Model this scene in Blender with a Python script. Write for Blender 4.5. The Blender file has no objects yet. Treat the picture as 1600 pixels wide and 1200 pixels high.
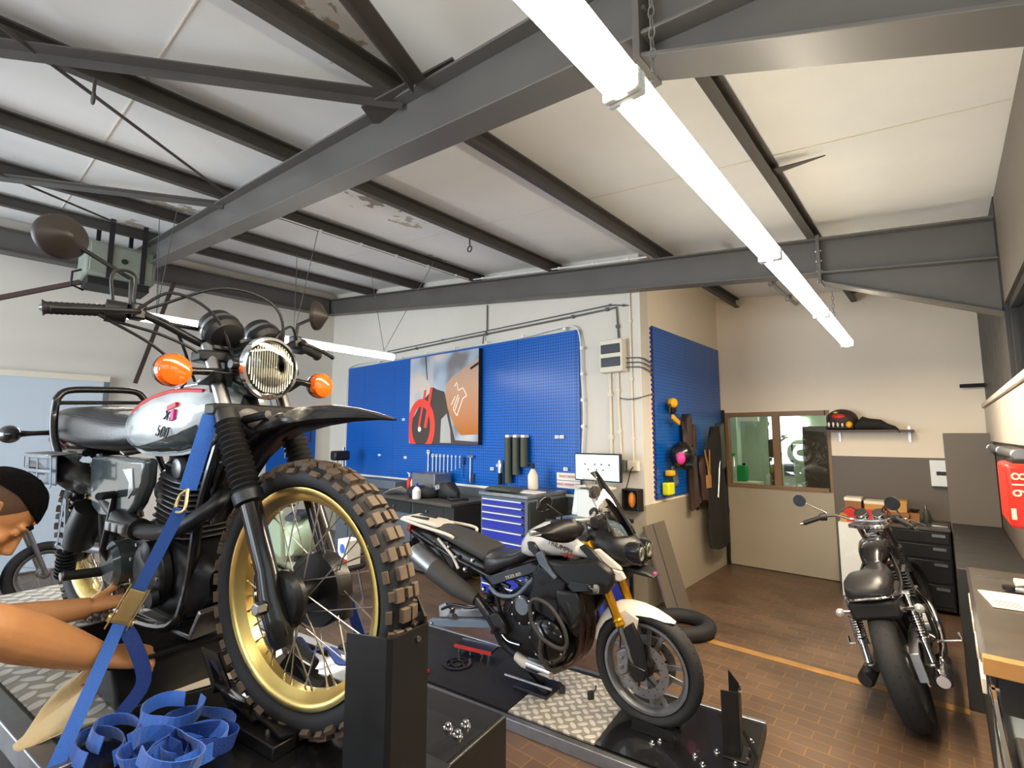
import bpy, bmesh, math, random
from mathutils import Vector, Matrix
sc = bpy.context.scene
C = sc.collection
PI = math.pi
def S(r, g, b):
    f = lambda c: (c/255/12.92) if c/255 <= .04045 else ((c/255+.055)/1.055)**2.4
    return (f(r), f(g), f(b), 1)
# ---------------- camera ----------------
cam = bpy.data.cameras.new('camera'); camo = bpy.data.objects.new('camera', cam); C.objects.link(camo)
cam.sensor_width = 36; cam.lens = 757/1600*36; cam.clip_start = .02; cam.clip_end = 100
camo.location = (0, 0, 1.75)
YAW = math.radians(41.5647); PITCH = math.radians(6.0326)
camo.rotation_euler = (PI/2+PITCH, 0, YAW)
sc.camera = camo
# ---------------- view, world, daylight ----------------
sc.view_settings.view_transform = 'Standard'; sc.view_settings.look = 'None'
sc.view_settings.exposure = 0.6; sc.view_settings.gamma = 1.0; sc.view_settings.use_curve_mapping = False
w = bpy.data.worlds.new('world'); sc.world = w; w.use_nodes = True
w.node_tree.nodes['Background'].inputs[0].default_value = (.75, .86, 1, 1)
w.node_tree.nodes['Background'].inputs[1].default_value = 1.0
def area(name, loc, rot, sx, sy, power, col):
    l = bpy.data.lights.new(name, 'AREA'); l.shape = 'RECTANGLE'; l.size = sx; l.size_y = sy; l.energy = power; l.color = col
    o = bpy.data.objects.new(name, l); o.location = loc; o.rotation_euler = rot; C.objects.link(o); return o
# daylight entering through the wide open gate and the window band in the back wall, behind the camera
area('gate_daylight', (-6.2, -6.05, 1.75), (PI/2, 0, 0), 4.6, 3.3, 410, (.80, .90, 1))
area('window_daylight', (-1.4, -6.05, 2.2), (PI/2, 0, 0), 3.0, 1.5, 60, (.88, .94, 1))
area('side_window_daylight', (.75, 2.2, 2.5), (0, PI/2, 0), .7, 8.0, 8, (.9, .95, 1))
# fluorescent tubes spread their light from their open undersides
area('tube_light_near', (-.56, 3.0, 2.545), (0, 0, 0), .16, 4.6, 108, (1, .80, .56))
area('tube_light_far', (-5.2, 2.3, 2.70), (0, 0, 0), .10, 3.0, 30, (1, .95, .88))
area('office_lamp', (-1.2, 8.6, 2.62), (0, 0, 0), 2.0, 1.2, 20, (.9, 1, .88))

# ---------------- materials ----------------
MATS = {}
def mat(name, col, rough=.5, metal=0, noise=0, nscale=8, bump=0, bscale=40, coat=0, emit=None, estr=0, trans=0, ior=1.45, alpha=1, spec=.5, sheen=0):
    m = bpy.data.materials.new(name); m.use_nodes = True; nt = m.node_tree; b = nt.nodes['Principled BSDF']
    b.inputs['Base Color'].default_value = col; b.inputs['Roughness'].default_value = rough; b.inputs['Metallic'].default_value = metal
    b.inputs['Coat Weight'].default_value = coat; b.inputs['Transmission Weight'].default_value = trans; b.inputs['IOR'].default_value = ior
    b.inputs['Alpha'].default_value = alpha; b.inputs['Specular IOR Level'].default_value = spec; b.inputs['Sheen Weight'].default_value = sheen
    if emit: b.inputs['Emission Color'].default_value = emit; b.inputs['Emission Strength'].default_value = estr
    tc = nt.nodes.new('ShaderNodeTexCoord')
    if noise:
        n = nt.nodes.new('ShaderNodeTexNoise'); n.inputs['Scale'].default_value = nscale; n.inputs['Detail'].default_value = 5
        nt.links.new(tc.outputs['Object'], n.inputs['Vector'])
        mx = nt.nodes.new('ShaderNodeMixRGB'); mx.blend_type = 'MULTIPLY'; mx.inputs[0].default_value = noise
        mx.inputs[1].default_value = col
        cr = nt.nodes.new('ShaderNodeValToRGB'); cr.color_ramp.elements[0].position = .3; cr.color_ramp.elements[0].color = (.35, .35, .35, 1)
        cr.color_ramp.elements[1].position = .65; cr.color_ramp.elements[1].color = (1, 1, 1, 1)
        nt.links.new(n.outputs['Fac'], cr.inputs[0]); nt.links.new(cr.outputs[0], mx.inputs[2]); nt.links.new(mx.outputs[0], b.inputs['Base Color'])
        mr = nt.nodes.new('ShaderNodeMapRange'); mr.inputs['To Min'].default_value = max(0, rough-.1); mr.inputs['To Max'].default_value = min(1, rough+.1)
        nt.links.new(n.outputs['Fac'], mr.inputs[0]); nt.links.new(mr.outputs[0], b.inputs['Roughness'])
    if bump:
        n2 = nt.nodes.new('ShaderNodeTexNoise'); n2.inputs['Scale'].default_value = bscale; n2.inputs['Detail'].default_value = 4
        nt.links.new(tc.outputs['Object'], n2.inputs['Vector'])
        bp = nt.nodes.new('ShaderNodeBump'); bp.inputs['Strength'].default_value = bump; bp.inputs['Distance'].default_value = .01
        nt.links.new(n2.outputs['Fac'], bp.inputs['Height']); nt.links.new(bp.outputs[0], b.inputs['Normal'])
    MATS[name] = m; return m
M = MATS
mat('white_wall', S(214, 208, 197), .85, noise=.06, nscale=1.2, bump=.06, bscale=60)
mat('lamp_warmed_wall', S(242, 228, 206), .85, noise=.05, nscale=1.2, bump=.06, bscale=60)  # end and side walls: warm lamp light put into the paint colour
mat('grey_wainscot', S(172, 162, 142), .55, noise=.12, nscale=2, bump=.05)
mat('dark_grey_paint', S(104, 96, 88), .55, noise=.1, nscale=2)
mat('beam', S(94, 91, 87), .42, noise=.18, nscale=2.5, bump=.04, bscale=15)
mat('purlin', S(80, 76, 72), .55, noise=.3, nscale=5)
mat('rust_brown', S(72, 52, 46), .7, noise=.3)
mat('black_paint', S(20, 20, 22), .22, coat=.3)
mat('black_satin', S(24, 24, 25), .38, noise=.12, nscale=20)
mat('black_matt', S(26, 26, 27), .6, noise=.15, nscale=12)
mat('black_plastic', S(30, 30, 32), .48, bump=.05, bscale=300)
mat('rubber', S(36, 37, 40), .72, noise=.25, nscale=14, bump=.05)
mat('knob_rubber_glare', S(92, 77, 63), .7, noise=.3, nscale=40)  # tan is warm light glare put into the colour of dark tread rubber
mat('gold', S(222, 194, 118), .30, metal=1, noise=.12, nscale=12)
mat('gold_fork', S(214, 158, 40), .28, metal=.9)
mat('chrome', S(228, 228, 230), .10, metal=1)
mat('steel', S(168, 168, 168), .32, metal=1, noise=.25, nscale=25)
mat('alloy', S(150, 152, 156), .42, metal=.9, noise=.25, nscale=18)
mat('dark_alloy', S(64, 66, 70), .42, metal=.8, noise=.3, nscale=18)
mat('engine_black', S(26, 27, 29), .36, metal=.3, noise=.3, nscale=20)
mat('spoke_steel', S(190, 186, 176), .28, metal=1)
mat('silver_paint', S(214, 222, 226), .2, coat=.8, metal=.15)
mat('white_paint', S(238, 234, 226), .18, coat=.8)
mat('grey_paint', S(66, 76, 78), .16, coat=.6)
mat('bluegrey_plastic', S(104, 116, 130), .4)
mat('red_stripe', S(200, 40, 44), .3)
mat('red_plastic', S(205, 46, 32), .4, noise=.15)
mat('seat_vinyl', S(40, 40, 42), .30, bump=.12, bscale=180)
mat('seat_grey', S(62, 60, 58), .62, bump=.15, bscale=250)
mat('orange_lens', S(255, 104, 10), .12, coat=1, spec=.6, emit=S(255, 90, 5), estr=.0)
mat('lens_glass', S(245, 248, 245), .04, trans=.85, ior=1.35, coat=.3)
mat('reflector', S(235, 230, 215), .12, metal=1, bump=.5, bscale=22)
mat('bulb_glass', S(220, 222, 220), .1, metal=.6)
mat('blue_strap', S(42, 100, 196), .6, bump=.3, bscale=260, sheen=.3)
mat('blue_strap_dark', S(26, 58, 132), .65, bump=.3, bscale=260)
mat('zinc', S(222, 198, 138), .34, metal=.6, noise=.2, nscale=30)
mat('blue_metal', S(38, 52, 168), .38, coat=.2)
mat('cab_grey', S(98, 108, 116), .45, noise=.08)
mat('cab_dark', S(44, 44, 44), .5, noise=.1)
mat('bench_top', S(80, 76, 70), .4, noise=.35, nscale=6)
mat('wood_edge', S(178, 130, 74), .5, noise=.2)
mat('cardboard', S(196, 146, 80), .8, noise=.15)
mat('cardboard_dark', S(150, 104, 62), .8, noise=.15)
mat('paper', S(236, 232, 220), .7, noise=.05)
mat('cream', S(222, 214, 196), .5, noise=.08)
mat('tan_panel', S(204, 196, 184), .5, noise=.06)
mat('skin', S(212, 150, 98), .5, noise=.1, nscale=10, bump=.06, bscale=90)
mat('hair', S(16, 12, 11), .8, spec=.2, bump=.9, bscale=320)
mat('shirt', S(38, 34, 36), .85, bump=.2)
mat('trousers', S(40, 46, 62), .85, bump=.2)
mat('rag', S(206, 184, 142), .85, noise=.2, nscale=6, bump=.3, bscale=60)
mat('rag_red', S(176, 60, 66), .85)
mat('green_plastic', S(32, 150, 84), .45)
mat('olive', S(74, 80, 66), .6, noise=.2)
mat('heater_grey', S(132, 140, 128), .55, noise=.15)
mat('cable', S(92, 92, 92), .6)
mat('white_cable', S(222, 222, 222), .5)
mat('tube_glow', S(255, 250, 235), .4, emit=(1, .90, .72, 1), estr=19)
mat('tube_glow_far', S(255, 250, 240), .4, emit=(1, .95, .86, 1), estr=13)
mat('office_glow', S(240, 255, 240), .4, emit=(.92, 1, .92, 1), estr=4)
mat('screen', S(190, 215, 220), .3, emit=S(176, 208, 216), estr=.75)
mat('screen_pale', S(225, 235, 238), .3, emit=S(222, 234, 236), estr=.75)
mat('screen_ink', S(90, 100, 110), .4)
mat('yellow', S(240, 176, 20), .5)
mat('lime', S(222, 226, 30), .5)
mat('magenta', S(226, 60, 140), .5)
mat('leather_brown', S(64, 46, 38), .6, noise=.3)
mat('dark_cloth', S(38, 35, 33), .85, noise=.3, nscale=9, bump=.3)
mat('brown_frame', S(140, 108, 76), .5, noise=.15)
mat('pale_green_wall', S(198, 208, 186), .8, noise=.06)
mat('brown_board', S(84, 62, 54), .5, noise=.2)
mat('white_gloss', S(230, 234, 232), .25, noise=.04)
mat('grey_door', S(186, 200, 212), .35, noise=.06, nscale=1.5)
mat('red_ink', S(200, 60, 66), .5)
mat('black_ink', S(24, 24, 26), .5)
mat('orange_fruit', S(222, 132, 52), .35)
mat('bottle_white', S(232, 222, 200), .4)
mat('tail_red', S(150, 12, 16), .2, coat=1)
def glass_mat(name, col, rough=0.0, mixf=.86):
    m = bpy.data.materials.new(name); m.use_nodes = True; nt = m.node_tree
    for n in list(nt.nodes): nt.nodes.remove(n)
    o = nt.nodes.new('ShaderNodeOutputMaterial'); t = nt.nodes.new('ShaderNodeBsdfTransparent'); g = nt.nodes.new('ShaderNodeBsdfGlossy')
    t.inputs[0].default_value = col; g.inputs['Roughness'].default_value = rough
    fr = nt.nodes.new('ShaderNodeFresnel'); fr.inputs[0].default_value = 1.5
    ad = nt.nodes.new('ShaderNodeMath'); ad.operation = 'MULTIPLY_ADD'; ad.inputs[1].default_value = 1.0; ad.inputs[2].default_value = max(0, .9-mixf)
    mx = nt.nodes.new('ShaderNodeMixShader'); nt.links.new(fr.outputs[0], ad.inputs[0]); nt.links.new(ad.outputs[0], mx.inputs[0])
    nt.links.new(t.outputs[0], mx.inputs[1]); nt.links.new(g.outputs[0], mx.inputs[2]); nt.links.new(mx.outputs[0], o.inputs[0])
    MATS[name] = m; return m
glass_mat('pane_glass', (.92, .97, .93, 1))
glass_mat('screen_tint', (.80, .76, .73, 1), .02, .84)
glass_mat('clear_lens', (.96, .97, .95, 1), .02, .88)
def nmat(name, build):
    m = bpy.data.materials.new(name); m.use_nodes = True; nt = m.node_tree; b = nt.nodes['Principled BSDF']
    tc = nt.nodes.new('ShaderNodeTexCoord'); build(nt, b, tc); MATS[name] = m; return m
def node(nt, t, **kw):
    n = nt.nodes.new(t)
    for k, v in kw.items():
        if k.startswith('i_'):
            key = k[2:]; n.inputs[int(key) if key.isdigit() else key.replace('_', ' ')].default_value = v
        else: setattr(n, k, v)
    return n
def math_(nt, op, a, b=None, c=None):
    n = nt.nodes.new('ShaderNodeMath'); n.operation = op
    for i, v in enumerate((a, b, c)):
        if v is None: continue
        if isinstance(v, (int, float)): n.inputs[i].default_value = v
        else: nt.links.new(v, n.inputs[i])
    return n.outputs[0]
def f_floor(nt, b, tc):
    mp = node(nt, 'ShaderNodeMapping'); nt.links.new(tc.outputs['Object'], mp.inputs[0])
    br = node(nt, 'ShaderNodeTexBrick', offset=.5); nt.links.new(mp.outputs[0], br.inputs[0])
    br.inputs['Scale'].default_value = 1; br.inputs['Brick Width'].default_value = .20; br.inputs['Row Height'].default_value = .10
    br.inputs['Mortar Size'].default_value = .0035; br.inputs['Mortar Smooth'].default_value = .5
    br.inputs['Color1'].default_value = S(108, 85, 68); br.inputs['Color2'].default_value = S(94, 75, 60); br.inputs['Mortar'].default_value = S(142, 104, 62)
    n = node(nt, 'ShaderNodeTexNoise', i_Scale=1.7, i_Detail=6.0); nt.links.new(tc.outputs['Object'], n.inputs[0])
    cr = node(nt, 'ShaderNodeValToRGB'); cr.color_ramp.elements[0].position = .35; cr.color_ramp.elements[0].color = (.5, .5, .5, 1); cr.color_ramp.elements[1].position = .65
    nt.links.new(n.outputs[0], cr.inputs[0])
    mx = node(nt, 'ShaderNodeMixRGB', blend_type='MULTIPLY', i_0=.8); nt.links.new(br.outputs[0], mx.inputs[1]); nt.links.new(cr.outputs[0], mx.inputs[2])
    nt.links.new(mx.outputs[0], b.inputs['Base Color']); b.inputs['Roughness'].default_value = .42
    bp = node(nt, 'ShaderNodeBump', i_Strength=.25, i_Distance=.004); bp.invert = True
    nt.links.new(br.outputs['Fac'], bp.inputs['Height']); nt.links.new(bp.outputs[0], b.inputs['Normal'])
nmat('floor_tiles', f_floor)
def f_peg(nt, b, tc, plane='XZ'):
    sp = node(nt, 'ShaderNodeSeparateXYZ'); nt.links.new(tc.outputs['Object'], sp.inputs[0])
    u = sp.outputs[0 if plane == 'XZ' else 1]; v = sp.outputs[2]
    s = 1/.038
    fu = math_(nt, 'SUBTRACT', math_(nt, 'FRACT', math_(nt, 'MULTIPLY', u, s)), .5); fv = math_(nt, 'SUBTRACT', math_(nt, 'FRACT', math_(nt, 'MULTIPLY', v, s)), .5)
    d = math_(nt, 'ADD', math_(nt, 'MULTIPLY', fu, fu), math_(nt, 'MULTIPLY', fv, fv))
    hole = math_(nt, 'LESS_THAN', d, .045)
    seam = math_(nt, 'LESS_THAN', math_(nt, 'ABSOLUTE', math_(nt, 'SUBTRACT', math_(nt, 'FRACT', math_(nt, 'MULTIPLY', u, 1/.9)), .5)), .004)
    mk = math_(nt, 'MAXIMUM', hole, seam)
    mx = node(nt, 'ShaderNodeMixRGB'); nt.links.new(mk, mx.inputs[0]); mx.inputs[1].default_value = S(8, 94, 186); mx.inputs[2].default_value = S(8, 24, 66)
    nt.links.new(mx.outputs[0], b.inputs['Base Color']); b.inputs['Roughness'].default_value = .3
    bp = node(nt, 'ShaderNodeBump', i_Strength=.4, i_Distance=.003); bp.invert = True; nt.links.new(mk, bp.inputs['Height']); nt.links.new(bp.outputs[0], b.inputs['Normal'])
nmat('pegboard', f_peg)
nmat('pegboard_side', lambda nt, b, tc: f_peg(nt, b, tc, 'YZ'))
def f_check(nt, b, tc):
    sp = node(nt, 'ShaderNodeSeparateXYZ'); nt.links.new(tc.outputs['Object'], sp.inputs[0])
    out = []
    for k, (off, sg) in enumerate(((0, 1), (.5, -1))):
        s = 1/.085
        fu = math_(nt, 'SUBTRACT', math_(nt, 'FRACT', math_(nt, 'ADD', math_(nt, 'MULTIPLY', sp.outputs[0], s), off)), .5)
        fv = math_(nt, 'SUBTRACT', math_(nt, 'FRACT', math_(nt, 'ADD', math_(nt, 'MULTIPLY', sp.outputs[1], s), off)), .5)
        a = math_(nt, 'ADD', fu, math_(nt, 'MULTIPLY', fv, sg)); c = math_(nt, 'SUBTRACT', fu, math_(nt, 'MULTIPLY', fv, sg))
        d = math_(nt, 'ADD', math_(nt, 'MULTIPLY', math_(nt, 'MULTIPLY', a, a), 1/.62**2), math_(nt, 'MULTIPLY', math_(nt, 'MULTIPLY', c, c), 1/.30**2))
        out.append(math_(nt, 'MAXIMUM', math_(nt, 'SUBTRACT', 1, d), 0))
    h = math_(nt, 'MAXIMUM', out[0], out[1]); hh = math_(nt, 'MINIMUM', math_(nt, 'MULTIPLY', h, 2.2), 1)
    n = node(nt, 'ShaderNodeTexNoise', i_Scale=7.0, i_Detail=4.0); nt.links.new(tc.outputs['Object'], n.inputs[0])
    mx = node(nt, 'ShaderNodeMixRGB'); nt.links.new(hh, mx.inputs[0]); mx.inputs[1].default_value = S(176, 170, 160); mx.inputs[2].default_value = S(240, 236, 226)
    nt.links.new(mx.outputs[0], b.inputs['Base Color']); b.inputs['Metallic'].default_value = .45
    mr = node(nt, 'ShaderNodeMapRange'); mr.inputs['To Min'].default_value = .28; mr.inputs['To Max'].default_value = .5; nt.links.new(n.outputs[0], mr.inputs[0]); nt.links.new(mr.outputs[0], b.inputs['Roughness'])
    bp = node(nt, 'ShaderNodeBump', i_Strength=.8, i_Distance=.003); nt.links.new(hh, bp.inputs['Height']); nt.links.new(bp.outputs[0], b.inputs['Normal'])
nmat('checker_plate', f_check)
def f_ceil(nt, b, tc):
    n = node(nt, 'ShaderNodeTexNoise', i_Scale=.8, i_Detail=5.0); nt.links.new(tc.outputs['Object'], n.inputs[0])
    cr = node(nt, 'ShaderNodeValToRGB'); cr.color_ramp.elements[0].position = .3; cr.color_ramp.elements[0].color = S(222, 222, 220); cr.color_ramp.elements[1].position = .7; cr.color_ramp.elements[1].color = S(240, 240, 236)
    nt.links.new(n.outputs[0], cr.inputs[0])
    n2 = node(nt, 'ShaderNodeTexNoise', i_Scale=9.0, i_Detail=8.0); nt.links.new(tc.outputs['Object'], n2.inputs[0])
    cur = cr.outputs[0]
    sp = node(nt, 'ShaderNodeSeparateXYZ'); nt.links.new(tc.outputs['Object'], sp.inputs[0])
    for (x, y, r, col) in ((-3.72, 2.36, .16, (132, 112, 84)), (-3.95, 2.86, .13, (168, 156, 128)), (-4.83, 3.82, .13, (150, 124, 92)), (-6.0, 1.32, .2, (150, 136, 110)), (-2.05, .98, .1, (158, 130, 92)), (-7.3, 1.22, .14, (160, 140, 104))):
        dx = math_(nt, 'SUBTRACT', sp.outputs[0], x); dy = math_(nt, 'SUBTRACT', sp.outputs[1], y)
        d = math_(nt, 'SQRT', math_(nt, 'ADD', math_(nt, 'MULTIPLY', dx, dx), math_(nt, 'MULTIPLY', dy, dy)))
        k = math_(nt, 'SUBTRACT', math_(nt, 'ADD', r, math_(nt, 'MULTIPLY', math_(nt, 'SUBTRACT', n2.outputs[0], .5), 1.1)), d)
        f = node(nt, 'ShaderNodeMapRange'); f.inputs['From Min'].default_value = 0; f.inputs['From Max'].default_value = .05; f.inputs['To Max'].default_value = .8; nt.links.new(k, f.inputs[0])
        mx = node(nt, 'ShaderNodeMixRGB'); nt.links.new(f.outputs[0], mx.inputs[0]); nt.links.new(cur, mx.inputs[1]); mx.inputs[2].default_value = S(*col); cur = mx.outputs[0]
    nt.links.new(cur, b.inputs['Base Color']); b.inputs['Roughness'].default_value = .8
nmat('ceiling_board', f_ceil)

# ---------------- mesh builder ----------------
class MB:
    def __init__(s): s.v = []; s.f = []
    def add(s, vs, fs, m=None):
        o = len(s.v)
        s.v += [tuple(m @ Vector(p)) if m else tuple(p) for p in vs]; s.f += [tuple(i+o for i in f) for f in fs]; return s
    def box(s, x0, x1, y0, y1, z0, z1, m=None):
        vs = [(x, y, z) for x in (x0, x1) for y in (y0, y1) for z in (z0, z1)]
        return s.add(vs, [(0, 1, 3, 2), (4, 6, 7, 5), (0, 4, 5, 1), (2, 3, 7, 6), (0, 2, 6, 4), (1, 5, 7, 3)], m)
    def obox(s, c, size, rot=(0, 0, 0)):
        from mathutils import Euler
        m = Matrix.Translation(c) @ Euler(rot).to_matrix().to_4x4(); a, b, d = [q/2 for q in size]
        return s.box(-a, a, -b, b, -d, d, m)
    def bar(s, p0, p1, w, h, up=(0, 0, 1)):
        p0 = Vector(p0); p1 = Vector(p1); d = p1-p0; L = d.length; d.normalize(); u = Vector(up); r = d.cross(u)
        if r.length < 1e-5: r = d.cross(Vector((1, 0, 0)))
        r.normalize(); u = r.cross(d)
        m = Matrix((d, r, u)).transposed().to_4x4(); m.translation = p0
        return s.box(0, L, -w/2, w/2, -h/2, h/2, m)
    def rings(s, rings, close=False, cap=True):
        n = len(rings[0]); o = len(s.v)
        for r in rings: s.v += [tuple(p) for p in r]
        k = len(rings)
        for i in range(k if close else k-1):
            a = o+i*n; b = o+((i+1) % k)*n
            for j in range(n): s.f.append((a+j, a+(j+1) % n, b+(j+1) % n, b+j))
        if cap and not close:
            s.f.append(tuple(o+j for j in reversed(range(n)))); s.f.append(tuple(o+(k-1)*n+j for j in range(n)))
        return s
    def tube(s, pts, r, n=10, close=False, cap=True):
        pts = [Vector(p) for p in pts]; k = len(pts); rs = r if isinstance(r, (list, tuple)) else [r]*k
        T = []
        for i in range(k):
            a = pts[(i-1) % k] if (close or i > 0) else pts[i]; b = pts[(i+1) % k] if (close or i < k-1) else pts[i]
            t = (b-a); t = t.normalized() if t.length > 1e-9 else Vector((0, 0, 1)); T.append(t)
        u = T[0].orthogonal().normalized(); out = []
        for i in range(k):
            u = (u - T[i]*u.dot(T[i])); u = u.normalized() if u.length > 1e-6 else T[i].orthogonal().normalized()
            v = T[i].cross(u)
            out.append([pts[i]+(u*math.cos(q)+v*math.sin(q))*rs[i] for q in [2*PI*j/n for j in range(n)]])
        return s.rings(out, close, cap)
    def cyl(s, p0, p1, r0, r1=None, n=20): return s.tube([p0, p1], [r0, r0 if r1 is None else r1], n)
    def lathe(s, org, axis, prof, n=32, cap=True, closed=False):
        org = Vector(org); ax = Vector(axis).normalized(); u = ax.orthogonal().normalized(); v = ax.cross(u)
        rg = [[org+ax*h+(u*math.cos(q)+v*math.sin(q))*max(r, 1e-5) for q in [2*PI*j/n for j in range(n)]] for h, r in prof]
        return s.rings(rg, closed, cap)
    def prism(s, poly, y0, y1, ax='y'):
        n = len(poly); mk = {'y': lambda a, b, c: (a, c, b), 'x': lambda a, b, c: (c, a, b), 'z': lambda a, b, c: (a, b, c)}[ax]
        vs = [mk(a, b, y0) for a, b in poly]+[mk(a, b, y1) for a, b in poly]
        fs = [tuple(range(n)), tuple(reversed(range(n, 2*n)))]+[(i, i+n, (i+1) % n+n, (i+1) % n) for i in range(n)]
        return s.add(vs, fs)
    def ball(s, c, r, n=20, m=12):
        r = r if isinstance(r, (tuple, list)) else (r, r, r); c = Vector(c)
        rg = [[(c.x+r[0]*math.sin(t)*math.cos(p), c.y+r[1]*math.sin(t)*math.sin(p), c.z+r[2]*math.cos(t)) for p in [2*PI*j/n for j in range(n)]] for t in [PI*(i+.02)/(m+.04) if i < m else PI*.995 for i in range(m+1)]]
        return s.rings(rg)
    def body(s, secs, n=28, axis='x'):
        # secs: (x, half_width, z_low, z_high, power[, y_centre, flat_bottom])
        rg = []
        for q in secs:
            x, w, z0, z1, p = q[:5]; yc = q[5] if len(q) > 5 else 0; zc = (z0+z1)/2; h = (z1-z0)/2; ring = []
            for j in range(n):
                t = 2*PI*j/n; c, d = math.cos(t), math.sin(t)
                ring.append((x, yc+w*math.copysign(abs(c)**(2/p), c), zc+h*math.copysign(abs(d)**(2/p), d)))
            rg.append(ring)
        return s.rings(rg)
    def ribbon(s, pts, w, nrm, th=.0025):
        pts = [Vector(p) for p in pts]; k = len(pts); rg = []
        for i in range(k):
            t = (pts[min(i+1, k-1)]-pts[max(i-1, 0)]).normalized(); nn = Vector(nrm[i] if isinstance(nrm, list) else nrm)
            sd = t.cross(nn); sd = sd.normalized() if sd.length > 1e-6 else t.orthogonal().normalized(); up = sd.cross(t)
            a, b = sd*w/2, up*th/2; rg.append([pts[i]-a-b, pts[i]+a-b, pts[i]+a+b, pts[i]-a+b])
        return s.rings(rg)
    def build(s, name, m, parent=None, bev=0, smooth=True, sub=0, ang=35, mir=False, solid=0, loc=None):
        me = bpy.data.meshes.new(name)
        vs, fs = s.v, s.f
        if mir:
            o = len(vs); vs = vs+[(x, -y, z) for x, y, z in vs]; fs = fs+[tuple(reversed([i+o for i in f])) for f in fs]
        me.from_pydata([tuple(p) for p in vs], [], fs)
        bm = bmesh.new(); bm.from_mesh(me); bmesh.ops.remove_doubles(bm, verts=bm.verts, dist=1e-6); bmesh.ops.recalc_face_normals(bm, faces=bm.faces); bm.to_mesh(me); bm.free()
        me.materials.append(M[m] if isinstance(m, str) else m)
        if smooth:
            me.polygons.foreach_set('use_smooth', [True]*len(me.polygons)); me.set_sharp_from_angle(angle=math.radians(ang))
        o = bpy.data.objects.new(name, me); C.objects.link(o)
        if parent is not None: o.parent = parent
        if loc: o.location = loc
        if sub: q = o.modifiers.new('sub', 'SUBSURF'); q.levels = sub; q.render_levels = sub
        if bev:
            q = o.modifiers.new('bev', 'BEVEL'); q.width = bev; q.segments = 2; q.limit_method = 'ANGLE'; q.angle_limit = math.radians(40)
        if solid: q = o.modifiers.new('sol', 'SOLIDIFY'); q.thickness = solid; q.offset = 0
        return o
def tag(o, label, cat, group=None, kind=None):
    o['label'] = label; o['category'] = cat
    if group: o['group'] = group
    if kind: o['kind'] = kind
    return o
def thing(name, label, cat, loc=(0, 0, 0), rot=(0, 0, 0), group=None):
    o = bpy.data.objects.new(name, None); o.empty_display_size = .1; C.objects.link(o); o.location = loc; o.rotation_euler = rot
    return tag(o, label, cat, group)
def struct(o): o['kind'] = 'structure'; return o
def copy_tree(o, parent=None):
    c = o.copy(); C.objects.link(c); c.parent = parent
    for ch in list(o.children): copy_tree(ch, c)
    return c
def smoothpts(pts, n=6, close=False):
    P = [Vector(p) for p in pts]; k = len(P); out = []
    for i in range(k if close else k-1):
        p0 = P[(i-1) % k] if (close or i) else P[0]*2-P[1]; p1 = P[i]; p2 = P[(i+1) % k]
        p3 = P[(i+2) % k] if (close or i+2 < k) else P[-1]*2-P[-2]
        for j in range(n):
            t = j/n; out.append(.5*((2*p1)+(p2-p0)*t+(2*p0-5*p1+4*p2-p3)*t*t+(3*p1-p0-3*p2+p3)*t**3))
    if not close: out.append(P[-1])
    return out
def text(name, body, size, m, parent=None, loc=(0, 0, 0), rot=(0, 0, 0), ext=.0015, sx=1, shear=0, align='CENTER'):
    cu = bpy.data.curves.new(name, 'FONT'); cu.body = body; cu.size = size; cu.extrude = ext; cu.align_x = align; cu.align_y = 'CENTER'; cu.shear = shear
    t = bpy.data.objects.new('tmp', cu); C.objects.link(t); dg = bpy.context.evaluated_depsgraph_get(); me = bpy.data.meshes.new_from_object(t.evaluated_get(dg))
    bpy.data.objects.remove(t); me.materials.clear(); me.materials.append(M[m])
    o = bpy.data.objects.new(name, me); C.objects.link(o); o.parent = parent; o.location = loc; o.rotation_euler = rot; o.scale = (sx, 1, 1); return o
# ================= the hall =================
RZ = lambda x: 3.42-.125*x  # underside of the roof
def wallx(name, x0, x1, y0, y1, z0, m, z1=None):
    # wall running along x whose top follows the roof slope
    p = [(x0, z0), (x1, z0), (x1, z1 if z1 else RZ(x1)), (x0, z1 if z1 else RZ(x0))]
    return struct(MB().prism(p, y0, y1).build(name, m, smooth=False))
struct(MB().box(-9.2, .8, -6.2, 7.3, -.12, 0).build('floor', 'floor_tiles', smooth=False))
struct(MB().prism([(-9.2, RZ(-9.2)), (.8, RZ(.8)), (.8, RZ(.8)+.1), (-9.2, RZ(-9.2)+.1)], -6.2, 7.3).build('ceiling', 'ceiling_board', smooth=False))
# joints between the roof boards
for k, y in enumerate((-2.2, .55, 3.25, 6.0)):
    struct(MB().bar((-8.9, y, RZ(-8.9)-.003), (.36, y, RZ(.36)-.003), .007, .004).build('trim_%d' % (k+1), 'cream', smooth=False))
struct(MB().box(-9.1, -8.9, -6.2, 4.9, 0, RZ(-9.1)).build('wall_left', 'white_wall', smooth=False))
wallx('wall_far', -8.9, -2.351, 4.72, 4.9, 0, 'white_wall')
struct(MB().box(-2.53, -2.35, 4.901, 7.11, 0, RZ(-2.35)).build('wall_side', 'lamp_warmed_wall', smooth=False))
wallx('wall_end', -1.05, .36, 7.11, 7.3, 0, 'lamp_warmed_wall')
wallx('wall_end_above', -2.53, -1.0501, 7.11, 7.3, 2.06, 'lamp_warmed_wall').name = 'wall_end'
# wainscots (painted lower walls)
struct(MB().box(-8.9, -2.35, 4.708, 4.72, 0, 1.03).build('trim_5', 'grey_wainscot', smooth=False))
struct(MB().box(-2.35, -2.338, 4.708, 7.11, 0, 1.03).build('trim_6', 'grey_wainscot', smooth=False))
struct(MB().box(-1.05, .36, 7.095, 7.11, 0, 1.5).build('trim_7', 'dark_grey_paint', smooth=False))
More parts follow.
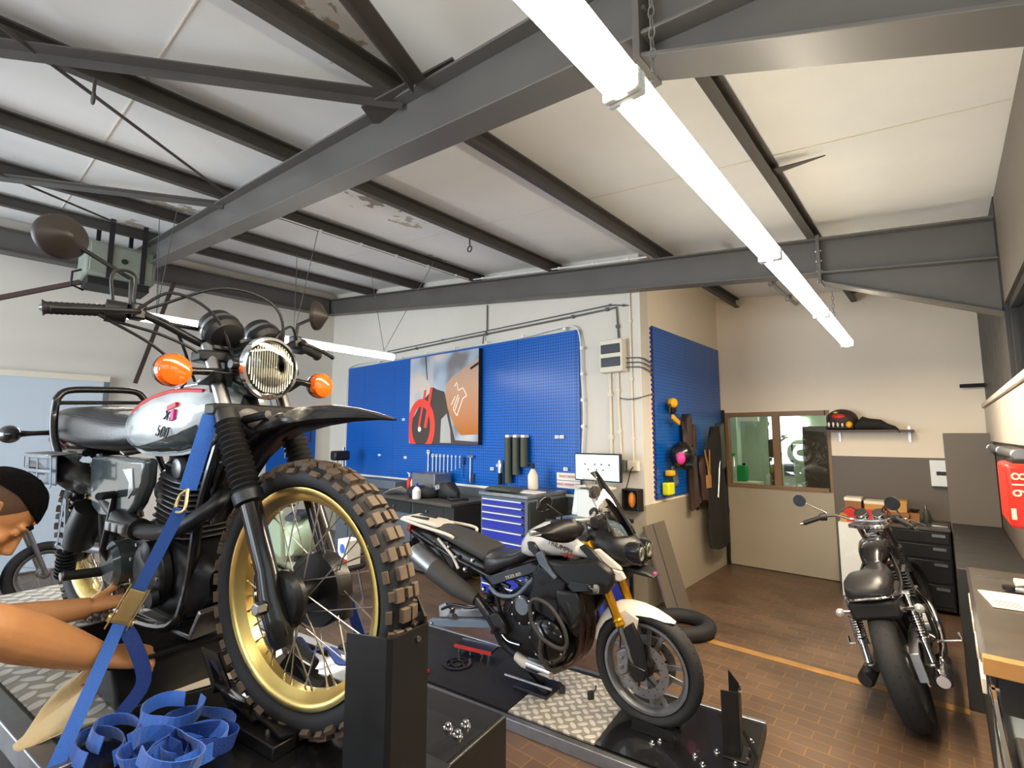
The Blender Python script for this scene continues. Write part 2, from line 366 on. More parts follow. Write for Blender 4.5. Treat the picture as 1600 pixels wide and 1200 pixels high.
# right wall: painted lower part, light panels, window band
struct(MB().box(.36, .56, -6.2, 7.3, 0, 2.06).build('wall_right', 'dark_grey_paint', smooth=False))
for k, (a, b) in enumerate(((6.12, 7.08), (5.2, 6.1), (4.28, 5.18), (3.36, 4.26), (2.44, 3.34), (1.52, 2.42))):
    struct(MB().box(.335, .36, a, b, 1.69, 2.03).build('trim_%d' % (8+k), 'tan_panel', bev=.004, smooth=False))
struct(MB().box(.315, .36, -6.2, 7.1, 2.035, 2.075).build('trim_14', 'cream', bev=.004, smooth=False))
struct(MB().box(.355, .40, 4.5, 7.11, 2.08, RZ(.5)).build('wall_right_board', 'cab_dark', smooth=False)).name = 'wall_right'
struct(MB().box(.36, .56, -6.2, 7.3, 2.62, RZ(.56)).build('wall_right_top', 'dark_grey_paint', smooth=False)).name = 'wall_right'
for k in range(5):
    y0 = 4.5-(k+1)*1.2
    fr = MB(); fr.box(.38, .44, y0, y0+.06, 2.06, 2.62).box(.38, .44, y0+1.14, y0+1.2, 2.06, 2.62).box(.38, .44, y0+.06, y0+1.14, 2.06, 2.11).box(.38, .44, y0+.06, y0+1.14, 2.57, 2.62)
    o = struct(fr.build('window_%d' % (k+1), 'black_matt', smooth=False)); MB().box(.405, .411, y0+.05, y0+1.15, 2.1, 2.58).build('pane', 'pane_glass', o, smooth=False)
# back wall with the open gate and a window band, behind the camera
struct(MB().box(-9.1, -8.6, -6.2, -6.0, 0, 4.5).build('wall_back', 'white_wall', smooth=False))
wallx('wall_back_top', -8.6, -3.8, -6.2, -6, 3.45, 'white_wall').name = 'wall_back'
wallx('wall_back_mid', -3.8, -2.95, -6.2, -6, 0, 'white_wall').name = 'wall_back'
wallx('wall_back_low', -2.95, .56, -6.2, -6, 0, 'white_wall', 1.4).name = 'wall_back'
wallx('wall_back_lin', -2.95, .56, -6.2, -6, 3.0, 'white_wall').name = 'wall_back'
# grey sliding door on the left wall
dr = struct(MB().box(-8.9, -8.84, -1.3, 1.33, .02, 2.56).build('door_1', 'grey_door', bev=.01, smooth=False))
MB().box(-8.845, -8.825, -1.3, 1.33, 2.50, 2.58).build('door_rail', 'cream', dr, smooth=False)
MB().box(-8.845, -8.825, 1.27, 1.33, .02, 2.5).build('door_edge', 'cab_grey', dr, smooth=False)
MB().bar((-8.82, 1.1, 1.0), (-8.82, 1.1, 1.25), .02, .03).build('door_handle', 'black_satin', dr, smooth=False)

# ---- steel frame ----
def ibeam(name, y, label):
    b = MB(); w = .15; d = .30
    def pt(x, z): return (x, y, z)
    for (za, zb, hw) in ((0, -.014, w/2), (-.014, -.286, .006), (-.286, -.30, w/2)):
        q = [(x, RZ(x)-.14+z) for x, z in ((-8.9, za), (.36, za), (.36, zb), (-8.9, zb))]
        b.prism(q, y-hw, y+hw)
    o = b.build(name, 'beam', smooth=False, bev=.003); tag(o, label, 'roof beam', 'sloping steel roof beams')
    # haunch deepening towards the right wall
    h = MB(); zt = lambda x: RZ(x)-.44
    h.prism([(-.66, zt(-.66)), (.36, zt(.36)), (.36, 2.57), (-.66, 3.00)], y-.006, y+.006)
    h.prism([(-.66, 3.00), (.36, 2.57), (.36, 2.555), (-.66, 2.985)], y-w/2, y+w/2)
    h.box(-.68, -.655, y-w/2-.01, y+w/2+.01, 2.975, RZ(-.66)-.12)
    h.build('haunch', 'beam', o, smooth=False, bev=.002)
    for s in (-1, 1):
        for k in range(4):
            MB().cyl((-.69, y+s*.05, 3.0+k*.085), (-.648, y+s*.05, 3.0+k*.085), .012, n=6).build('bolt', 'steel', o)
    return o
ibeam('roof_beam', 1.45, 'long dark grey steel roof beam crossing above the gold-wheeled motorcycle')
ibeam('roof_beam', 4.60, 'dark grey steel roof beam just in front of the big blue pegboard wall')
for k, x in enumerate((-.71, -2.05, -3.39, -4.73, -6.07, -7.41)):
    where = ['nearest the right wall', 'second from the right', 'third from the right, with an eye hook', 'fourth from the right, white conduit clipped along it', 'fifth from the right', 'closest to the left wall'][k]
    z = RZ(x)
    b = MB(); b.box(x-.028, x+.028, -6, 7.1, z-.030, z-.018); b.box(x-.028, x-.020, -6, 7.1, z-.132, z-.030); b.box(x-.028, x+.028, -6, 7.1, z-.14, z-.132)
    o = tag(b.build('purlin', 'purlin', smooth=False), 'dark steel purlin, '+where, 'purlin', 'purlins under the roof')
# eave beam over the left wall
b = MB(); b.box(-8.9, -8.72, -6, 4.52, 4.36, 4.375).box(-8.83, -8.79, -6, 4.52, 4.08, 4.36).box(-8.9, -8.72, -6, 4.52, 4.06, 4.08)
tag(b.build('eave_beam', 'beam', smooth=False), 'dark steel eave beam running along the top of the left wall', 'beam')
# wind bracing in the roof plane
def strut(p0, p1, w_, h_, label, m='purlin'):
    b = MB(); b.bar(p0, p1, w_, .008); d = (Vector(p1)-Vector(p0)).normalized(); sd = d.cross(Vector((0, 0, 1))).normalized()*(w_/2)
    b.bar(Vector(p0)+sd+Vector((0, 0, -h_/2)), Vector(p1)+sd+Vector((0, 0, -h_/2)), .008, h_)
    return tag(b.build('roof_brace', m, smooth=False), label, 'roof brace', 'angle iron roof braces')
zb = lambda x: 3.28-.125*x
strut((-2.02, 1.40, zb(-2.02)+.0), (-4.78, -1.45, zb(-4.78)), .075, .05, 'angle iron brace running to the left from the gusset on the long beam')
strut((-1.84, 1.38, zb(-1.84)+.0), (-.60, -1.40, zb(-.6)), .075, .05, 'angle iron brace going up out of the picture from the gusset on the long beam')
strut((-4.84, 1.42, zb(-4.84)), (-7.40, -1.40, zb(-7.4)), .06, .045, 'angle iron brace meeting the long beam in its left half')
for p0, p1, l in (((-4.55, 1.36, zb(-4.55)), (-2.10, -1.2, zb(-2.1)), 'thin tie rod crossing under the roof at upper left'), ((-6.81, .95, zb(-6.81)), (-5.0, -1.2, zb(-5.0)), 'thin tie rod above the hanging grey heater')):
    tag(MB().cyl(p0, p1, .011, n=8).build('tie_rod', 'purlin'), l, 'tie rod')
tag(MB().prism([(-2.25, 1.30), (-1.62, 1.40), (-1.66, 1.52), (-2.2, 1.52), (-2.32, 1.42)], zb(-1.95)-.0, zb(-1.95)+.012, 'z').build('gusset_plate', 'purlin', smooth=False), 'dark steel gusset plate where two braces meet the long beam', 'gusset plate')
# hooks
def hook(x, y, z, label):
    pts = [(x, y, z), (x, y, z-.09)]+[(x+.028*math.sin(t), y, z-.118+.028*math.cos(t)) for t in [i*PI/6 for i in range(13)]]
    return tag(MB().tube(pts, .008, 8).build('eye_hook', 'purlin'), label, 'hook')
hook(-3.4, 3.2, RZ(-3.4)-.135, 'small steel eye hook hanging from the middle purlin')
hook(-3.36, .33, RZ(-3.36)-.135, 'small steel hook under a purlin at the upper left')
hook(-.95, 1.9, RZ(-.95)-.0, 'small steel hook right beside the bright tube light')
# dagger-like bracket on the nearest purlin
tag(MB().prism([(-.70, 3.30), (-.42, 3.34), (-.70, 3.37)], RZ(-.6)-.06, RZ(-.6)-.052, 'z').build('steel_wedge', 'purlin', smooth=False), 'pointed dark steel wedge sticking out from the nearest purlin', 'bracket')
# conduits in the roof
def conduit(pts, r, m, label, clips=0, nm='conduit'):
    o = tag(MB().tube(pts, r, 8).build(nm, m), label, 'conduit')
    if clips:
        for k in range(clips):
            t = (k+.5)/clips*(len(pts)-1); i = int(t); p = Vector(pts[i]).lerp(Vector(pts[i+1]), t-i)
            MB().obox(p, (r*3, r*3, r*3)).build('clip', m, o, smooth=False)
    return o
xb = lambda x: (x, 4.50, RZ(x)-.125)
conduit([xb(-4.7), xb(-4.0), xb(-3.0), xb(-2.15)], .009, 'white_cable', 'white conduit clipped along the top of the far roof beam', 6)
conduit([(-4.69, 1.6, RZ(-4.7)-.15), (-4.69, 4.4, RZ(-4.7)-.15)], .008, 'white_cable', 'white conduit clipped under the fourth purlin', 6)
conduit([(-1.33, 4.75, RZ(-1.3)-.13), (-1.33, 7.09, RZ(-1.3)-.13)], .022, 'steel', 'grey steel pipe under the roof beyond the far beam', 3)

# ---- fluorescent light fittings ----
def light_line(x0, y0, x1, y1, z, n, w_, glow, label, parent_loc):
    t = thing('tube_light', label, 'light', (0, 0, 0))
    for k in range(n):
        a = k/n; b_ = (k+1)/n; p = Vector((x0+(x1-x0)*a, y0+(y1-y0)*a+.012, z)); q = Vector((x0+(x1-x0)*b_, y0+(y1-y0)*b_-.012, z)); d = (q-p).normalized(); sd = Vector((d.y, -d.x, 0))
        MB().bar(p+Vector((0, 0, .035)), q+Vector((0, 0, .035)), w_*.55, .025).build('housing', 'white_gloss', t, bev=.004, smooth=False)
        prof = [(math.cos(u)*w_/2, -math.sin(u)*w_*.42) for u in [PI*(i-3)/16 for i in range(23)]]
        MB().rings([[e+sd*u+Vector((0, 0, v)) for u, v in prof] for e in (p, q)]).build('diffuser', glow, t, ang=50)
        for e in (p, q): MB().obox(e+Vector((0, 0, -.008)), (w_*1.02, .022, w_*.62)).build('end_cap', 'white_gloss', t, bev=.006, smooth=False)
    return t
def chain(x, y, z0, z1, label):
    b = MB(); n = int((z1-z0)/.034)
    for k in range(n):
        z = z0+.034*(k+.5); q = []
        for j in range(10):
            a = 2*PI*j/10; u, v = .009*math.cos(a), .021*math.sin(a); q.append((x+(u if k % 2 else 0), y+(0 if k % 2 else u), z+v))
        b.tube(q, .0022, 5, close=True)
    return tag(b.build('chain', 'steel'), label, 'chain', 'chains carrying the near tube light')
light_line(-.47, -1.9, -.61, 5.36, 2.6, 5, .095, 'tube_glow', 'long bright white tube light hanging over the right side of the hall', None)
chain(-.56, 1.25, 2.67, 3.33, 'steel chain holding the bright tube light below the long beam')
chain(-.60, 4.60, 2.67, 2.93, 'steel chain holding the far end of the bright tube light')
light_line(-4.86, .6, -5.1, 3.52, 2.72, 2, .085, 'tube_glow_far', 'slim tube light glowing behind the handlebar of the foreground motorcycle', None)
def wires(p, tops, label):
    b = MB()
    for t in tops: b.cyl(p, t, .0035, n=6)
    return tag(b.build('hanging_wire', 'cable'), label, 'wire', 'wires holding the slim tube light')
wires((-5.07, 3.35, 2.78), [(-5.75, 3.55, 4.0), (-4.45, 3.6, 3.83)], 'pair of thin wires in a V above the right end of the slim tube light')
wires((-4.98, 2.2, 2.78), [(-5.9, 2.6, 4.02), (-4.75, 2.3, 3.88)], 'pair of thin wires crossing behind the left handlebar mirror')
wires((-4.88, 1.0, 2.78), [(-6.05, 1.2, 4.05), (-5.6, 1.25, 4.0)], 'pair of thin wires behind the right handlebar')

# ---- hanging heater and poles at the left wall ----
t = thing('unit_heater', 'boxy grey-green unit heater hanging from the eave beam on black straps', 'heater', (-7.6, 1.12, 3.6))
MB().box(-.3, .3, -.34, .34, .02, .44).build('casing', 'heater_grey', t, bev=.03)
MB().box(-.22, .22, -.30, .30, -.07, .03).build('air_outlet', 'black_matt', t, bev=.01)
MB().box(.29, .315, -.3, .3, .06, .40).build('front_cover', 'heater_grey', t, bev=.008)
MB().lathe((.31, .02, .24), (1, 0, 0), [(0, .035), (.02, .03), (.022, 0)], 14).build('knob', 'black_matt', t)
for y in (-.12, .2): MB().box(.315, .33, y-.025, y+.025, -.0, .78).build('strap', 'black_matt', t, smooth=False)
for y in (-.2, .12): MB().box(-.05, .0, y-.02, y+.02, .43, .78).build('hanger', 'black_matt', t, smooth=False)
MB().tube([(.1, -.34, .1), (.12, -.42, .05), (.1, -.42, -.1), (0, -.3, -.12)], .012, 8).build('gas_hose', 'black_matt', t)
tag(MB().bar((-8.72, 1.98, 4.1), (-8.72, 1.60, 2.50), .05, .05).build('pole', 'rust_brown', smooth=False), 'brown steel pole slanting down the left wall from the end of the long beam', 'pole')
tag(MB().bar((-8.1, -.3, 3.1), (-7.75, .83, 3.62), .05, .05).build('pole', 'rust_brown', smooth=False), 'brown steel arm reaching left from under the hanging heater', 'pole')
chain(-7.9, 1.62, 3.25, 4.40, 'thin chain hanging beside the grey heater')['group'] = 'chains at the left wall'

# ---- left wall bits ----
t = thing('wall_sign', 'small red and white lettered sign on the left wall behind the seat', 'sign', (-8.89, 2.05, 2.02))
MB().box(0, .015, -.36, .36, -.07, .07).build('board', 'paper', t, smooth=False)
text('lettering', 'YAMAHA', .13, 'red_ink', t, (.018, 0, 0), (PI/2, 0, PI/2), .001)
sp = tag(MB().box(-8.897, -8.867, 3.55, 4.42, 1.05, 2.02).build('small_pegboard', 'pegboard_side', smooth=False), 'small blue pegboard with tools on the left wall seen under the front mudguard', 'pegboard')
rnd = random.Random(4)
def htool(kind, x, y, z, ax, label, L=.2, mt='steel'):
    # a hand tool hanging flat against a board; ax = direction along the board
    a = Vector(ax); b = MB(); o = Vector((x, y, z)); up = Vector((0, 0, 1)); nrm = a.cross(up)
    P = lambda u, v: o+a*u+up*v
    if kind == 'spanner':
        b.bar(P(0, -L), P(0, 0), L*.07, .006, nrm); b.lathe(P(0, 0), nrm, [(-.004, L*.05), (-.004, L*.10), (.004, L*.10), (.004, L*.05)], 12, closed=True)
        b.bar(P(-L*.05, -L-L*.07), P(-L*.02, -L+.01), L*.05, .006, nrm); b.bar(P(L*.05, -L-L*.07), P(L*.02, -L+.01), L*.05, .006, nrm)
        return tag(b.build('spanner', mt), label, 'spanner')
    if kind == 'hammer':
        b.cyl(P(0, -L), P(0, 0), .012, .009, 8); h = b.bar(P(-.05, .01), P(.06, .01), .028, .028, up)
        return tag(b.build('hammer', mt), label, 'hammer')
    if kind == 'pliers':
        b.bar(P(-.025, -L), P(.006, -.02), .014, .012, nrm).bar(P(.025, -L), P(-.006, -.02), .014, .012, nrm).bar(P(0, -.03), P(0, .05), .02, .01, nrm)
        return tag(b.build('pliers', mt), label, 'pliers')
    if kind == 'driver':
        b.cyl(P(0, -L), P(0, -.08), .004, n=6).cyl(P(0, -.08), P(0, .03), .013, .011, 8)
        return tag(b.build('screwdriver', mt), label, 'screwdriver')
for k, (y, z, kd, mt, l) in enumerate(((4.32, 1.86, 'hammer', 'black_matt', 'black hammer at the top right of the small blue pegboard'), (4.25, 1.68, 'pliers', 'red_plastic', 'red pliers on the small blue pegboard'), (4.12, 1.72, 'spanner', 'steel', 'long steel spanner on the small blue pegboard'),
        (3.98, 1.80, 'driver', 'black_matt', 'thin black screwdriver on the small blue pegboard'), (3.86, 1.58, 'driver', 'cream', 'pale handled screwdriver low on the small blue pegboard'), (3.70, 1.80, 'spanner', 'dark_alloy', 'dark spanner at the left of the small blue pegboard'))):
    htool(kd, -8.862, y, z, (0, 1, 0), l, .3 if kd == 'spanner' else .24, mt)

# ================= pegboard wall =================
X0, X1 = -8.2, -3.11
pg = tag(MB().box(X0, X1, 4.675, 4.70, 1.08, 2.98).build('large_pegboard', 'pegboard', smooth=False), 'large blue perforated pegboard covering the far wall above the workbenches', 'pegboard')
tag(MB().box(X0+.3, X1+.2, 4.655, 4.70, 1.045, 1.078).build('bench_rail', 'white_gloss', bev=.004), 'white rail running along the bottom edge of the large blue pegboard', 'rail')
tag(MB().box(X0+.3, -3.2, 4.66, 4.705, .93, 1.04).build('backboard', 'cab_grey', smooth=False), 'grey backboard strip behind the workbench', 'backboard')
cb = MB(); cb.tube(smoothpts([(X0+.02, 4.67, 1.2), (X0-.04, 4.67, 2.0), (X0-.03, 4.67, 2.8), (X0+.15, 4.67, 3.03), (X0+1.5, 4.67, 3.01), (-5.6, 4.67, 3.0), (-4.1, 4.67, 2.995), (-3.5, 4.67, 3.03), (-3.2, 4.67, 3.03), (-3.09, 4.67, 2.9), (-3.07, 4.67, 2.4), (-3.05, 4.67, 2.0), (-3.08, 4.67, 1.55)], 5), .010, 6)
o = tag(cb.build('border_cable', 'white_cable'), 'white cable clipped around the edge of the large blue pegboard', 'cable')
for p in [(-7.2+.65*k, 4.665, 3.008) for k in range(7)]+[(-3.06, 4.665, 2.75-.3*k) for k in range(4)]: MB().obox(p, (.035, .03, .035)).build('clip', 'white_gloss', o, smooth=False)
# canvas picture
t = thing('canvas_picture', 'square canvas picture of a red wheel and an orange fuel tank on the blue pegboard', 'picture', (-5.45, 4.62, 2.28))
W_, H_ = .765, .66
MB().box(-W_, W_, -.02, .05, -H_, H_).build('canvas', 'black_matt', t, smooth=False)
def shape(name, poly, m, d): return MB().prism(poly, -.022-d*.0011, -.021-d*.0011).build(name, m, t, smooth=False)
mat('pic_grey', S(196, 184, 176), .5); mat('pic_blue', S(150, 168, 188), .5); mat('pic_dark', S(70, 62, 58), .5); mat('pic_orange', S(196, 122, 52), .5); mat('pic_orange_light', S(214, 164, 116), .5); mat('pic_red', S(228, 70, 58), .5)
def blend_pic(nt, b, tc):
    sp_ = node(nt, 'ShaderNodeSeparateXYZ'); nt.links.new(tc.outputs['Object'], sp_.inputs[0])
    n = node(nt, 'ShaderNodeTexNoise', i_Scale=2.2, i_Detail=1.0); nt.links.new(tc.outputs['Object'], n.inputs[0])
    cr = node(nt, 'ShaderNodeValToRGB'); e = cr.color_ramp.elements; e[0].position = .32; e[0].color = S(206, 194, 184); e[1].position = .62; e[1].color = S(128, 122, 122); q = e.new(.48); q.color = S(160, 176, 192)
    ad = math_(nt, 'ADD', n.outputs[0], math_(nt, 'MULTIPLY', sp_.outputs[0], .16)); nt.links.new(ad, cr.inputs[0]); nt.links.new(cr.outputs[0], b.inputs['Base Color']); b.inputs['Roughness'].default_value = .45
nmat('pic_backdrop', blend_pic)
def blend_or(nt, b, tc):
    sp_ = node(nt, 'ShaderNodeSeparateXYZ'); nt.links.new(tc.outputs['Object'], sp_.inputs[0])
    cr = node(nt, 'ShaderNodeValToRGB'); e = cr.color_ramp.elements; e[0].position = 0; e[0].color = S(176, 104, 40); e[1].position = 1; e[1].color = S(196, 168, 148)
    nt.links.new(math_(nt, 'ADD', math_(nt, 'MULTIPLY', sp_.outputs[2], .95), .45), cr.inputs[0]); nt.links.new(cr.outputs[0], b.inputs['Base Color']); b.inputs['Roughness'].default_value = .4
nmat('pic_tank', blend_or)
shape('backdrop', [(-W_, -H_), (W_, -H_), (W_, H_), (-W_, H_)], 'pic_backdrop', 0)
shape('dark_frame', [(-.74, -.66), (-.70, -.30), (-.45, -.02), (-.28, .10), (-.20, .18), (-.10, .14), (.06, .10), (.16, -.2), (.3, -.6), (.765, -.62), (.765, -.66)], 'pic_dark', 1)
shape('tank', [(.08, .05), (.10, .2), (.22, .30), (.5, .42), (.765, .52), (.765, -.52), (.42, -.53), (.28, -.38), (.14, -.15)], 'pic_tank', 2)
shape('thin_dark_line', [(-.40, .66), (-.37, .66), (-.33, .30), (-.35, .30)], 'pic_dark', 1); shape('thin_dark_line', [(-.24, .66), (-.22, .66), (-.20, .16), (-.27, .18)], 'pic_grey', 1)
ring = [(-.47+.33*math.cos(a), -.40+.42*math.sin(a)) for a in [i*PI/20 for i in range(-12, 33)]]
ring = [(max(-W_, min(W_, x)), max(-H_, z)) for x, z in ring]; inner = [(max(-W_, min(W_, -.47+.22*math.cos(a))), max(-H_, -.40+.30*math.sin(a))) for a in [i*PI/20 for i in range(-12, 33)]]
b = MB(); n_ = len(ring)
for i in range(n_-1):
    b.add([(ring[i][0], -.0255, ring[i][1]), (ring[i+1][0], -.0255, ring[i+1][1]), (inner[i+1][0], -.0255, inner[i+1][1]), (inner[i][0], -.0255, inner[i][1])], [(0, 1, 2, 3)])
b.build('red_wheel', 'pic_red', t, smooth=False)
shape('wheel_shadow', [(-.47+.2*math.cos(a), -.40+.26*math.sin(a)) for a in [i*PI/12 for i in range(24)]], 'pic_dark', 2)
shape('fork_leg', [(-.26, .18), (-.20, .18), (-.33, -.42), (-.40, -.42)], 'pic_red', 5); shape('fork_leg', [(-.40, .15), (-.35, .15), (-.50, -.42), (-.54, -.40)], 'pic_red', 4)
shape('axle', [(-.50+.04*math.cos(a), -.44+.04*math.sin(a)) for a in [i*PI/6 for i in range(12)]], 'paper', 6)
shape('engine_chrome', [(.0, -.3), (.12, -.22), (.2, -.45), (.22, -.64), (-.02, -.64)], 'bulb_glass', 3)
lg = MB()
for a, c in (((.28, .16), (.33, .22)), ((.33, .22), (.36, .10)), ((.36, .10), (.46, .13)), ((.46, .13), (.54, .02)), ((.54, .02), (.46, -.02)), ((.46, -.02), (.34, -.26)), ((.34, -.26), (.26, -.16)), ((.26, -.16), (.36, .04)), ((.30, .02), (.22, -.10)), ((.38, .0), (.30, -.18))):
    lg.bar((a[0], -.0262, a[1]), (c[0], -.0262, c[1]), .003, .014)
lg.build('white_line_logo', 'paper', t, smooth=False)
shape('black_bar', [(.6, .40), (.765, .47), (.765, .43), (.61, .37)], 'black_ink', 4)
# hanging row of spanners
mat('bright_steel', S(226, 230, 234), .3, metal=.35)
for k in range(8):
    x = -5.70+.085*k; L = .30-.022*k
    htool('spanner', x, 4.655, 1.45, (1, 0, 0), 'bright combination spanner number %s from the left in the row on the blue pegboard' % ['one', 'two', 'three', 'four', 'five', 'six', 'seven', 'eight'][k], L, 'bright_steel')['group'] = 'row of spanners on the blue pegboard'
htool('driver', -5.02, 4.65, 1.42, (1, 0, 0), 'black handled tool hanging right of the spanner row', .26, 'black_matt')
htool('hammer', -4.88, 4.645, 1.45, (1, 0, 0), 'steel hammer hanging at the right end of the tool row', .34, 'steel')
htool('spanner', -5.80, 4.65, 1.50, (1, 0, 0), 'longest steel spanner at the left end of the tool row', .36, 'bright_steel')
htool('driver', -4.83, 4.65, 1.2, (1, 0, 0), 'short grey tool low beside the hammer on the blue pegboard', .12, 'dark_alloy')
for k, (x, z) in enumerate(((-6.38, 1.40), (-4.48, 1.31), (-4.37, 1.36), (-6.45, 2.0), (-3.42, 1.73), (-3.35, 1.73), (-3.3, 1.36), (-7.1, 1.42))):
    t = thing('white_hook', 'small white plastic hook on the large blue pegboard, '+['left of the spanner row', 'just right of the tool row', 'above the inspection lamp', 'left edge below the canvas picture', 'right of the olive tubes', 'farthest right above the monitor', 'just above the lettered signs', 'near the left bench vice'][k], 'hook', (x, 4.67, z), group='small white hooks on the blue pegboard')
    MB().box(-.03, .03, -.02, .0, -.02, .02).build('plate', 'white_gloss', t, bev=.004); MB().cyl((.01, -.02, 0), (.01, -.05, .01), .006, n=8).build('peg', 'white_gloss', t)
for k, (x, z0, z1, l) in enumerate(((-4.15, 1.15, 1.72, 'longest dark olive tube hanging on the blue pegboard'), (-4.02, 1.26, 1.72, 'middle dark olive tube of the three on the blue pegboard'), (-3.89, 1.36, 1.72, 'shortest dark olive tube of the three on the blue pegboard'))):
    t = thing('olive_tube', l, 'tube', (x, 4.61, z0)); MB().lathe((0, 0, 0), (0, 0, 1), [(0, .042), (.005, .046), (z1-z0, .046)], 18).build('sleeve', 'olive', t)
    MB().box(-.03, .03, -.03, .06, z1-z0, z1-z0+.035).build('holder', 'white_gloss', t, bev=.005)
# hand torch hanging under hooks
t = thing('inspection_lamp', 'black inspection lamp with a silver top hanging on the blue pegboard', 'lamp', (-4.30, 4.62, 1.12))
MB().lathe((0, 0, 0), (0, 0, 1), [(0, .02), (.01, .026), (.14, .026), (.15, .03)], 16).build('grip', 'black_matt', t); MB().lathe((0, 0, .15), (0, 0, 1), [(0, .03), (.14, .03), (.16, .02)], 16).build('head', 'bulb_glass', t)
# two red lettered stickers
mat('ink_pink', S(206, 84, 96), .5)
for z, s_, l in ((1.275, 'MASCHERINE', 'upper white sign with red lettering beside the monitor'), (1.185, 'MASCHERINE FFP', 'lower white sign with red lettering beside the monitor')):
    t = thing('lettered_sign', l, 'sign', (-3.28, 4.665, z)); MB().box(-.15, .17, -.006, .006, -.042, .042).build('plate', 'paper', t, smooth=False)
    text('lettering', s_, .042, 'ink_pink', t, (.01, -.009, 0), (PI/2, 0, 0), .0008)
# distribution board and conduits
t = thing('fuse_box', 'cream fuse box with two smoked windows at the wall corner', 'fuse box', (-2.65, 4.66, 2.61))
MB().box(-.14, .14, -.06, .06, -.18, .18).build('case', 'cream', t, bev=.01)
for z in (-.07, .075): MB().box(-.115, .115, -.072, -.058, z-.05, z+.05).build('window', 'dark_alloy', t, bev=.004)
conduit([(-7.0, 4.70, 3.12), (-5.0, 4.70, 3.14), (-3.2, 4.70, 3.15), (-2.62, 4.70, 3.16), (-2.60, 4.70, 2.8)], .012, 'cable', 'grey conduit running along the top of the pegboard wall', 5)
conduit([(-7.0, 4.70, 3.17), (-2.7, 4.70, 3.20), (-2.45, 4.70, 3.15)], .008, 'cable', 'thin cable above the grey conduit', 3)
conduit([(-4.63, 4.70, 3.55), (-4.63, 4.70, 3.2), (-4.68, 4.68, 3.1), (-4.68, 4.67, 3.0)], .009, 'cable', 'grey cable dropping from the roof beam to the pegboard')
conduit([(-2.72, 4.70, 2.43), (-2.72, 4.70, 1.5)], .016, 'cream', 'cream trunking running down below the fuse box', 2)
conduit([(-2.62, 4.70, 2.43), (-2.62, 4.70, 2.05), (-2.60, 4.7, 1.52)], .012, 'cream', 'second cream trunking below the fuse box', 2)
conduit([(-2.46, 4.70, 3.3), (-2.46, 4.70, 1.4)], .01, 'cream', 'thin cream cable down the corner of the wall', 3)
for z, hh in ((2.57, 'highest'), (2.52, 'middle'), (2.47, 'lowest')): conduit([(-2.52, 4.69, z+.01), (-2.37, 4.69, z), (-2.33, 4.75, z-.01), (-2.32, 4.95, z-.05)], .007, 'cable', hh+' of three grey cables bending around the wall corner')['group'] = 'three cables around the corner'
conduit(smoothpts([(-2.6, 4.69, 2.15), (-2.5, 4.69, 2.13), (-2.38, 4.69, 2.14), (-2.33, 4.8, 2.17), (-2.31, 4.95, 2.2)], 4), .006, 'cable', 'loose thin cable bending around the corner lower down')
t = thing('power_socket', 'pair of surface mounted sockets on the wall right of the monitor', 'socket', (-2.48, 4.68, 1.43))
MB().box(-.13, -.05, -.04, .03, -.06, .06).build('grey_box', 'cab_grey', t, bev=.005); MB().box(-.03, .09, -.03, .03, -.05, .05).build('white_box', 'cream', t, bev=.005)
MB().tube(smoothpts([(.04, -.03, -.01), (.03, -.07, -.05), (-.02, -.06, -.2), (-.08, -.04, -.3)], 5), .006, 6).build('plug_lead', 'black_matt', t)

# ================= benches under the pegboard =================
def cabinet(name, x0, x1, y0, y1, z1, m, label, drawers=None, cat='cabinet', dm='blue_metal'):
    t = thing(name, label, cat, ((x0+x1)/2, (y0+y1)/2, 0)); a = (x1-x0)/2; d = (y1-y0)/2
    MB().box(-a, a, -d, d, .04, z1).build('body', m, t, bev=.005); MB().box(-a+.02, a-.02, -d+.05, d-.02, 0, .04).build('plinth', 'black_matt', t, smooth=False)
    z = z1-.02
    for k, h in enumerate(drawers or []):
        o = MB().box(-a+.03, a-.04, -d-.014, -d+.01, z-h+.005, z-.005).build('drawer', dm, t, bev=.003)
        MB().box(-a+.04, a-.07, -d-.024, -d-.012, z-.020, z-.008).build('handle', 'zinc' if 0 else 'white_gloss', o, smooth=False)
        MB().obox((a-.055, -d-.02, z-.02), (.018, .014, .02)).build('latch', 'black_matt', o, smooth=False)
        z -= h
    return t
cabinet('drawer_cabinet', -3.97, -3.29, 3.95, 4.64, 1.08, 'cab_grey', 'tall blue drawer cabinet with white drawer handles under the pegboard', [.07, .075, .075, .11, .11, .065, .065, .11, .11, .12, .12])
tag(MB().box(-3.99, -3.27, 3.93, 4.65, 1.085, 1.12).build('cabinet_top', 'alloy', bev=.004), 'grey metal top plate lying on the tall blue drawer cabinet', 'worktop')
MB().box(-3.275, -3.262, 3.96, 4.63, .05, 1.05).build('side_sheet', 'cab_dark', None, smooth=False); tag(bpy.data.objects['side_sheet'], 'dark side sheet on the right of the blue drawer cabinet', 'panel')
wb = tag(MB().box(-7.9, -4.42, 3.90, 4.65, .895, .93).build('worktop', 'bench_top', bev=.004), 'long dark worktop of the workbench against the pegboard wall', 'worktop')
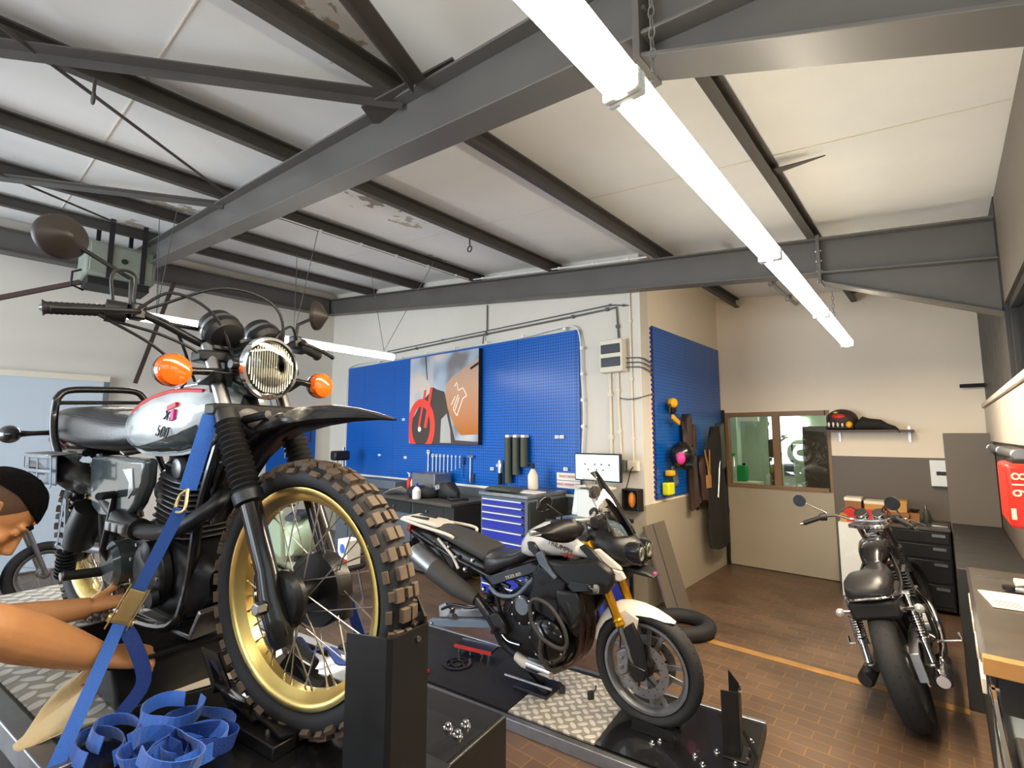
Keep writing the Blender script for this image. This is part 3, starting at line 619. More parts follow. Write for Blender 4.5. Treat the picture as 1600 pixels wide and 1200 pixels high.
for k, (a, b_, l) in enumerate(((-5.25, -4.62, 'grey bench cabinet at the right end under the long worktop'), (-6.0, -5.27, 'grey bench cabinet in the middle under the long worktop'), (-7.2, -6.45, 'grey bench cabinet towards the left under the long worktop'))):
    t = cabinet('bench_cabinet', a, b_, 3.98, 4.62, .89, 'cab_grey', l)
    hw = (b_-a)/2
    for s in (-1, 1):
        d = MB().box(-hw/2+s*hw/2+.012, hw/2+s*hw/2-.012, -.342, -.325, .08, .72).build('door', 'cab_grey', t, bev=.004); MB().box(s*.05-.008, s*.05+.008, -.355, -.342, .40, .52).build('handle', 'black_matt', d, smooth=False)
    d = MB().box(-hw+.012, hw-.012, -.342, -.325, .735, .875).build('drawer', 'cab_dark', t, bev=.004)
    MB().lathe((0, -.345, .80), (0, -1, 0), [(0, .012), (.02, .016), (.022, 0)], 12).build('knob', 'steel', d)
MB().box(-4.618, -4.43, 3.95, 4.62, .04, .89).build('end_unit', 'cab_dark', None, bev=.004); tag(bpy.data.objects['end_unit'], 'black end unit closing the workbench beside the blue drawer cabinet', 'cabinet')
# things lying on the bench
t = thing('scooter_tyre', 'dark small tyre lying flat on the workbench', 'tyre', (-5.28, 4.22, .93))
def tyre_flat(b, R, r, asp=1.0):
    return b.lathe((0, 0, 0), (0, 0, 1), [(r*asp+r*asp*math.sin(a), R+r*math.cos(a)) for a in [2*PI*i/16 for i in range(16)]], 40, closed=True)
tyre_flat(MB(), .20, .07, .95).build('tyre_carcass', 'rubber', t)
MB().lathe((0, 0, .03), (0, 0, 1), [(0, .13), (.08, .135), (.085, .10), (.0, .09)], 30, closed=True).build('rim', 'dark_alloy', t)
tag(MB().box(-5.72, -5.22, 4.30, 4.60, .93, 1.22).build('grey_box', 'alloy', bev=.006), 'grey sheet metal box standing at the back of the workbench', 'box')
tag(MB().box(-7.1, -6.2, 4.35, 4.6, .93, 1.06).build('parts_tray', 'cab_grey', bev=.01), 'low grey parts bin on the left of the workbench', 'bin')
def bottle(x, y, z, r, h, m, cap, label, nm='bottle', nozzle=False):
    t = thing(nm, label, 'bottle', (x, y, z)); MB().lathe((0, 0, 0), (0, 0, 1), [(0, r*.85), (.01, r), (h*.55, r), (h*.72, r*.55), (h*.8, r*.3)], 20).build('flask', m, t)
    MB().lathe((0, 0, h*.8), (0, 0, 1), [(0, r*.38), (h*.2, r*.34)], 14).build('cap', cap, t)
    if nozzle: MB().cyl((0, 0, h*.97), (-r*1.3, 0, h*1.02), .008, n=8).build('nozzle', cap, t)
bottle(-5.98, 4.45, .93, .04, .26, 'red_plastic', 'cream', 'red bottle standing left of the grey box on the workbench', nozzle=True)
bottle(-5.83, 4.42, .93, .05, .27, 'cream', 'black_matt', 'cream bottle between the red bottle and the grey box', nozzle=True)
bottle(-3.62, 4.45, 1.121, .06, .30, 'bottle_white', 'black_matt', 'white spray bottle with a black pump head on the blue cabinet', 'spray_bottle', True)
t = thing('engine_part', 'dark lumpy engine part beside the tyre on the workbench', 'engine part', (-4.86, 4.25, .93))
MB().body([(-.16, .05, 0, .12, 3), (-.1, .10, 0, .2, 3), (.02, .11, 0, .22, 2.5), (.12, .07, 0, .15, 3), (.18, .03, .02, .1, 3)]).build('casting', 'black_matt', t); MB().lathe((-.12, -.08, .12), (-.3, -.2, 1), [(0, .05), (.06, .05), (.065, .03)], 18).build('flange', 'alloy', t)
MB().tube(smoothpts([(.1, -.1, .03), (.2, -.15, .02), (.3, -.08, .03), (.34, .02, .02)], 5), .018, 8).build('hose', 'black_matt', t)
t = thing('paper_sheet', 'crumpled white paper sheet left of the tyre on the workbench', 'paper', (-5.75, 4.08, .935)); MB().rings([[(-.2, -.1, 0), (-.2, .1, .02), (-.2, .1, .022), (-.2, -.1, .002)], [(0, -.12, .07), (0, .1, .03), (0, .1, .033), (0, -.12, .073)], [(.18, -.06, .12), (.18, .1, .02), (.18, .1, .023), (.18, -.06, .123)]]).build('sheet', 'paper', t)
t = thing('bench_vice', 'black bench vice on the left part of the workbench', 'vice', (-7.15, 4.1, .93))
MB().box(-.09, .09, -.09, .09, 0, .04).build('base', 'black_satin', t, bev=.01); MB().box(-.05, .05, -.13, .12, .04, .2).build('jaw_body', 'black_satin', t, bev=.012); MB().box(-.07, .07, -.2, -.15, .05, .22).build('front_jaw', 'black_satin', t, bev=.01)
MB().cyl((0, -.30, .1), (0, -.14, .1), .014).cyl((-.09, -.29, .1), (.09, -.29, .1), .008).build('screw', 'steel', t)
t = thing('drill_press', 'dark drill stand rising from the left of the bench behind the front tyre', 'drill', (-7.62, 4.3, .93))
MB().cyl((0, 0, 0), (0, 0, .62), .025).build('column', 'steel', t); MB().box(-.14, .14, -.18, .12, 0, .03).build('foot', 'black_satin', t, bev=.006); MB().box(-.09, .09, -.2, .08, .40, .56).build('motor_head', 'black_satin', t, bev=.03); MB().cyl((0, -.12, .3), (0, -.12, .4), .02).build('chuck', 'steel', t)
t = thing('green_cloth', 'folded olive green cloth lying on the blue drawer cabinet', 'cloth', (-3.78, 4.1, 1.121))
MB().body([(-.24, .05, 0, .02, 2.5), (-.15, .11, 0, .05, 2.5), (0, .13, 0, .06, 2.5), (.15, .12, 0, .045, 2.5), (.26, .05, 0, .02, 2.5)], 20).build('folded_cloth', 'olive', t)
t = thing('white_tray', 'flat white tray under the spray bottle on the blue drawer cabinet', 'tray', (-3.45, 4.2, 1.121)); MB().box(-.14, .14, -.1, .1, 0, .012).build('dish', 'paper', t, bev=.004)
# computer corner
t = thing('computer_cart', 'black two-shelf cart carrying the monitor and the diagnostic computer', 'cart', (-2.78, 4.3, 0))
MB().box(-.36, .36, -.25, .3, .86, .9).build('upper_shelf', 'black_satin', t, bev=.005); MB().box(-.36, .36, -.25, .3, .45, .48).build('lower_shelf', 'black_satin', t, bev=.005)
for x in (-.33, .33):
    for y in (-.22, .27): MB().box(x-.015, x+.015, y-.015, y+.015, 0, .86).build('leg', 'black_satin', t, smooth=False)
t = thing('monitor', 'flat computer monitor with a pale blue window on its screen', 'monitor', (-2.74, 4.45, .9))
MB().box(-.275, .275, -.025, .02, .37, .66).build('housing', 'black_plastic', t, bev=.006); MB().box(-.26, .26, -.0285, -.024, .385, .645).build('screen', 'screen', t, smooth=False)
MB().box(-.235, .20, -.0305, -.028, .40, .615).build('window', 'screen_pale', t, smooth=False); MB().box(-.03, .03, -.02, .03, .04, .42).build('neck', 'black_plastic', t, bev=.004); MB().box(-.12, .12, -.1, .08, .0, .02).build('foot', 'black_plastic', t, bev=.004)
for k, (x, z) in enumerate(((-.14, .545), (-.02, .545), (.06, .545), (.15, .545), (-.10, .49), (0, .49), (.08, .49))): MB().box(x-.012, x+.012, -.0318, -.0303, z-.010, z+.010).build('icon', 'screen_ink', t, smooth=False)
t = thing('laptop', 'grey-white diagnostic laptop with a pale screen under the monitor', 'laptop', (-2.78, 4.14, .9), (0, 0, math.radians(-6)))
MB().box(-.19, .19, -.13, .12, 0, .03).build('keyboard_base', 'cab_grey', t, bev=.006)
lid = MB().box(-.19, .19, -.012, .012, 0, .27).build('lid', 'white_gloss', t, bev=.006, loc=(0, .12, .03)); lid.rotation_euler = (math.radians(-12), 0, 0)
MB().box(-.165, .09, -.0145, -.011, .03, .24).build('screen', 'screen', lid, smooth=False)
t = thing('sheet_music_pile', 'pale open folder lying on top of the laptop', 'folder', (-2.72, 4.3, 1.212)); MB().body([(-.22, .1, 0, .012, 3), (0, .12, .01, .035, 3), (.22, .1, 0, .02, 3)], 16).build('folder', 'cream', t); t.name = 'folder'
MB().box(-2.86, -2.6, 4.22, 4.4, .901, 1.205).build('printer_block', 'white_gloss', None, bev=.01); tag(bpy.data.objects['printer_block'], 'white computer case behind the laptop', 'computer')
bpy.data.objects['printer_block'].name = 'computer_case'
t = thing('black_pouch', 'black open box with an orange round inside hanging at the wall corner', 'box', (-2.44, 4.62, 1.09)); MB().box(-.085, .085, .02, .06, -.11, .11).build('back', 'black_matt', t, smooth=False)
b = MB(); b.box(-.09, -.08, -.06, .06, -.11, .11).box(.08, .09, -.06, .06, -.11, .11).box(-.08, .08, -.06, .06, -.11, -.10).box(-.08, .08, -.06, .06, .10, .11); b.build('frame', 'black_matt', t, smooth=False)
MB().ball((0, -.01, -.0), (.04, .04, .08), 16, 10).build('orange_round', 'orange_fruit', t); 
t = thing('blue_crate', 'deep blue plastic bin on the floor behind the white motorcycle', 'bin', (-2.70, 4.35, 0)); MB().box(-.2, .2, -.2, .2, .02, .36).build('bin_body', 'blue_metal', t, bev=.02); MB().box(-.21, .21, -.21, .21, .33, .37).build('rim', 'blue_metal', t, bev=.01)
# ================= side wall =================
tag(MB().box(-2.345, -2.325, 4.95, 7.05, 1.07, 2.95).build('side_pegboard', 'pegboard_side', smooth=False), 'tall blue pegboard on the side wall hung with helmets and aprons', 'pegboard')
b = MB()
for k in range(36): b.box(-2.352, -2.318, 4.925, 4.95, 1.09+k*.052, 1.112+k*.052)
tag(b.build('slotted_rail', 'blue_metal', smooth=False), 'slotted blue edge rail of the side pegboard at the corner', 'rail')
t = thing('ear_defenders', 'yellow and black ear defenders with a face guard, top left of the side pegboard', 'ear defenders', (-2.26, 5.25, 2.03))
MB().lathe((.03, -.01, .08), (1, -.2, 0), [(-.05, .03), (-.04, .055), (.0, .055), (.02, .04), (.022, 0)], 18).build('ear_cup', 'yellow', t)
MB().lathe((-.02, .06, .02), (1, 0, 0), [(-.03, .03), (-.02, .06), (.02, .06), (.04, .03)], 18).build('inner_cup', 'black_plastic', t)
MB().tube([(.0, .09*math.cos(a)+.02, .10*math.sin(a)) for a in [PI*i/10*1.1 for i in range(11)]], .012, 8).build('headband', 'black_plastic', t)
MB().obox((.03, .02, -.11), (.03, .20, .055), (math.radians(-22), 0, 0)).build('strap_guard', 'yellow', t, bev=.01)
t = thing('hanging_helmet', 'black motorcycle helmet with a pink patch hanging on the side pegboard', 'helmet', (-2.17, 5.27, 1.53))
MB().ball((0, 0, 0), (.13, .15, .155), 28, 18).build('shell', 'black_paint', t); MB().body([(.06, .09, -.15, -.05, 2.5), (.13, .07, -.13, -.06, 2.5)], 16).build('chin_bar', 'black_paint', t)
MB().ball((.03, -.115, -.02), (.05, .045, .075), 16, 10).build('pink_patch', 'magenta', t); MB().ball((.035, .05, .03), (.105, .085, .075), 20, 12).build('visor', 'dark_alloy', t)
t = thing('lime_goggles', 'yellow and grey work goggles hanging under the black helmet', 'goggles', (-2.27, 5.17, 1.34)); MB().box(-.03, .05, -.07, .03, -.03, .03).build('goggle_frame', 'yellow', t, bev=.012); MB().obox((.02, .08, -.03), (.02, .12, .22), (math.radians(15), 0, 0)).build('grey_pad', 'cab_grey', t, bev=.01)
t = thing('lime_case', 'bright lime yellow tool case low on the side pegboard', 'case', (-2.27, 5.13, 1.17)); MB().box(-.04, .04, -.09, .06, -.06, .07).build('case', 'lime', t, bev=.012); MB().tube([(0, -.05, .07), (0, -.04, .1), (0, .02, .1), (0, .03, .07)], .007, 6).build('handle', 'black_matt', t)
# hanging belts, aprons, jackets
def cloth_hang(name, y, zt, zb_, w_, m, label, cat, x=-2.24, flare=1.0, parts=None, seed=0):
    t = thing(name, label, cat, (x, y, zb_)); r = random.Random(seed); rg = []; n = 20; H = zt-zb_
    for i in range(15):
        u = i/14; z = H*u; wd = w_*(flare+(1-flare)*u)*(1 if u < .85 else max(.25, 1-(u-.85)*5)); ring = []
        for j in range(n):
            a = 2*PI*j/n; k = 1+.16*math.sin(3*a+seed+u*3)+.08*math.sin(7*a+u*5+seed)
            ring.append((.055*k*math.cos(a), wd/2*k*math.sin(a), z+(.03*math.sin(2*a+seed) if i == 0 else 0)))
        rg.append(ring)
    MB().rings(rg).build('fabric', m, t, ang=70); return t
t = cloth_hang('tool_belt', 5.62, 2.0, 1.62, .16, 'leather_brown', 'dark brown leather strap bundle hanging behind the ear defenders', 'belt', seed=1)
t = cloth_hang('work_apron', 5.74, 1.88, .9, .10, 'leather_brown', 'narrow dark brown belt with long ends hanging on the side pegboard', 'belt', seed=2)
t = cloth_hang('work_apron', 6.05, 1.50, .95, .22, 'leather_brown', 'brown leather apron with tan braces hanging on the side pegboard', 'apron', seed=3)
for s in (-1, 1): MB().ribbon([(.06, s*.08, .62), (.075, s*.03, .42), (.075, s*.01, .22)], .03, (1, 0, 0), .006).build('brace', 'wood_edge', t)
MB().box(.055, .075, -.08, .08, .16, .32).build('pocket', 'wood_edge', t, bev=.01)
t = cloth_hang('long_jacket', 6.40, 1.86, .38, .40, 'dark_cloth', 'long black jacket hanging at the far end of the side pegboard', 'jacket', x=-2.2, flare=1.5, seed=5)
MB().tube([(.03, .05, 1.40), (.05, .0, 1.1), (.055, -.08, .8), (.05, -.12, .6)], .014, 8).build('sleeve_piping', 'steel', t)
t = cloth_hang('rolled_cover', 6.50, 1.9, 1.35, .12, 'olive', 'rolled olive cover hanging above the black jacket', 'cover', x=-2.17, seed=6)
t = cloth_hang('jacket_sleeve', 6.75, 1.1, .72, .16, 'dark_cloth', 'dark garment hanging lowest beside the door frame', 'garment', seed=8)
for y0, l, d in ((4.62, 'narrow grey sheet leaning on the wall corner', .17), (4.82, 'wide grey sheet leaning against the side wall on the floor', .26)):
    y0 -= .06; b = MB(); b.add([(-2.05, y0, 0), (-2.05, y0+d, 0), (-2.31, y0+d, .84), (-2.31, y0, .84), (-2.03, y0, .0), (-2.03, y0+d, .0), (-2.29, y0+d, .85), (-2.29, y0, .85)], [(0, 1, 2, 3), (7, 6, 5, 4), (0, 4, 5, 1), (1, 5, 6, 2), (2, 6, 7, 3), (3, 7, 4, 0)])
    tag(b.build('leaning_sheet', 'dark_grey_paint', smooth=False), l, 'sheet')
tag(tyre_flat(MB(), .225, .065, .95).build('spare_motorcycle_tyre', 'rubber', loc=(-1.88, 4.42, 0)), 'black motorcycle tyre lying on the floor behind the white motorcycle', 'tyre')

# ================= end wall: door, shelf, counter =================
d = struct(MB().box(-2.29, -1.055, 7.11, 7.17, .01, 1.05).build('door_2', 'grey_wainscot', smooth=False))
fr = MB(); fr.box(-2.29, -2.25, 7.09, 7.2, 1.05, 2.06).box(-1.08, -1.05, 7.09, 7.2, 1.05, 2.06).box(-2.25, -1.10, 7.1, 7.2, 2.0, 2.06).box(-2.25, -1.10, 7.09, 7.19, 1.05, 1.09).box(-1.70, -1.62, 7.11, 7.19, 1.09, 2.0)
fr.build('door_frame', 'brown_frame', d, smooth=False)
MB().box(-2.25, -1.70, 7.15, 7.156, 1.09, 2.0).build('pane', 'pane_glass', d, smooth=False); MB().box(-1.62, -1.10, 7.15, 7.156, 1.09, 2.0).build('pane', 'pane_glass', d, smooth=False)
tag(MB().box(-2.335, -2.295, 7.06, 7.108, 0, 2.1).build('corner_post', 'black_satin', smooth=False), 'dark steel corner post left of the glazed door', 'post')
# the office beyond the glass
struct(MB().box(-4.2, -.3, 7.3, 10.2, -.12, 0).build('floor', 'cream', smooth=False)); struct(MB().box(-4.2, -.3, 7.3, 10.2, 2.75, 2.85).build('ceiling', 'white_wall', smooth=False))
struct(MB().box(-4.2, -.3, 10.1, 10.2, 0, 2.75).build('wall_office', 'pale_green_wall', smooth=False)); struct(MB().box(-4.3, -4.2, 7.3, 10.2, 0, 2.75).build('wall_office', 'pale_green_wall', smooth=False)); struct(MB().box(-.4, -.3, 7.3, 10.1, 0, 2.75).build('wall_office', 'pale_green_wall', smooth=False))
struct(MB().box(-4.2, -2.531, 7.3, 7.35, 0, 2.75).build('wall_office', 'pale_green_wall', smooth=False))
tag(MB().box(-2.78, -2.62, 8.7, 8.9, 0, 2.75).build('office_pillar', 'pale_green_wall', bev=.01), 'pale green pillar seen through the left door pane', 'pillar')
tag(MB().box(-3.3, -2.3, 8.75, 8.85, 1.98, 2.12).build('office_lintel', 'cream', smooth=False), 'pale lintel bar crossing the room behind the left pane', 'lintel')
tag(MB().box(-2.20, -2.06, 8.9, 9.4, 0, 1.85).build('brown_cupboard', 'brown_board', bev=.006), 'tall dark brown cupboard seen through the left door pane', 'cupboard')
tag(MB().box(-1.56, -1.12, 8.2, 8.7, 0, 1.88).build('brown_cupboard', 'brown_board', bev=.006), 'tall dark brown cupboard at the right edge of the right pane', 'cupboard')
t = thing('white_fridge', 'white glass-fronted cabinet seen through the right door pane', 'cabinet', (-1.84, 9.15, 0)); MB().box(-.17, .22, -.25, .25, 0, 1.6).build('body', 'white_gloss', t, bev=.01); MB().box(-.14, .0, -.262, -.25, 1.1, 1.35).build('notice', 'cab_grey', t, smooth=False); MB().box(.02, .2, -.262, -.25, .9, 1.55).build('door', 'pale_green_wall', t, bev=.004); MB().tube([(.0, -.27, 1.5), (.0, -.3, 1.5), (.0, -.3, 1.6), (.0, -.27, 1.6)], .01, 8).build('handle', 'black_matt', t)
tag(MB().box(-2.14, -1.82, 10.06, 10.099, 1.72, 2.05).build('lit_sign', 'office_glow', smooth=False), 'bright white lit panel above the white cabinet', 'light panel')
t = thing('jerry_can', 'green plastic jerrycan on the office sill seen through the left pane', 'jerrycan', (-2.36, 8.0, 1.05)); MB().box(-.075, .075, -.06, .06, 0, .24).build('tank', 'green_plastic', t, bev=.02); MB().cyl((.03, 0, .24), (.03, 0, .275), .022).build('cap', 'black_matt', t)
t = thing('clear_bottle', 'clear bottle with a green collar standing left of the green jerrycan', 'bottle', (-2.46, 7.95, 1.05)); MB().lathe((0, 0, 0), (0, 0, 1), [(0, .04), (.01, .045), (.28, .045), (.34, .02), (.38, .02)], 16).build('flask', 'bulb_glass', t); MB().cyl((0, 0, .38), (0, 0, .42), .024).build('cap', 'green_plastic', t)
struct(MB().box(-2.6, -2.1, 7.85, 8.15, 1.0, 1.05).build('trim_15', 'cream', smooth=False)); struct(MB().box(-2.58, -2.12, 7.87, 8.13, 0, 1.0).build('trim_16', 'cream', smooth=False))
# wall shelf with helmet and gloves
t = thing('wall_shelf', 'thin brown wall shelf on steel brackets right of the glazed door', 'shelf', (-.65, 6.98, 1.80)); MB().box(-.40, .40, -.13, .13, -.012, .012).build('board', 'brown_board', t, bev=.002)
for x in (-.3, .36):
    MB().box(x-.012, x+.012, .11, .13, -.13, .05).build('bracket', 'steel', t, smooth=False)
t = thing('painted_helmet', 'colourful painted helmet with red and white teeth-like stripes on the wall shelf', 'helmet', (-.90, 6.96, 1.815))
MB().ball((0, 0, .12), (.16, .13, .125), 28, 18).build('shell', 'leather_brown', t)
MB().ball((-.01, -.03, .15), (.11, .105, .055), 20, 12).build('red_patch', 'red_plastic', t); MB().ball((-.04, -.07, .2), (.035, .03, .014), 12, 8).build('green_patch', 'lime', t)
for k in range(5): MB().ball((-.12+k*.045, -.112+.004*abs(k-2), .06), (.013, .016, .03), 10, 8).build('white_tooth', 'paper', t)
MB().ball((.08, -.10, .06), (.035, .03, .04), 12, 8).build('yellow_patch', 'yellow', t)
MB().body([(-.15, .10, .0, .05, 3), (0, .12, .0, .045, 3), (.12, .09, .0, .05, 3)], 20).build('neck_roll', 'black_matt', t)
t = thing('glove_pair', 'crumpled black gloves lying right of the painted helmet on the shelf', 'gloves', (-.60, 6.92, 1.812)); t.scale = (1.2, 1.2, 1.3)
MB().body([(-.14, .04, 0, .06, 2), (-.08, .07, 0, .12, 2), (-.02, .06, 0, .10, 2), (.06, .07, .0, .09, 2), (.12, .05, -.005, .05, 2), (.17, .03, -.02, .03, 2)], 18).build('glove', 'dark_cloth', t); 
for k in range(3): MB().tube([(.1, -.04+.03*k, .04), (.17, -.05+.03*k, .01), (.2, -.05+.03*k, -.02)], [.014, .012, .009], 8).build('finger', 'dark_cloth', t)
t = thing('switch_box', 'white wall switch box with a black slot above the counter', 'switch box', (-.06, 7.05, 1.34)); MB().box(-.08, .08, -.04, .045, -.14, .14).build('case', 'white_gloss', t, bev=.008); MB().box(-.03, .06, -.046, -.038, -.02, .02).build('slot', 'black_ink', t, smooth=False)
tag(MB().cyl((.16, 7.0, 2.27), (.36, 7.0, 2.27), .02, n=10).build('wall_spike', 'black_matt'), 'short dark bracket sticking out high in the corner of the end wall', 'bracket')
# tall dark unit and low cabinets on the right
tag(MB().box(-.01, .355, 6.62, 7.09, 0, 1.77).build('tall_cabinet', 'dark_grey_paint', bev=.004), 'tall dark grey cabinet in the corner by the right wall', 'cabinet')
t = thing('black_counter', 'low black counter with drawers against the end wall', 'counter', (-.26, 6.8, 0)); MB().box(-.25, .24, -.3, .28, .04, .80).build('body', 'black_satin', t, bev=.004); MB().box(-.26, .245, -.32, .29, .80, .83).build('top', 'bench_top', t, bev=.004)
for k, z in enumerate((.68, .53, .30, .08)):
    h = (.11, .13, .21, .20)[k]; d = MB().box(-.24, .23, -.315, -.3, z, z+h).build('drawer', 'black_satin', t, bev=.004); MB().box(.10, .20, -.33, -.315, z+h-.045, z+h-.02).build('handle', 'steel', d, smooth=False)
t = thing('white_cabinet', 'plain white low cabinet standing left of the black counter', 'cabinet', (-.73, 6.8, 0)); MB().box(-.215, .215, -.3, .28, 0, .80).build('body', 'white_gloss', t, bev=.004)
t = thing('red_crate', 'red plastic crate full of boxes on the counter behind the cruiser handlebar', 'crate', (-.70, 6.72, .801)); b = MB(); b.box(-.19, .19, -.15, -.14, 0, .15).box(-.19, .19, .14, .15, 0, .15).box(-.19, -.18, -.14, .14, 0, .15).box(.18, .19, -.14, .14, 0, .15).box(-.18, .18, -.14, .14, 0, .01); b.build('crate_shell', 'red_plastic', t, bev=.002); MB().box(-.19, .19, -.156, -.15, .11, .145).build('crate_lip', 'red_plastic', t, smooth=False)
def carton(x, y, z, sx, sy, sz, m, label, rz=0, lid=None):
    t = thing('carton', label, 'box', (x, y, z), (0, 0, rz)); MB().box(-sx/2, sx/2, -sy/2, sy/2, 0, sz).build('box', m, t, bev=.003); MB().box(-sx/2-.004, sx/2+.004, -sy/2-.004, sy/2+.004, sz-.03, sz+.003).build('lid', lid or m, t, smooth=False); return t
carton(-.81, 6.72, .815, .15, .2, .24, 'cardboard_dark', 'brown printed carton with a white top standing in the red crate at left', 0, 'paper')
carton(-.62, 6.72, .815, .17, .2, .22, 'cardboard', 'plain carton with a pale lid standing in the red crate at right', 0, 'cream')
carton(-.42, 6.74, .831, .17, .2, .10, 'cardboard_dark', 'lower carton of the two stacked right of the red crate')
carton(-.43, 6.74, .935, .16, .2, .12, 'cardboard', 'upper open carton stacked right of the red crate', .05)
carton(-.29, 6.75, .831, .08, .12, .10, 'cardboard_dark', 'small carton right of the two stacked cartons')
carton(-.90, 6.62, .801, .06, .12, .08, 'cardboard', 'small orange carton left of the red crate')
t = thing('bowl', 'black bowl on top of the small carton', 'bowl', (-.29, 6.75, .936)); MB().lathe((0, 0, 0), (0, 0, 1), [(0, .02), (.01, .03), (.03, .05), (.032, .046), (.012, .024)], 18).build('shell', 'black_paint', t)
bottle(-.20, 6.86, .831, .028, .18, 'olive', 'steel', 'thin dark bottle on the black counter near the switch box')
tag(MB().box(-.16, -.03, 6.55, 6.75, .831, .85).build('steel_tray', 'steel', bev=.004), 'flat shiny tray on the right end of the black counter', 'tray')

# ================= right side bench =================
t = thing('side_workbench', 'dark workbench with a chrome edge along the right wall', 'workbench', (.21, 3.55, 0))
MB().box(-.15, .145, -.83, .85, .86, .90).build('top', 'bench_top', t, bev=.002); MB().box(-.165, -.15, -.83, .85, .865, .898).build('edge_strip', 'chrome', t, smooth=False); MB().box(-.12, .14, -.80, .82, .06, .86).build('body', 'cab_dark', t, smooth=False); MB().box(-.09, .13, -.78, .8, 0, .06).build('plinth', 'black_matt', t, smooth=False)
for k in range(4):
    y = -.78+k*.405; d = MB().box(-.14, -.12, y, y+.39, .12, .84).build('drawer_front', 'cab_dark', t, bev=.003); MB().box(-.165, -.15, y+.08, y+.31, .70, .76).build('handle', 'cream', d, bev=.003)
tag(MB().box(.05, .355, 2.66, 2.71, .84, .905).build('wood_bar', 'wood_edge', bev=.003), 'light wooden bar across the near end of the side workbench', 'wooden bar')
t = thing('tool_trolley', 'open steel tool trolley with a chrome rail at the near right corner', 'tool trolley', (.21, 1.95, 0))
MB().box(-.14, .14, -.62, .62, .72, .75).build('tray', 'cab_grey', t, smooth=False); MB().box(-.14, .14, -.62, .62, .30, .33).build('lower_shelf', 'white_gloss', t, smooth=False); MB().box(-.15, -.13, -.65, .66, .80, .83).build('chrome_rail', 'chrome', t, bev=.005); MB().box(-.145, -.13, -.65, .66, .70, .80).build('side_sheet', 'cab_dark', t, smooth=False)
for y in (-.62, .62):
    for x in (-.135, .13): MB().box(x-.012, x+.012, y-.012, y+.012, .05, .83).build('post', 'steel', t, smooth=False)
    MB().lathe((-.135, y-.012, .04), (1, 0, 0), [(-.02, .04), (.02, .04)], 16).build('castor', 'black_matt', t)
tag(MB().box(.10, .28, 1.9, 2.3, .751, .80).build('open_toolbox', 'black_matt', bev=.01), 'black tool tray lying in the near steel trolley', 'tool tray')
t = thing('clipboard', 'white clipboard sheet with printed lines on the side workbench', 'clipboard', (.24, 3.62, .903), (0, 0, math.radians(8))); MB().box(-.14, .12, -.15, .16, 0, .006).build('sheet', 'paper', t, smooth=False)
for k in range(4): MB().box(-.12, -.02, -.13+.03*k, -.118+.03*k, .006, .0068).build('print_line', 'cab_grey', t, smooth=False)
t = thing('square_rule', 'thin steel try square lying at the far end of the side workbench', 'square', (.2, 4.15, .901)); MB().box(-.12, .1, -.006, .006, 0, .004).box(.08, .1, -.08, .006, 0, .004).build('blade', 'steel', t, smooth=False)
t = thing('cream_case', 'cream plastic case at the back of the side workbench', 'case', (.31, 4.0, .901)); MB().box(-.07, .04, -.1, .1, 0, .03).build('shell', 'cream', t, bev=.008)
t = thing('caliper_part', 'small steel brake part lying behind the clipboard', 'brake part', (.29, 3.86, .901)); MB().body([(-.06, .03, 0, .03, 3), (0, .05, 0, .045, 3), (.05, .03, 0, .03, 3)], 14).build('casting', 'steel', t); MB().lathe((-.08, .0, .01), (0, 0, 1), [(0, .03), (.02, .03)], 12).build('puck', 'black_matt', t)
tag(MB().box(.0, .355, 4.42, 6.6, 0, .88).build('low_cabinet', 'cab_dark', bev=.004), 'low dark grey cupboard row behind the side workbench', 'cabinet')
# under-panel strip lamp
t = thing('strip_lamp', 'grey switched-off strip lamp fixed to the right wall under the light panels', 'lamp', (.33, 5.6, 1.63)); MB().cyl((0, -1.4, 0), (0, 1.4, 0), .03, n=16).build('tube_cover', 'alloy', t); 
for y in (-1.3, -.2, .9): MB().cyl((0, y, 0), (0, y+.03, 0), .036, n=16).build('ring_clip', 'chrome', t)
t = thing('red_box', 'red hard case with pale lettering hung on the right wall', 'case', (.30, 4.16, 1.24)); MB().box(-.06, .055, -.30, .25, 0, .35).build('shell', 'red_plastic', t, bev=.02); MB().box(-.02, .05, -.2, .2, .35, .37).build('hanger', 'black_matt', t, smooth=False)
MB().box(-.052, -.032, -.3035, -.300, .05, .11).build('paper_label', 'cream', t, smooth=False)
text("lettering", "816", .09, 'cream', t, (-.012, -.302, .24), (PI/2, PI/2, 0), .001)
# ================= yellow floor line =================
tag(MB().box(-6.0, .0, 4.335, 4.42, 0, .003).build('floor_line', mat('floor_line_paint', S(168, 126, 72), .6, noise=.5, nscale=9), smooth=False), 'faded yellow line painted across the floor tiles', 'floor line')
mat('mirror_shell', S(52, 46, 42), .42, spec=.4)
mat('headlamp_bowl', S(244, 240, 226), .30, metal=.15, bump=.35, bscale=30, coat=.5)
mat('flute_glass', S(235, 235, 225), .25, metal=.2)
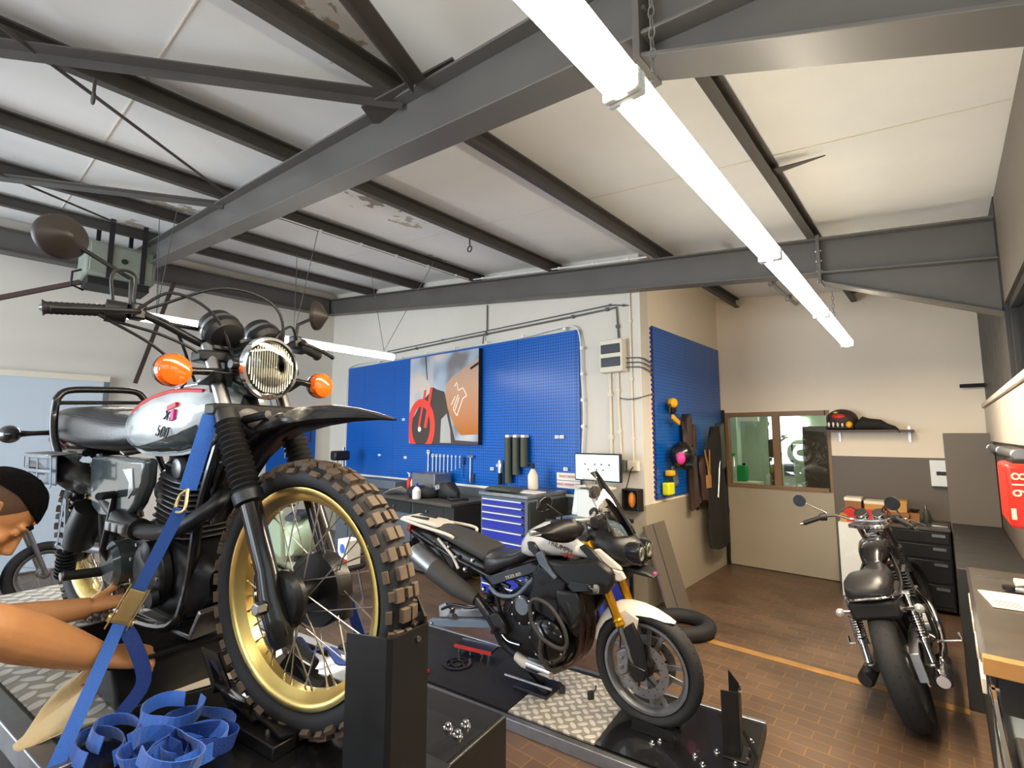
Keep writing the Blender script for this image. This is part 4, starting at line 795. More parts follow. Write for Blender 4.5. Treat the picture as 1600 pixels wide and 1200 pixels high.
# ================= motorcycles: shared wheel parts =================
def arcp(cx, cz, r, a0, a1, n, y=0):
    return [(cx+r*math.cos(a0+(a1-a0)*i/n), y, cz+r*math.sin(a0+(a1-a0)*i/n)) for i in range(n+1)]
def tyre_mesh(b, R, ri, hw, n=72, p=2.3):
    # cross-section lathe about the y axis
    prof = []
    for i in range(19):
        a = -PI/2*1.02 + (PI*1.02)*i/18   # shoulder to shoulder
    zc = (R+ri)/2+.004; rr = R-zc
    for i in range(25):
        a = PI*1.5-2*PI*i/24 if False else 2*PI*i/24
        c, s = math.cos(a), math.sin(a)
        y = hw*math.copysign(abs(s)**(2/p), s); r = zc+rr*math.copysign(abs(c)**(2/p), c)
        if r < ri: r = ri
        prof.append((y, r))
    return b.lathe((0, 0, 0), (0, 1, 0), prof[:-1], n, closed=True)
def spoked_wheel(parent, name, R, ri, hw, rimw, loc, rim_m='gold', knobby=False, nspoke=36, hub=(.035, .075), rot=(0, 0, 0), tyre_m='rubber', road=False, spoke_m='spoke_steel', drum=False):
    prof = [(-rimw, ri+.004), (-rimw, ri-.010), (-rimw+.006, ri-.016), (-rimw+.012, ri-.022), (-rimw*.35, ri-.034), (rimw*.35, ri-.034), (rimw-.012, ri-.022), (rimw-.006, ri-.016), (rimw, ri-.010), (rimw, ri+.004), (rimw-.004, ri+.004), (rimw-.01, ri-.008), (rimw*.3, ri-.026), (-rimw*.3, ri-.026), (-rimw+.01, ri-.008), (-rimw+.004, ri+.004)]
    w_ = MB().lathe((0, 0, 0), (0, 1, 0), prof, 72, closed=True).build(name, rim_m, parent, ang=50, loc=loc); w_.rotation_euler = rot
    kn = .010 if knobby else 0
    tyre_mesh(MB(), R-kn, ri-.006, hw).build('tyre', tyre_m, w_, ang=60)
    if knobby:
        b = MB(); rows = 46; rb = R-kn
        for k in range(rows):
            th = 2*PI*k/rows
            lay = [(-.0135, .0235, .031, 0), (.0135, .0235, .031, 0)] if k % 2 == 0 else [(-.0285, .018, .027, .0045), (.0285, .018, .027, .0045), (0, .012, .016, .0)] if False else [(-.027, .021, .031, .004), (.0, .017, .024, .0), (.027, .021, .031, .004)]
            for (y, wy, wt, dr_) in lay:
                m = Matrix.Rotation(th, 4, 'Y') @ Matrix.Translation((rb-dr_+.003, y, 0)) @ Matrix.Rotation(y*9, 4, 'Z')
                b.box(-.008, .0085, -wy/2, wy/2, -wt/2, wt/2, m)
            if k % 2 == 0:
                for s in (-1, 1):
                    m = Matrix.Rotation(th, 4, 'Y') @ Matrix.Translation((rb-.020, s*(hw-.003), 0)) @ Matrix.Rotation(s*1.0, 4, 'Z'); b.box(-.014, .012, -.007, .007, -.014, .014, m)
            else:
                for s in (-1, 1):
                    m = Matrix.Rotation(th, 4, 'Y') @ Matrix.Translation((rb-.013, s*(hw-.006), 0)) @ Matrix.Rotation(s*.8, 4, 'Z'); b.box(-.010, .010, -.008, .008, -.011, .011, m)
        b.build('tread_knobs', 'knob_rubber_glare', w_, bev=.0016, smooth=False)
    elif road:
        b = MB()
        for k in range(40):
            th = 2*PI*k/40
            for s in (-1, 1):
                m = Matrix.Rotation(th+s*.03, 4, 'Y') @ Matrix.Translation((R-.004-hw*.10, s*hw*.42, 0)) @ Matrix.Rotation(s*.5, 4, 'Z') @ Matrix.Rotation(s*.6, 4, 'X'); b.box(-.003, .0055, -hw*.26, hw*.26, -.002, .002, m)
        b.build('tread_groove', 'black_ink', w_, smooth=False)
    hr, hy = hub
    hubo = MB().lathe((0, 0, 0), (0, 1, 0), [(-hy, .012), (-hy, hr*.8), (-hy*.85, hr*1.25), (-hy*.72, hr*1.25), (-hy*.6, hr*.75), (hy*.6, hr*.75), (hy*.72, hr*1.25), (hy*.85, hr*1.25), (hy, hr*.8), (hy, .012)], 30).build('hub', 'black_satin' if rim_m == 'gold' else 'alloy', w_)
    for k in range(nspoke):
        s = 1 if k % 2 else -1; a0 = 2*PI*k/nspoke; tw = .75 if (k//2) % 2 else -.75
        p0 = (hr*1.1*math.cos(a0+tw), s*hy*.78, hr*1.1*math.sin(a0+tw)); p1 = ((ri-.028)*math.cos(a0), s*rimw*.12, (ri-.028)*math.sin(a0))
        q = Vector(p1).lerp(Vector(p0), .07)
        b = MB().cyl(p0, p1, .0019, n=6); b.cyl(p1, q, .0036, .003, 6)
        b.build('spoke', spoke_m, w_)
    return w_
def cast_wheel(parent, name, R, ri, hw, rimw, loc, rot=(0, 0, 0), n=5, m='dark_alloy'):
    prof = [(-rimw, ri+.004), (-rimw, ri-.012), (-rimw*.7, ri-.022), (-rimw*.4, ri-.03), (rimw*.4, ri-.03), (rimw*.7, ri-.022), (rimw, ri-.012), (rimw, ri+.004), (rimw*.8, ri+.002), (rimw*.4, ri-.012), (-rimw*.4, ri-.012), (-rimw*.8, ri+.002)]
    w_ = MB().lathe((0, 0, 0), (0, 1, 0), prof, 72, closed=True).build(name, 'alloy', parent, ang=50, loc=loc); w_.rotation_euler = rot
    tyre_mesh(MB(), R, ri-.004, hw, p=2.15).build('tyre', 'rubber', w_, ang=60)
    b = MB()
    for k in range(40):
        th = 2*PI*k/40
        for s in (-1, 1):
            mm = Matrix.Rotation(th+s*.04, 4, 'Y') @ Matrix.Translation((R-.003-hw*.12, s*hw*.42, 0)) @ Matrix.Rotation(s*.5, 4, 'Z') @ Matrix.Rotation(s*.7, 4, 'X'); b.box(-.003, .006, -hw*.3, hw*.3, -.002, .002, mm)
    b.build('tread_groove', 'black_ink', w_, smooth=False)
    MB().lathe((0, 0, 0), (0, 1, 0), [(-.055, .012), (-.055, .04), (-.03, .05), (.03, .05), (.055, .04), (.055, .012)], 30).build('hub', 'black_satin', w_)
    for k in range(n*2):
        a = 2*PI*(k//2)/n+(.13 if k % 2 else -.13); a2 = 2*PI*(k//2)/n+(.20 if k % 2 else -.20)
        MB().bar((.035*math.cos(a), 0, .035*math.sin(a)), ((ri-.02)*math.cos(a2), 0, (ri-.02)*math.sin(a2)), .028, .013, (0, 1, 0)).build('spoke', 'alloy', w_, bev=.004)
    return w_
def brake_disc(parent, r, y, m='steel'):
    b = MB().lathe((0, y, 0), (0, 1, 0), [(-.0025, r*.66), (-.0025, r), (.0025, r), (.0025, r*.66)], 60, closed=True)
    d = b.build('brake_disc', m, parent, ang=30); c = MB()
    for k in range(6):
        a = k*PI/3; c.bar((.035*math.cos(a), y, .035*math.sin(a)), (r*.7*math.cos(a+.25), y, r*.7*math.sin(a+.25)), .012, .005, (0, 1, 0))
    c.build('disc_carrier', 'black_satin', d, smooth=False); h = MB()
    for k in range(24):
        a = k*PI/12; rr = r*(.76 if k % 2 else .9); h.cyl((rr*math.cos(a), y-.003, rr*math.sin(a)), (rr*math.cos(a), y+.003, rr*math.sin(a)), .004, n=8)
    h.build('disc_hole', 'black_ink', d); return d
def boots(b, p0, p1, r0, r1, n=14):
    p0 = Vector(p0); p1 = Vector(p1); pts = []; rs = []
    for i in range(n*4+1):
        t = i/(n*4); pts.append(p0.lerp(p1, t)); rr = r0+(r1-r0)*t; rs.append(rr*(1+.13*math.cos(2*PI*t*n)))
    return b.tube(pts, rs, 20)
def coil(b, p0, p1, R, r, turns, n=14):
    p0 = Vector(p0); p1 = Vector(p1); ax = (p1-p0).normalized(); u = ax.orthogonal().normalized(); v = ax.cross(u); pts = []
    for i in range(turns*n+1):
        a = 2*PI*i/n; pts.append(p0.lerp(p1, i/(turns*n))+(u*math.cos(a)+v*math.sin(a))*R)
    return b.tube(pts, r, 7)
def round_mirror(parent, base, knee, head, R, nrm, m='mirror_shell', stem='black_satin', glass='bulb_glass'):
    o = MB().tube(smoothpts([base, knee, head], 6) if False else [base, knee, head], .006, 8).build('mirror', stem, parent)
    nn = Vector(nrm).normalized(); MB().lathe(Vector(head), nn, [(-.040, .006), (-.036, .012), (-.006, R*.92), (.0, R*.98), (.008, R), (.010, R)], 36).build('mirror_back', m, o)
    MB().lathe(Vector(head)+nn*.0101, nn, [(0, R*.95), (.001, R*.94)], 36).build('mirror_glass', glass, o); return o
def turn_signal(parent, base, tip, R, fwd, name='turn_signal', lens='orange_lens', body='black_paint', ln=.05):
    b = MB(); b.tube([base, Vector(base).lerp(Vector(tip), .55), Vector(tip)], [.011, .010, .017], 12)
    f = Vector(fwd).normalized(); t = Vector(tip)
    b.lathe(t, f, [(-ln*.8, .006), (-ln*.65, R*.55), (-ln*.3, R*.88), (0, R), (.006, R)], 30); o = b.build(name, body, parent)
    l = MB().lathe(t+f*.004, f, [(0, R*.98), (.012, R*.99), (.022, R*.9), (.028, R*.62), (.030, .0)], 36).build('lens', lens, o)
    if lens == 'orange_lens':
        r_ = MB()
        u = f.orthogonal().normalized(); v = f.cross(u)
        for k in range(40):
            a = 2*PI*k/40; d = u*math.cos(a)+v*math.sin(a); r_.cyl(t+f*.0295+d*R*.55, t+f*.018+d*R*.97, .0012, n=5)
        r_.build('lens_ribs', 'orange_lens', l)
    return o

# ================= raised motorcycle with gold wheels =================
XT = thing('motorcycle', 'silver-tanked motorcycle with gold rims and knobbly tyres strapped on the raised lift', 'motorcycle', (-2.693, .429, .993), (0, 0, 0))
XT.rotation_euler = (Matrix.Rotation(.156, 3, 'Z') @ Matrix.Rotation(.056, 3, 'X')).to_euler()
ST = .111; PIV = Vector((1.36, 0, .345)); AX = Vector((-math.sin(math.radians(28)), 0, math.cos(math.radians(28))))
MST = Matrix.Translation(PIV) @ Matrix.Rotation(ST, 4, AX) @ Matrix.Translation(-PIV)
def stg(b, Mx=None):
    mm = Mx or MST
    b.v = [tuple(mm @ Vector(p)) for p in b.v]; return b
SF = lambda p: tuple(MST @ Vector(p))
steer = MST.to_3x3().to_euler()
# front wheel, steered
fw = spoked_wheel(XT, 'front_wheel', .345, .272, .043, .033, SF((1.42, 0, .345)), 'gold', True, 36, (.042, .062), tuple(steer))
stg(MB().lathe((1.42, -.058, .345), (0, 1, 0), [(-.028, .03), (-.026, .062), (-.012, .072), (.0, .072)], 36)).build('brake_drum', 'black_satin', XT)
stg(MB().lathe((1.42, .030, .345), (0, 1, 0), [(-.012, .094), (.0, .098), (.035, .096), (.052, .07), (.056, .0)], 40)).build('hub_cover', 'black_satin', XT)
stg(MB().tube([(1.42, -.145, .345), (1.42, .13, .345)], .010, 12)).build('axle', 'steel', XT)
stg(MB().lathe((1.42, -.150, .345), (0, 1, 0), [(0, .012), (.002, .016), (.022, .016)], 6)).build('axle_nut', 'steel', XT, smooth=False)
stg(MB().tube([(1.40, -.03, .40), (1.38, -.07, .43), (1.355, -.075, .5), (1.30, -.075, .62), (1.2, -.07, .8)], .005, 8)).build('speedo_cable', 'black_satin', XT)
for s in (-1, 1):
    yy = s*.098
    fl = stg(MB().tube([(1.455, yy, .262), (1.452, yy, .272), (1.432, yy, .31), (1.405, yy, .36), (1.385, yy*.99, .42), (1.30, yy, .60)], [.022, .029, .030, .029, .026, .025], 24)).build('fork_leg', 'black_paint', XT)
    stg(MB().tube([(1.462, yy, .250), (1.452, yy, .27)], [.020, .028], 20)).build('fork_cap', 'black_satin', fl)
    stg(MB().lathe((1.302, yy, .596), (-.47, 0, .883), [(-.02, .026), (-.015, .036), (.012, .038), (.02, .033)], 26)).build('dust_seal', 'dark_alloy', fl)
    stg(boots(MB(), (1.297, yy, .605), (1.20, yy, .79), .034, .031, 13)).build('fork_gaiter', 'black_matt', XT, ang=80)
    stg(MB().cyl((1.22, yy, .76), (1.085, yy, 1.02), .019)).build('fork_tube', 'steel', XT)
    stg(MB().lathe((1.197, yy, .80), (-.47, 0, .883), [(-.012, .028), (-.008, .032), (.025, .032), (.03, .024)], 24)).build('fork_clamp', 'black_satin', XT)
tc_ = MB()
for z_, x_ in ((.83, 1.18), (.985, 1.10)):
    tc_.prism([(x_-.05, -.125), (x_+.01, -.135), (x_+.03, -.09), (x_+.03, .09), (x_+.01, .135), (x_-.05, .125), (x_-.09, .04), (x_-.09, -.04)], z_-.016, z_+.016, 'z')
stg(tc_).build('triple_clamp', 'black_satin', XT, bev=.006)
stg(MB().cyl((1.16, 0, .80), (1.06, 0, 1.0), .032)).build('steering_stem', 'black_satin', XT)
for s in (-1, 1): stg(MB().lathe((1.15, s*.06, .79), (0, 0, 1), [(-.02, .01), (-.01, .02), (.02, .02), (.03, .008)], 12)).build('clamp_bolt', 'steel', XT)
# front mudguard: high mounted, curling over the wheel
def mudguard(pts, hws, drops, name, m, parent, th=.004, mx=None):
    rg = []
    for i, (x, z) in enumerate(pts):
        a = pts[max(i-1, 0)]; c = pts[min(i+1, len(pts)-1)]; t = Vector((c[0]-a[0], 0, c[1]-a[1])).normalized(); nn = Vector((-t.z, 0, t.x)); nn = nn if nn.z > 0 or True else -nn
        w_, d_ = hws[i], drops[i]; ring = []
        for sgn, off in ((1, 0), (-1, -th)):
            js = range(-6, 7) if sgn > 0 else range(6, -7, -1)
            for j in js:
                u = j/6; q = Vector((x, 0, z))+nn*(off-d_*abs(u)**2.6); ring.append((q.x, u*(w_+(off if abs(u) > .9 else 0)), q.z))
        rg.append(ring)
    b = MB().rings(rg)
    if mx: stg(b, mx)
    return b.build(name, m, parent, ang=60)
gp = [(1.035, .50), (1.04, .58), (1.065, .66), (1.115, .73), (1.19, .785), (1.28, .818), (1.40, .836), (1.50, .838), (1.58, .828), (1.64, .815), (1.68, .804), (1.705, .797)]
mudguard(gp, [.055, .062, .068, .072, .076, .078, .078, .074, .064, .048, .030, .010], [.03, .04, .05, .055, .055, .052, .048, .040, .028, .015, .006, .001], 'front_mudguard', 'black_paint', XT, mx=MST)
b = MB()
for s in (-1, 1): b.tube([(1.30, s*.05, .815), (1.20, s*.06, .80)], .012, 8)
stg(b).build('mudguard_bracket', 'black_satin', XT)
# headlight
HL = Vector((1.20, 0, .955)); hf = Vector((1, 0, -.03)).normalized()
hs = stg(MB().lathe(HL, hf, [(-.115, .0), (-.112, .03), (-.09, .065), (-.05, .085), (0, .092), (.02, .092)], 40)).build('headlight', 'black_paint', XT)
stg(MB().lathe(HL+hf*.018, hf, [(0, .090), (.008, .0935), (.020, .090), (.022, .082), (.006, .080)], 44, closed=True)).build('headlight_ring', 'chrome', hs)
stg(MB().lathe(HL+hf*.028, hf, [(-.075, .012), (-.07, .03), (-.05, .055), (-.02, .074), (.0, .081), (.001, .0812), (-.02, .0752), (-.072, .030)], 40, closed=True)).build('reflector', 'headlamp_bowl', hs)
lz = MB().lathe(HL+hf*.030, hf, [(0, .0815), (.006, .078), (.012, .05), (.014, .0), (.011, .0), (.009, .05), (.003, .078)], 40, closed=True); stg(lz).build('lens', 'clear_lens', hs)
rb = MB()
for k in range(-9, 10):
    for zz0, zz1 in ((-.072, .072),):
        y_ = k*.0078; lim = math.sqrt(max(0, .0745**2-y_**2)); a_, c_ = max(zz0, -lim), min(zz1, lim)
        if c_-a_ > .01: rb.cyl(tuple(HL+hf*.0375+Vector((0, y_, a_))), tuple(HL+hf*.0375+Vector((0, y_, c_))), .0017, n=6)
stg(rb).build('lens_flutes', 'flute_glass', hs)
b = MB()
for s in (-1, 1): b = MB(); b.bar((1.205, s*.098, .93), (1.13, s*.098, .90), .006, .10, (0, 1, 0)); b.cyl((1.21, s*.085, .955), (1.21, s*.108, .955), .014); stg(b).build('headlight_bracket', 'black_satin', XT, bev=.002)
for s in (-1, 1): turn_signal(XT, SF((1.17, s*.10, .935)), SF((1.165, s*.235, .925)), .043, MST.to_3x3() @ Vector((1, 0, 0)))
stg(MB().lathe((1.20, -.045, .79), (1, -.1, 0), [(-.03, .02), (-.02, .045), (.01, .048), (.014, .042), (.016, .01), (.022, .008)], 30)).build('horn', 'black_satin', XT)
for s in (-1, 1):
    gx = Vector((1.10, s*.068, 1.065)); gd = Vector((-.78, 0, .62)).normalized()
    g = stg(MB().lathe(gx, -gd, [(-.045, .046), (-.04, .050), (-.015, .051), (-.012, .055), (.02, .055), (.035, .045), (.045, .02)], 36)).build('gauge', 'black_satin', XT, ang=25)
    stg(MB().lathe(gx, -gd, [(-.0125, .056), (-.006, .057), (.0, .056)], 36)).build('gauge_band', 'steel', g); stg(MB().lathe(gx+gd*.0455, gd, [(0, .042), (.001, .04)], 30)).build('gauge_dial', 'black_ink', g)
stg(MB().box(1.05, 1.12, -.10, .10, 1.005, 1.02).box(1.10, 1.13, -.03, .03, 1.0, 1.05)).build('gauge_bracket', 'black_satin', XT, bev=.003)
# handlebar with brace
hb = [(.94, -.42, 1.075), (1.0, -.27, 1.09), (1.04, -.215, 1.075), (1.075, -.10, 1.02), (1.075, 0, 1.015), (1.075, .10, 1.02), (1.04, .215, 1.075), (1.0, .27, 1.09), (.94, .42, 1.075)]
stg(MB().tube(smoothpts(hb, 5), .011, 14)).build('handlebar', 'black_satin', XT)
stg(MB().cyl((1.045, -.19, 1.07), (1.045, .19, 1.07), .006)).build('handlebar_brace', 'black_satin', XT)
for s in (-1, 1):
    g = MB(); p0, p1 = Vector((.94, s*.42, 1.075)), Vector((.985, s*.305, 1.088)); pts = [p0.lerp(p1, i/24) for i in range(25)]
    g.tube(pts, [.021 if i == 0 else (.0165 if i % 2 else .0150) for i in range(25)], 16); go = stg(g).build('grip', 'black_matt', XT, ang=80)
    stg(MB().cyl(tuple(p0-(p1-p0)*.05), tuple(p0), .006, .011, 12)).build('bar_end', 'steel', go)
    stg(MB().lathe((.988, s*.292, 1.088), (.35, -s*.93, -.05), [(-.02, .018), (-.018, .030), (.025, .030), (.028, .018)], 18)).build('switch_housing', 'black_plastic', XT)
    stg(MB().tube(smoothpts([(1.015, s*.262, 1.092), (1.055, s*.27, 1.085), (1.045, s*.34, 1.075), (1.015, s*.43, 1.062)], 6), [.008]*6+[.007]*12+[.009], 8)).build('lever', 'black_satin', XT)
    stg(MB().box(1.0, 1.035, min(s*.235, s*.27), max(s*.235, s*.27), 1.07, 1.115)).build('lever_perch', 'black_satin', XT, bev=.006)
NR = MST.to_3x3() @ Vector((-1, 0, .05))
round_mirror(XT, SF((1.005, -.262, 1.10)), SF((.995, -.262, 1.185)), SF((.955, -.40, 1.262)), .057, NR)
round_mirror(XT, SF((1.005, .262, 1.10)), SF((1.0, .275, 1.165)), SF((.965, .395, 1.228)), .057, MST.to_3x3() @ Vector((-.91, -.45, .05)))
# cables
for pts in ([(1.03, -.26, 1.095), (1.08, -.20, 1.15), (1.14, -.12, 1.10), (1.13, -.05, .98), (1.10, -.03, .85)], [(1.0, -.30, 1.10), (1.01, -.31, 1.185), (1.02, -.265, 1.19), (1.02, -.255, 1.10), (1.06, -.18, 1.06), (1.0, -.08, .92)],
            [(1.04, -.24, 1.10), (1.15, -.1, 1.18), (1.22, .02, 1.14), (1.2, .06, 1.0), (1.12, .06, .85)], [(1.04, .24, 1.10), (1.12, .15, 1.12), (1.16, .06, 1.05), (1.12, .04, .9)], [(1.0, -.33, 1.07), (1.05, -.22, 1.0), (1.02, -.12, .93), (.95, -.09, .9)], [(1.0, -.29, 1.06), (1.06, -.2, 1.03), (1.10, -.12, .98), (1.12, -.1, .88)]):
    stg(MB().tube(smoothpts(pts, 6), .0042, 7)).build('control_cable', 'black_plastic', XT)
# tank
tank = [(.50, .04, .765, .80, 2.2), (.53, .09, .73, .825, 2.4), (.60, .117, .705, .862, 2.6), (.70, .130, .695, .893, 2.7), (.80, .137, .695, .912, 2.7), (.92, .138, .70, .925, 2.7), (1.02, .130, .715, .925, 2.5), (1.09, .112, .75, .915, 2.4), (1.13, .085, .79, .90, 2.3), (1.15, .04, .82, .88, 2.2)]
MB().body(tank, 40).build('fuel_tank', 'silver_paint', XT, ang=60)
tk = MB()   # lower dark flash of the tank side
for s in (-1, 1):
    rows = []; KP = ((.56, .722, .733), (.66, .704, .726), (.78, .704, .736), (.90, .71, .752), (1.0, .723, .770), (1.08, .757, .795))
    for q in range(53):
        x = .56+.01*q; i = max(k for k in range(len(KP)-1) if KP[k][0] <= x+1e-9); u = (x-KP[i][0])/(KP[i+1][0]-KP[i][0]); zlo = KP[i][1]+(KP[i+1][1]-KP[i][1])*u; zhi = KP[i][2]+(KP[i+1][2]-KP[i][2])*u; for_z = []
        for z in [zlo+(zhi-zlo)*v/5 for v in range(6)]:
            i = max(k for k in range(len(tank)-1) if tank[k][0] <= x); t_ = (x-tank[i][0])/(tank[i+1][0]-tank[i][0]); w_, z0, z1, p = [tank[i][j]+(tank[i+1][j]-tank[i][j])*t_ for j in (1, 2, 3, 4)]
            v = min(.999, abs(z-(z0+z1)/2)/((z1-z0)/2)); for_z.append((x, s*(w_*(1-v**p)**(1/p)+.003), z))
        rows.append(for_z)
    for i in range(len(rows)-1):
        for j in range(5): tk.add([rows[i][j], rows[i+1][j], rows[i+1][j+1], rows[i][j+1]], [(0, 1, 2, 3)])
tk.build('tank_flash', 'grey_paint', XT)
def tank_hw(x, z, T=tank):
    i = max(k for k in range(len(T)-1) if T[k][0] <= x); t_ = (x-T[i][0])/(T[i+1][0]-T[i][0]); w_, z0, z1, p = [T[i][j]+(T[i+1][j]-T[i][j])*t_ for j in (1, 2, 3, 4)]
    v = min(.999, abs(z-(z0+z1)/2)/((z1-z0)/2)); return w_*(1-v**p)**(1/p)
def tank_top(x, frac=.86, T=tank):
    i = max(k for k in range(len(T)-1) if T[k][0] <= x); t_ = (x-T[i][0])/(T[i+1][0]-T[i][0]); w_, z0, z1, p = [T[i][j]+(T[i+1][j]-T[i][j])*t_ for j in (1, 2, 3, 4)]
    y = w_*frac; return y, (z0+z1)/2+(z1-z0)/2*(1-frac**p)**(1/p)
for s in (-1, 1):
    b = MB(); pts = []
    for x in [.53+.05*i for i in range(12)]:
        y, z = tank_top(x, .80); pts.append(Vector((x, s*(y+.0015), z+.002)))
    b.tube(pts, .006, 6); b.build('red_pinstripe', 'red_stripe', XT)
    b = MB(); pts = []
    for x in [.53+.05*i for i in range(12)]:
        i = max(k for k in range(len(tank)-1) if tank[k][0] <= x); t_ = (x-tank[i][0])/(tank[i+1][0]-tank[i][0]); z0 = tank[i][2]+(tank[i+1][2]-tank[i][2])*t_; pts.append(Vector((x, s*(tank_hw(x, z0+.012)-.004), z0+.004)))
    b.tube(pts, .005, 6); b.build('tank_seam', 'silver_paint', XT)
MB().lathe((.92, 0, .922), (0, 0, 1), [(0, .034), (.01, .034), (.016, .028), (.017, 0)], 24).build('fuel_cap', 'chrome', XT)
# badge lettering on the tank side (letters lean along the tank)
for s_, sz, lx, lz_, m_ in (('XT', .042, .965, .822, 'black_ink'), ('500', .050, .925, .775, 'black_ink')):
    text('tank_lettering', s_, sz, m_, XT, (lx, -(tank_hw(lx, lz_)+.003), lz_), (math.radians(84), math.radians(8), 0), .0015, shear=.3)
MB().prism([(.955, .852), (1.01, .862), (1.01, .850), (.955, .838)], -.137, -.128).build('badge_red', 'red_stripe', XT, smooth=False)
MB().prism([(.985, .838), (1.005, .842), (1.0, .812), (.98, .806)], -.139, -.130).build('badge_purple', 'magenta', XT, smooth=False)
# seat
seat = [(-.24, .06, .80, .845, 2.2), (-.21, .105, .765, .868, 2.8), (-.10, .125, .73, .882, 3.2), (.05, .132, .715, .880, 3.2), (.20, .132, .705, .868, 3.2), (.35, .128, .70, .852, 3.0), (.48, .115, .70, .838, 2.8), (.58, .098, .71, .834, 2.6), (.63, .08, .73, .83, 2.2)]
MB().body(seat, 40).build('seat', 'seat_vinyl', XT, ang=70)
pp = MB()
for s in (-1, 1):
    pts = []
    for x in [-.2+.06*i for i in range(14)]:
        y, z = tank_top(x, .93, seat); pts.append((x, s*y, z+.002))
    pp.tube(pts, .0035, 6)
pp.build('seat_piping', 'black_ink', XT)
# rear grab rail, rack loop and frame
for s in (-1, 1):
    MB().tube(smoothpts([(.23, s*.15, .60), (.13, s*.16, .68), (.06, s*.16, .76), (.03, s*.155, .84), (.03, s*.15, .90)], 5), .0135, 12).build('grab_rail', 'black_paint', XT)
    MB().tube([(.30, s*.13, .70), (.05, s*.125, .70), (-.20, s*.10, .745), (-.32, s*.06, .76)], .014, 10).build('rear_frame_tube', 'black_paint', XT)
    turn_signal(XT, (-.17, s*.09, .775), (-.18, s*.235, .775), .036, (-1, 0, 0), lens='orange_lens', ln=.07)
    MB().tube([(-.14, s*.10, .74), (-.17, s*.11, .86)], .010, 10).build('rack_stay', 'black_paint', XT)
MB().tube(smoothpts([(.03, -.15, .885), (.03, -.145, .915), (.025, -.11, .945), (.02, 0, .95), (.025, .11, .945), (.03, .145, .915), (.03, .15, .885)], 5), .0135, 12).build('grab_hoop', 'black_paint', XT)
MB().tube([(.03, -.152, .895), (.03, .152, .895)], .008, 10).build('hoop_crossbar', 'black_paint', XT)
mudguard([(-.52, .56), (-.47, .64), (-.36, .71), (-.2, .745), (.0, .735), (.15, .68)], [.05, .06, .065, .065, .065, .06], [.01, .02, .025, .025, .025, .02], 'rear_mudguard', 'black_paint', XT)
t_ = MB().box(-.44, -.36, -.05, .05, .69, .76).build('tail_light', 'tail_red', XT, bev=.01)
# muffler high on the right with perforated guard, and exhaust header
mf = MB().tube(smoothpts([(.46, -.13, .56), (.40, -.16, .60), (.33, -.185, .635), (.22, -.195, .652), (.09, -.195, .658)], 5), [.025]*4+[.036]*3+[.048]*14, 24).build('muffler', 'black_satin', XT, ang=60)
MB().tube([(.09, -.195, .658), (.07, -.195, .659)], [.048, .03], 24).build('muffler_cap', 'steel', mf)
gu = MB(); 
def guard(b, x0, x1, z0, z1, y, cols, rws, zz=0):
    dx = (x1-x0)/cols; dz = (z1-z0)/rws
    for i in range(cols+1): b.bar((x0+i*dx, y-.012*math.sin(PI*i/cols), z0), (x0+i*dx, y-.012*math.sin(PI*i/cols), z1), .012, .003, (0, 1, 0))
    for j in range(rws+1):
        for i in range(cols): b.bar((x0+i*dx, y-.012*math.sin(PI*i/cols), z0+j*dz), (x0+(i+1)*dx, y-.012*math.sin(PI*(i+1)/cols), z0+j*dz), .012, .003, (0, 1, 0))
guard(gu, .09, .39, .600, .70, -.25, 3, 2); gu.box(.09, .39, -.238, -.234, .60, .70); gu.build('heat_guard', 'bluegrey_plastic', mf, bev=.002, smooth=False)
MB().box(.10, .38, -.255, -.18, .70, .708).build('guard_top', 'alloy', mf, bev=.003)
hd = MB().tube(smoothpts([(1.0, -.03, .60), (1.10, -.05, .585), (1.115, -.10, .55), (1.04, -.15, .50), (.90, -.165, .485), (.80, -.16, .49), (.70, -.155, .50)], 7), .0215, 20).build('exhaust_header', 'dark_alloy', XT, ang=70)
hg = MB().tube([(.86, -.165, .487), (.80, -.165, .49), (.70, -.16, .505)], [.032, .034, .031], 20).build('header_guard', 'black_satin', hd)
for k in range(3): MB().box(.715+k*.048, .748+k*.048, -.205, -.190, .478, .508).build('guard_slot', 'alloy', hg, bev=.004)
MB().tube(smoothpts([(.70, -.155, .50), (.60, -.15, .53), (.46, -.13, .56)], 5), .0215, 18).build('exhaust_mid_pipe', 'black_satin', XT)
# second guarded section seen behind the side panel
ms = MB().tube([(.42, -.15, .515), (.37, -.158, .44), (.34, -.16, .38)], [.045, .048, .044], 24).build('lower_muffler', 'black_satin', XT)
g2 = MB(); 
for k in range(4): g2.box(.235+k*.012, .30, -.19, -.182, .385+k*.038, .403+k*.038)
g2.prism([(.225, .365), (.315, .365), (.315, .375), (.23, .375)], -.191, -.182).prism([(.225, .365), (.24, .365), (.31, .545), (.295, .545)], -.191, -.182).prism([(.30, .365), (.315, .365), (.32, .545), (.305, .545)], -.191, -.182); g2.build('side_guard', 'bluegrey_plastic', ms, smooth=False)
# side cover
def panel(poly, y0, y1, name, m, parent, bev=.006):
    return MB().prism(poly, y0, y1).build(name, m, parent, bev=bev)
scp = [(.44, .695), (.87, .695), (.86, .62), (.80, .55), (.76, .52), (.68, .495), (.52, .49), (.45, .52), (.43, .60)]
for s in (-1, 1):
    q = sorted((s*.118, s*.160)); panel(scp, q[0], q[1], 'side_cover', 'grey_paint', XT, .014)
panel([(.72, .66), (.79, .665), (.80, .60), (.76, .57), (.77, .62)], -.1635, -.160, 'cover_rib', 'silver_paint', XT, .001)
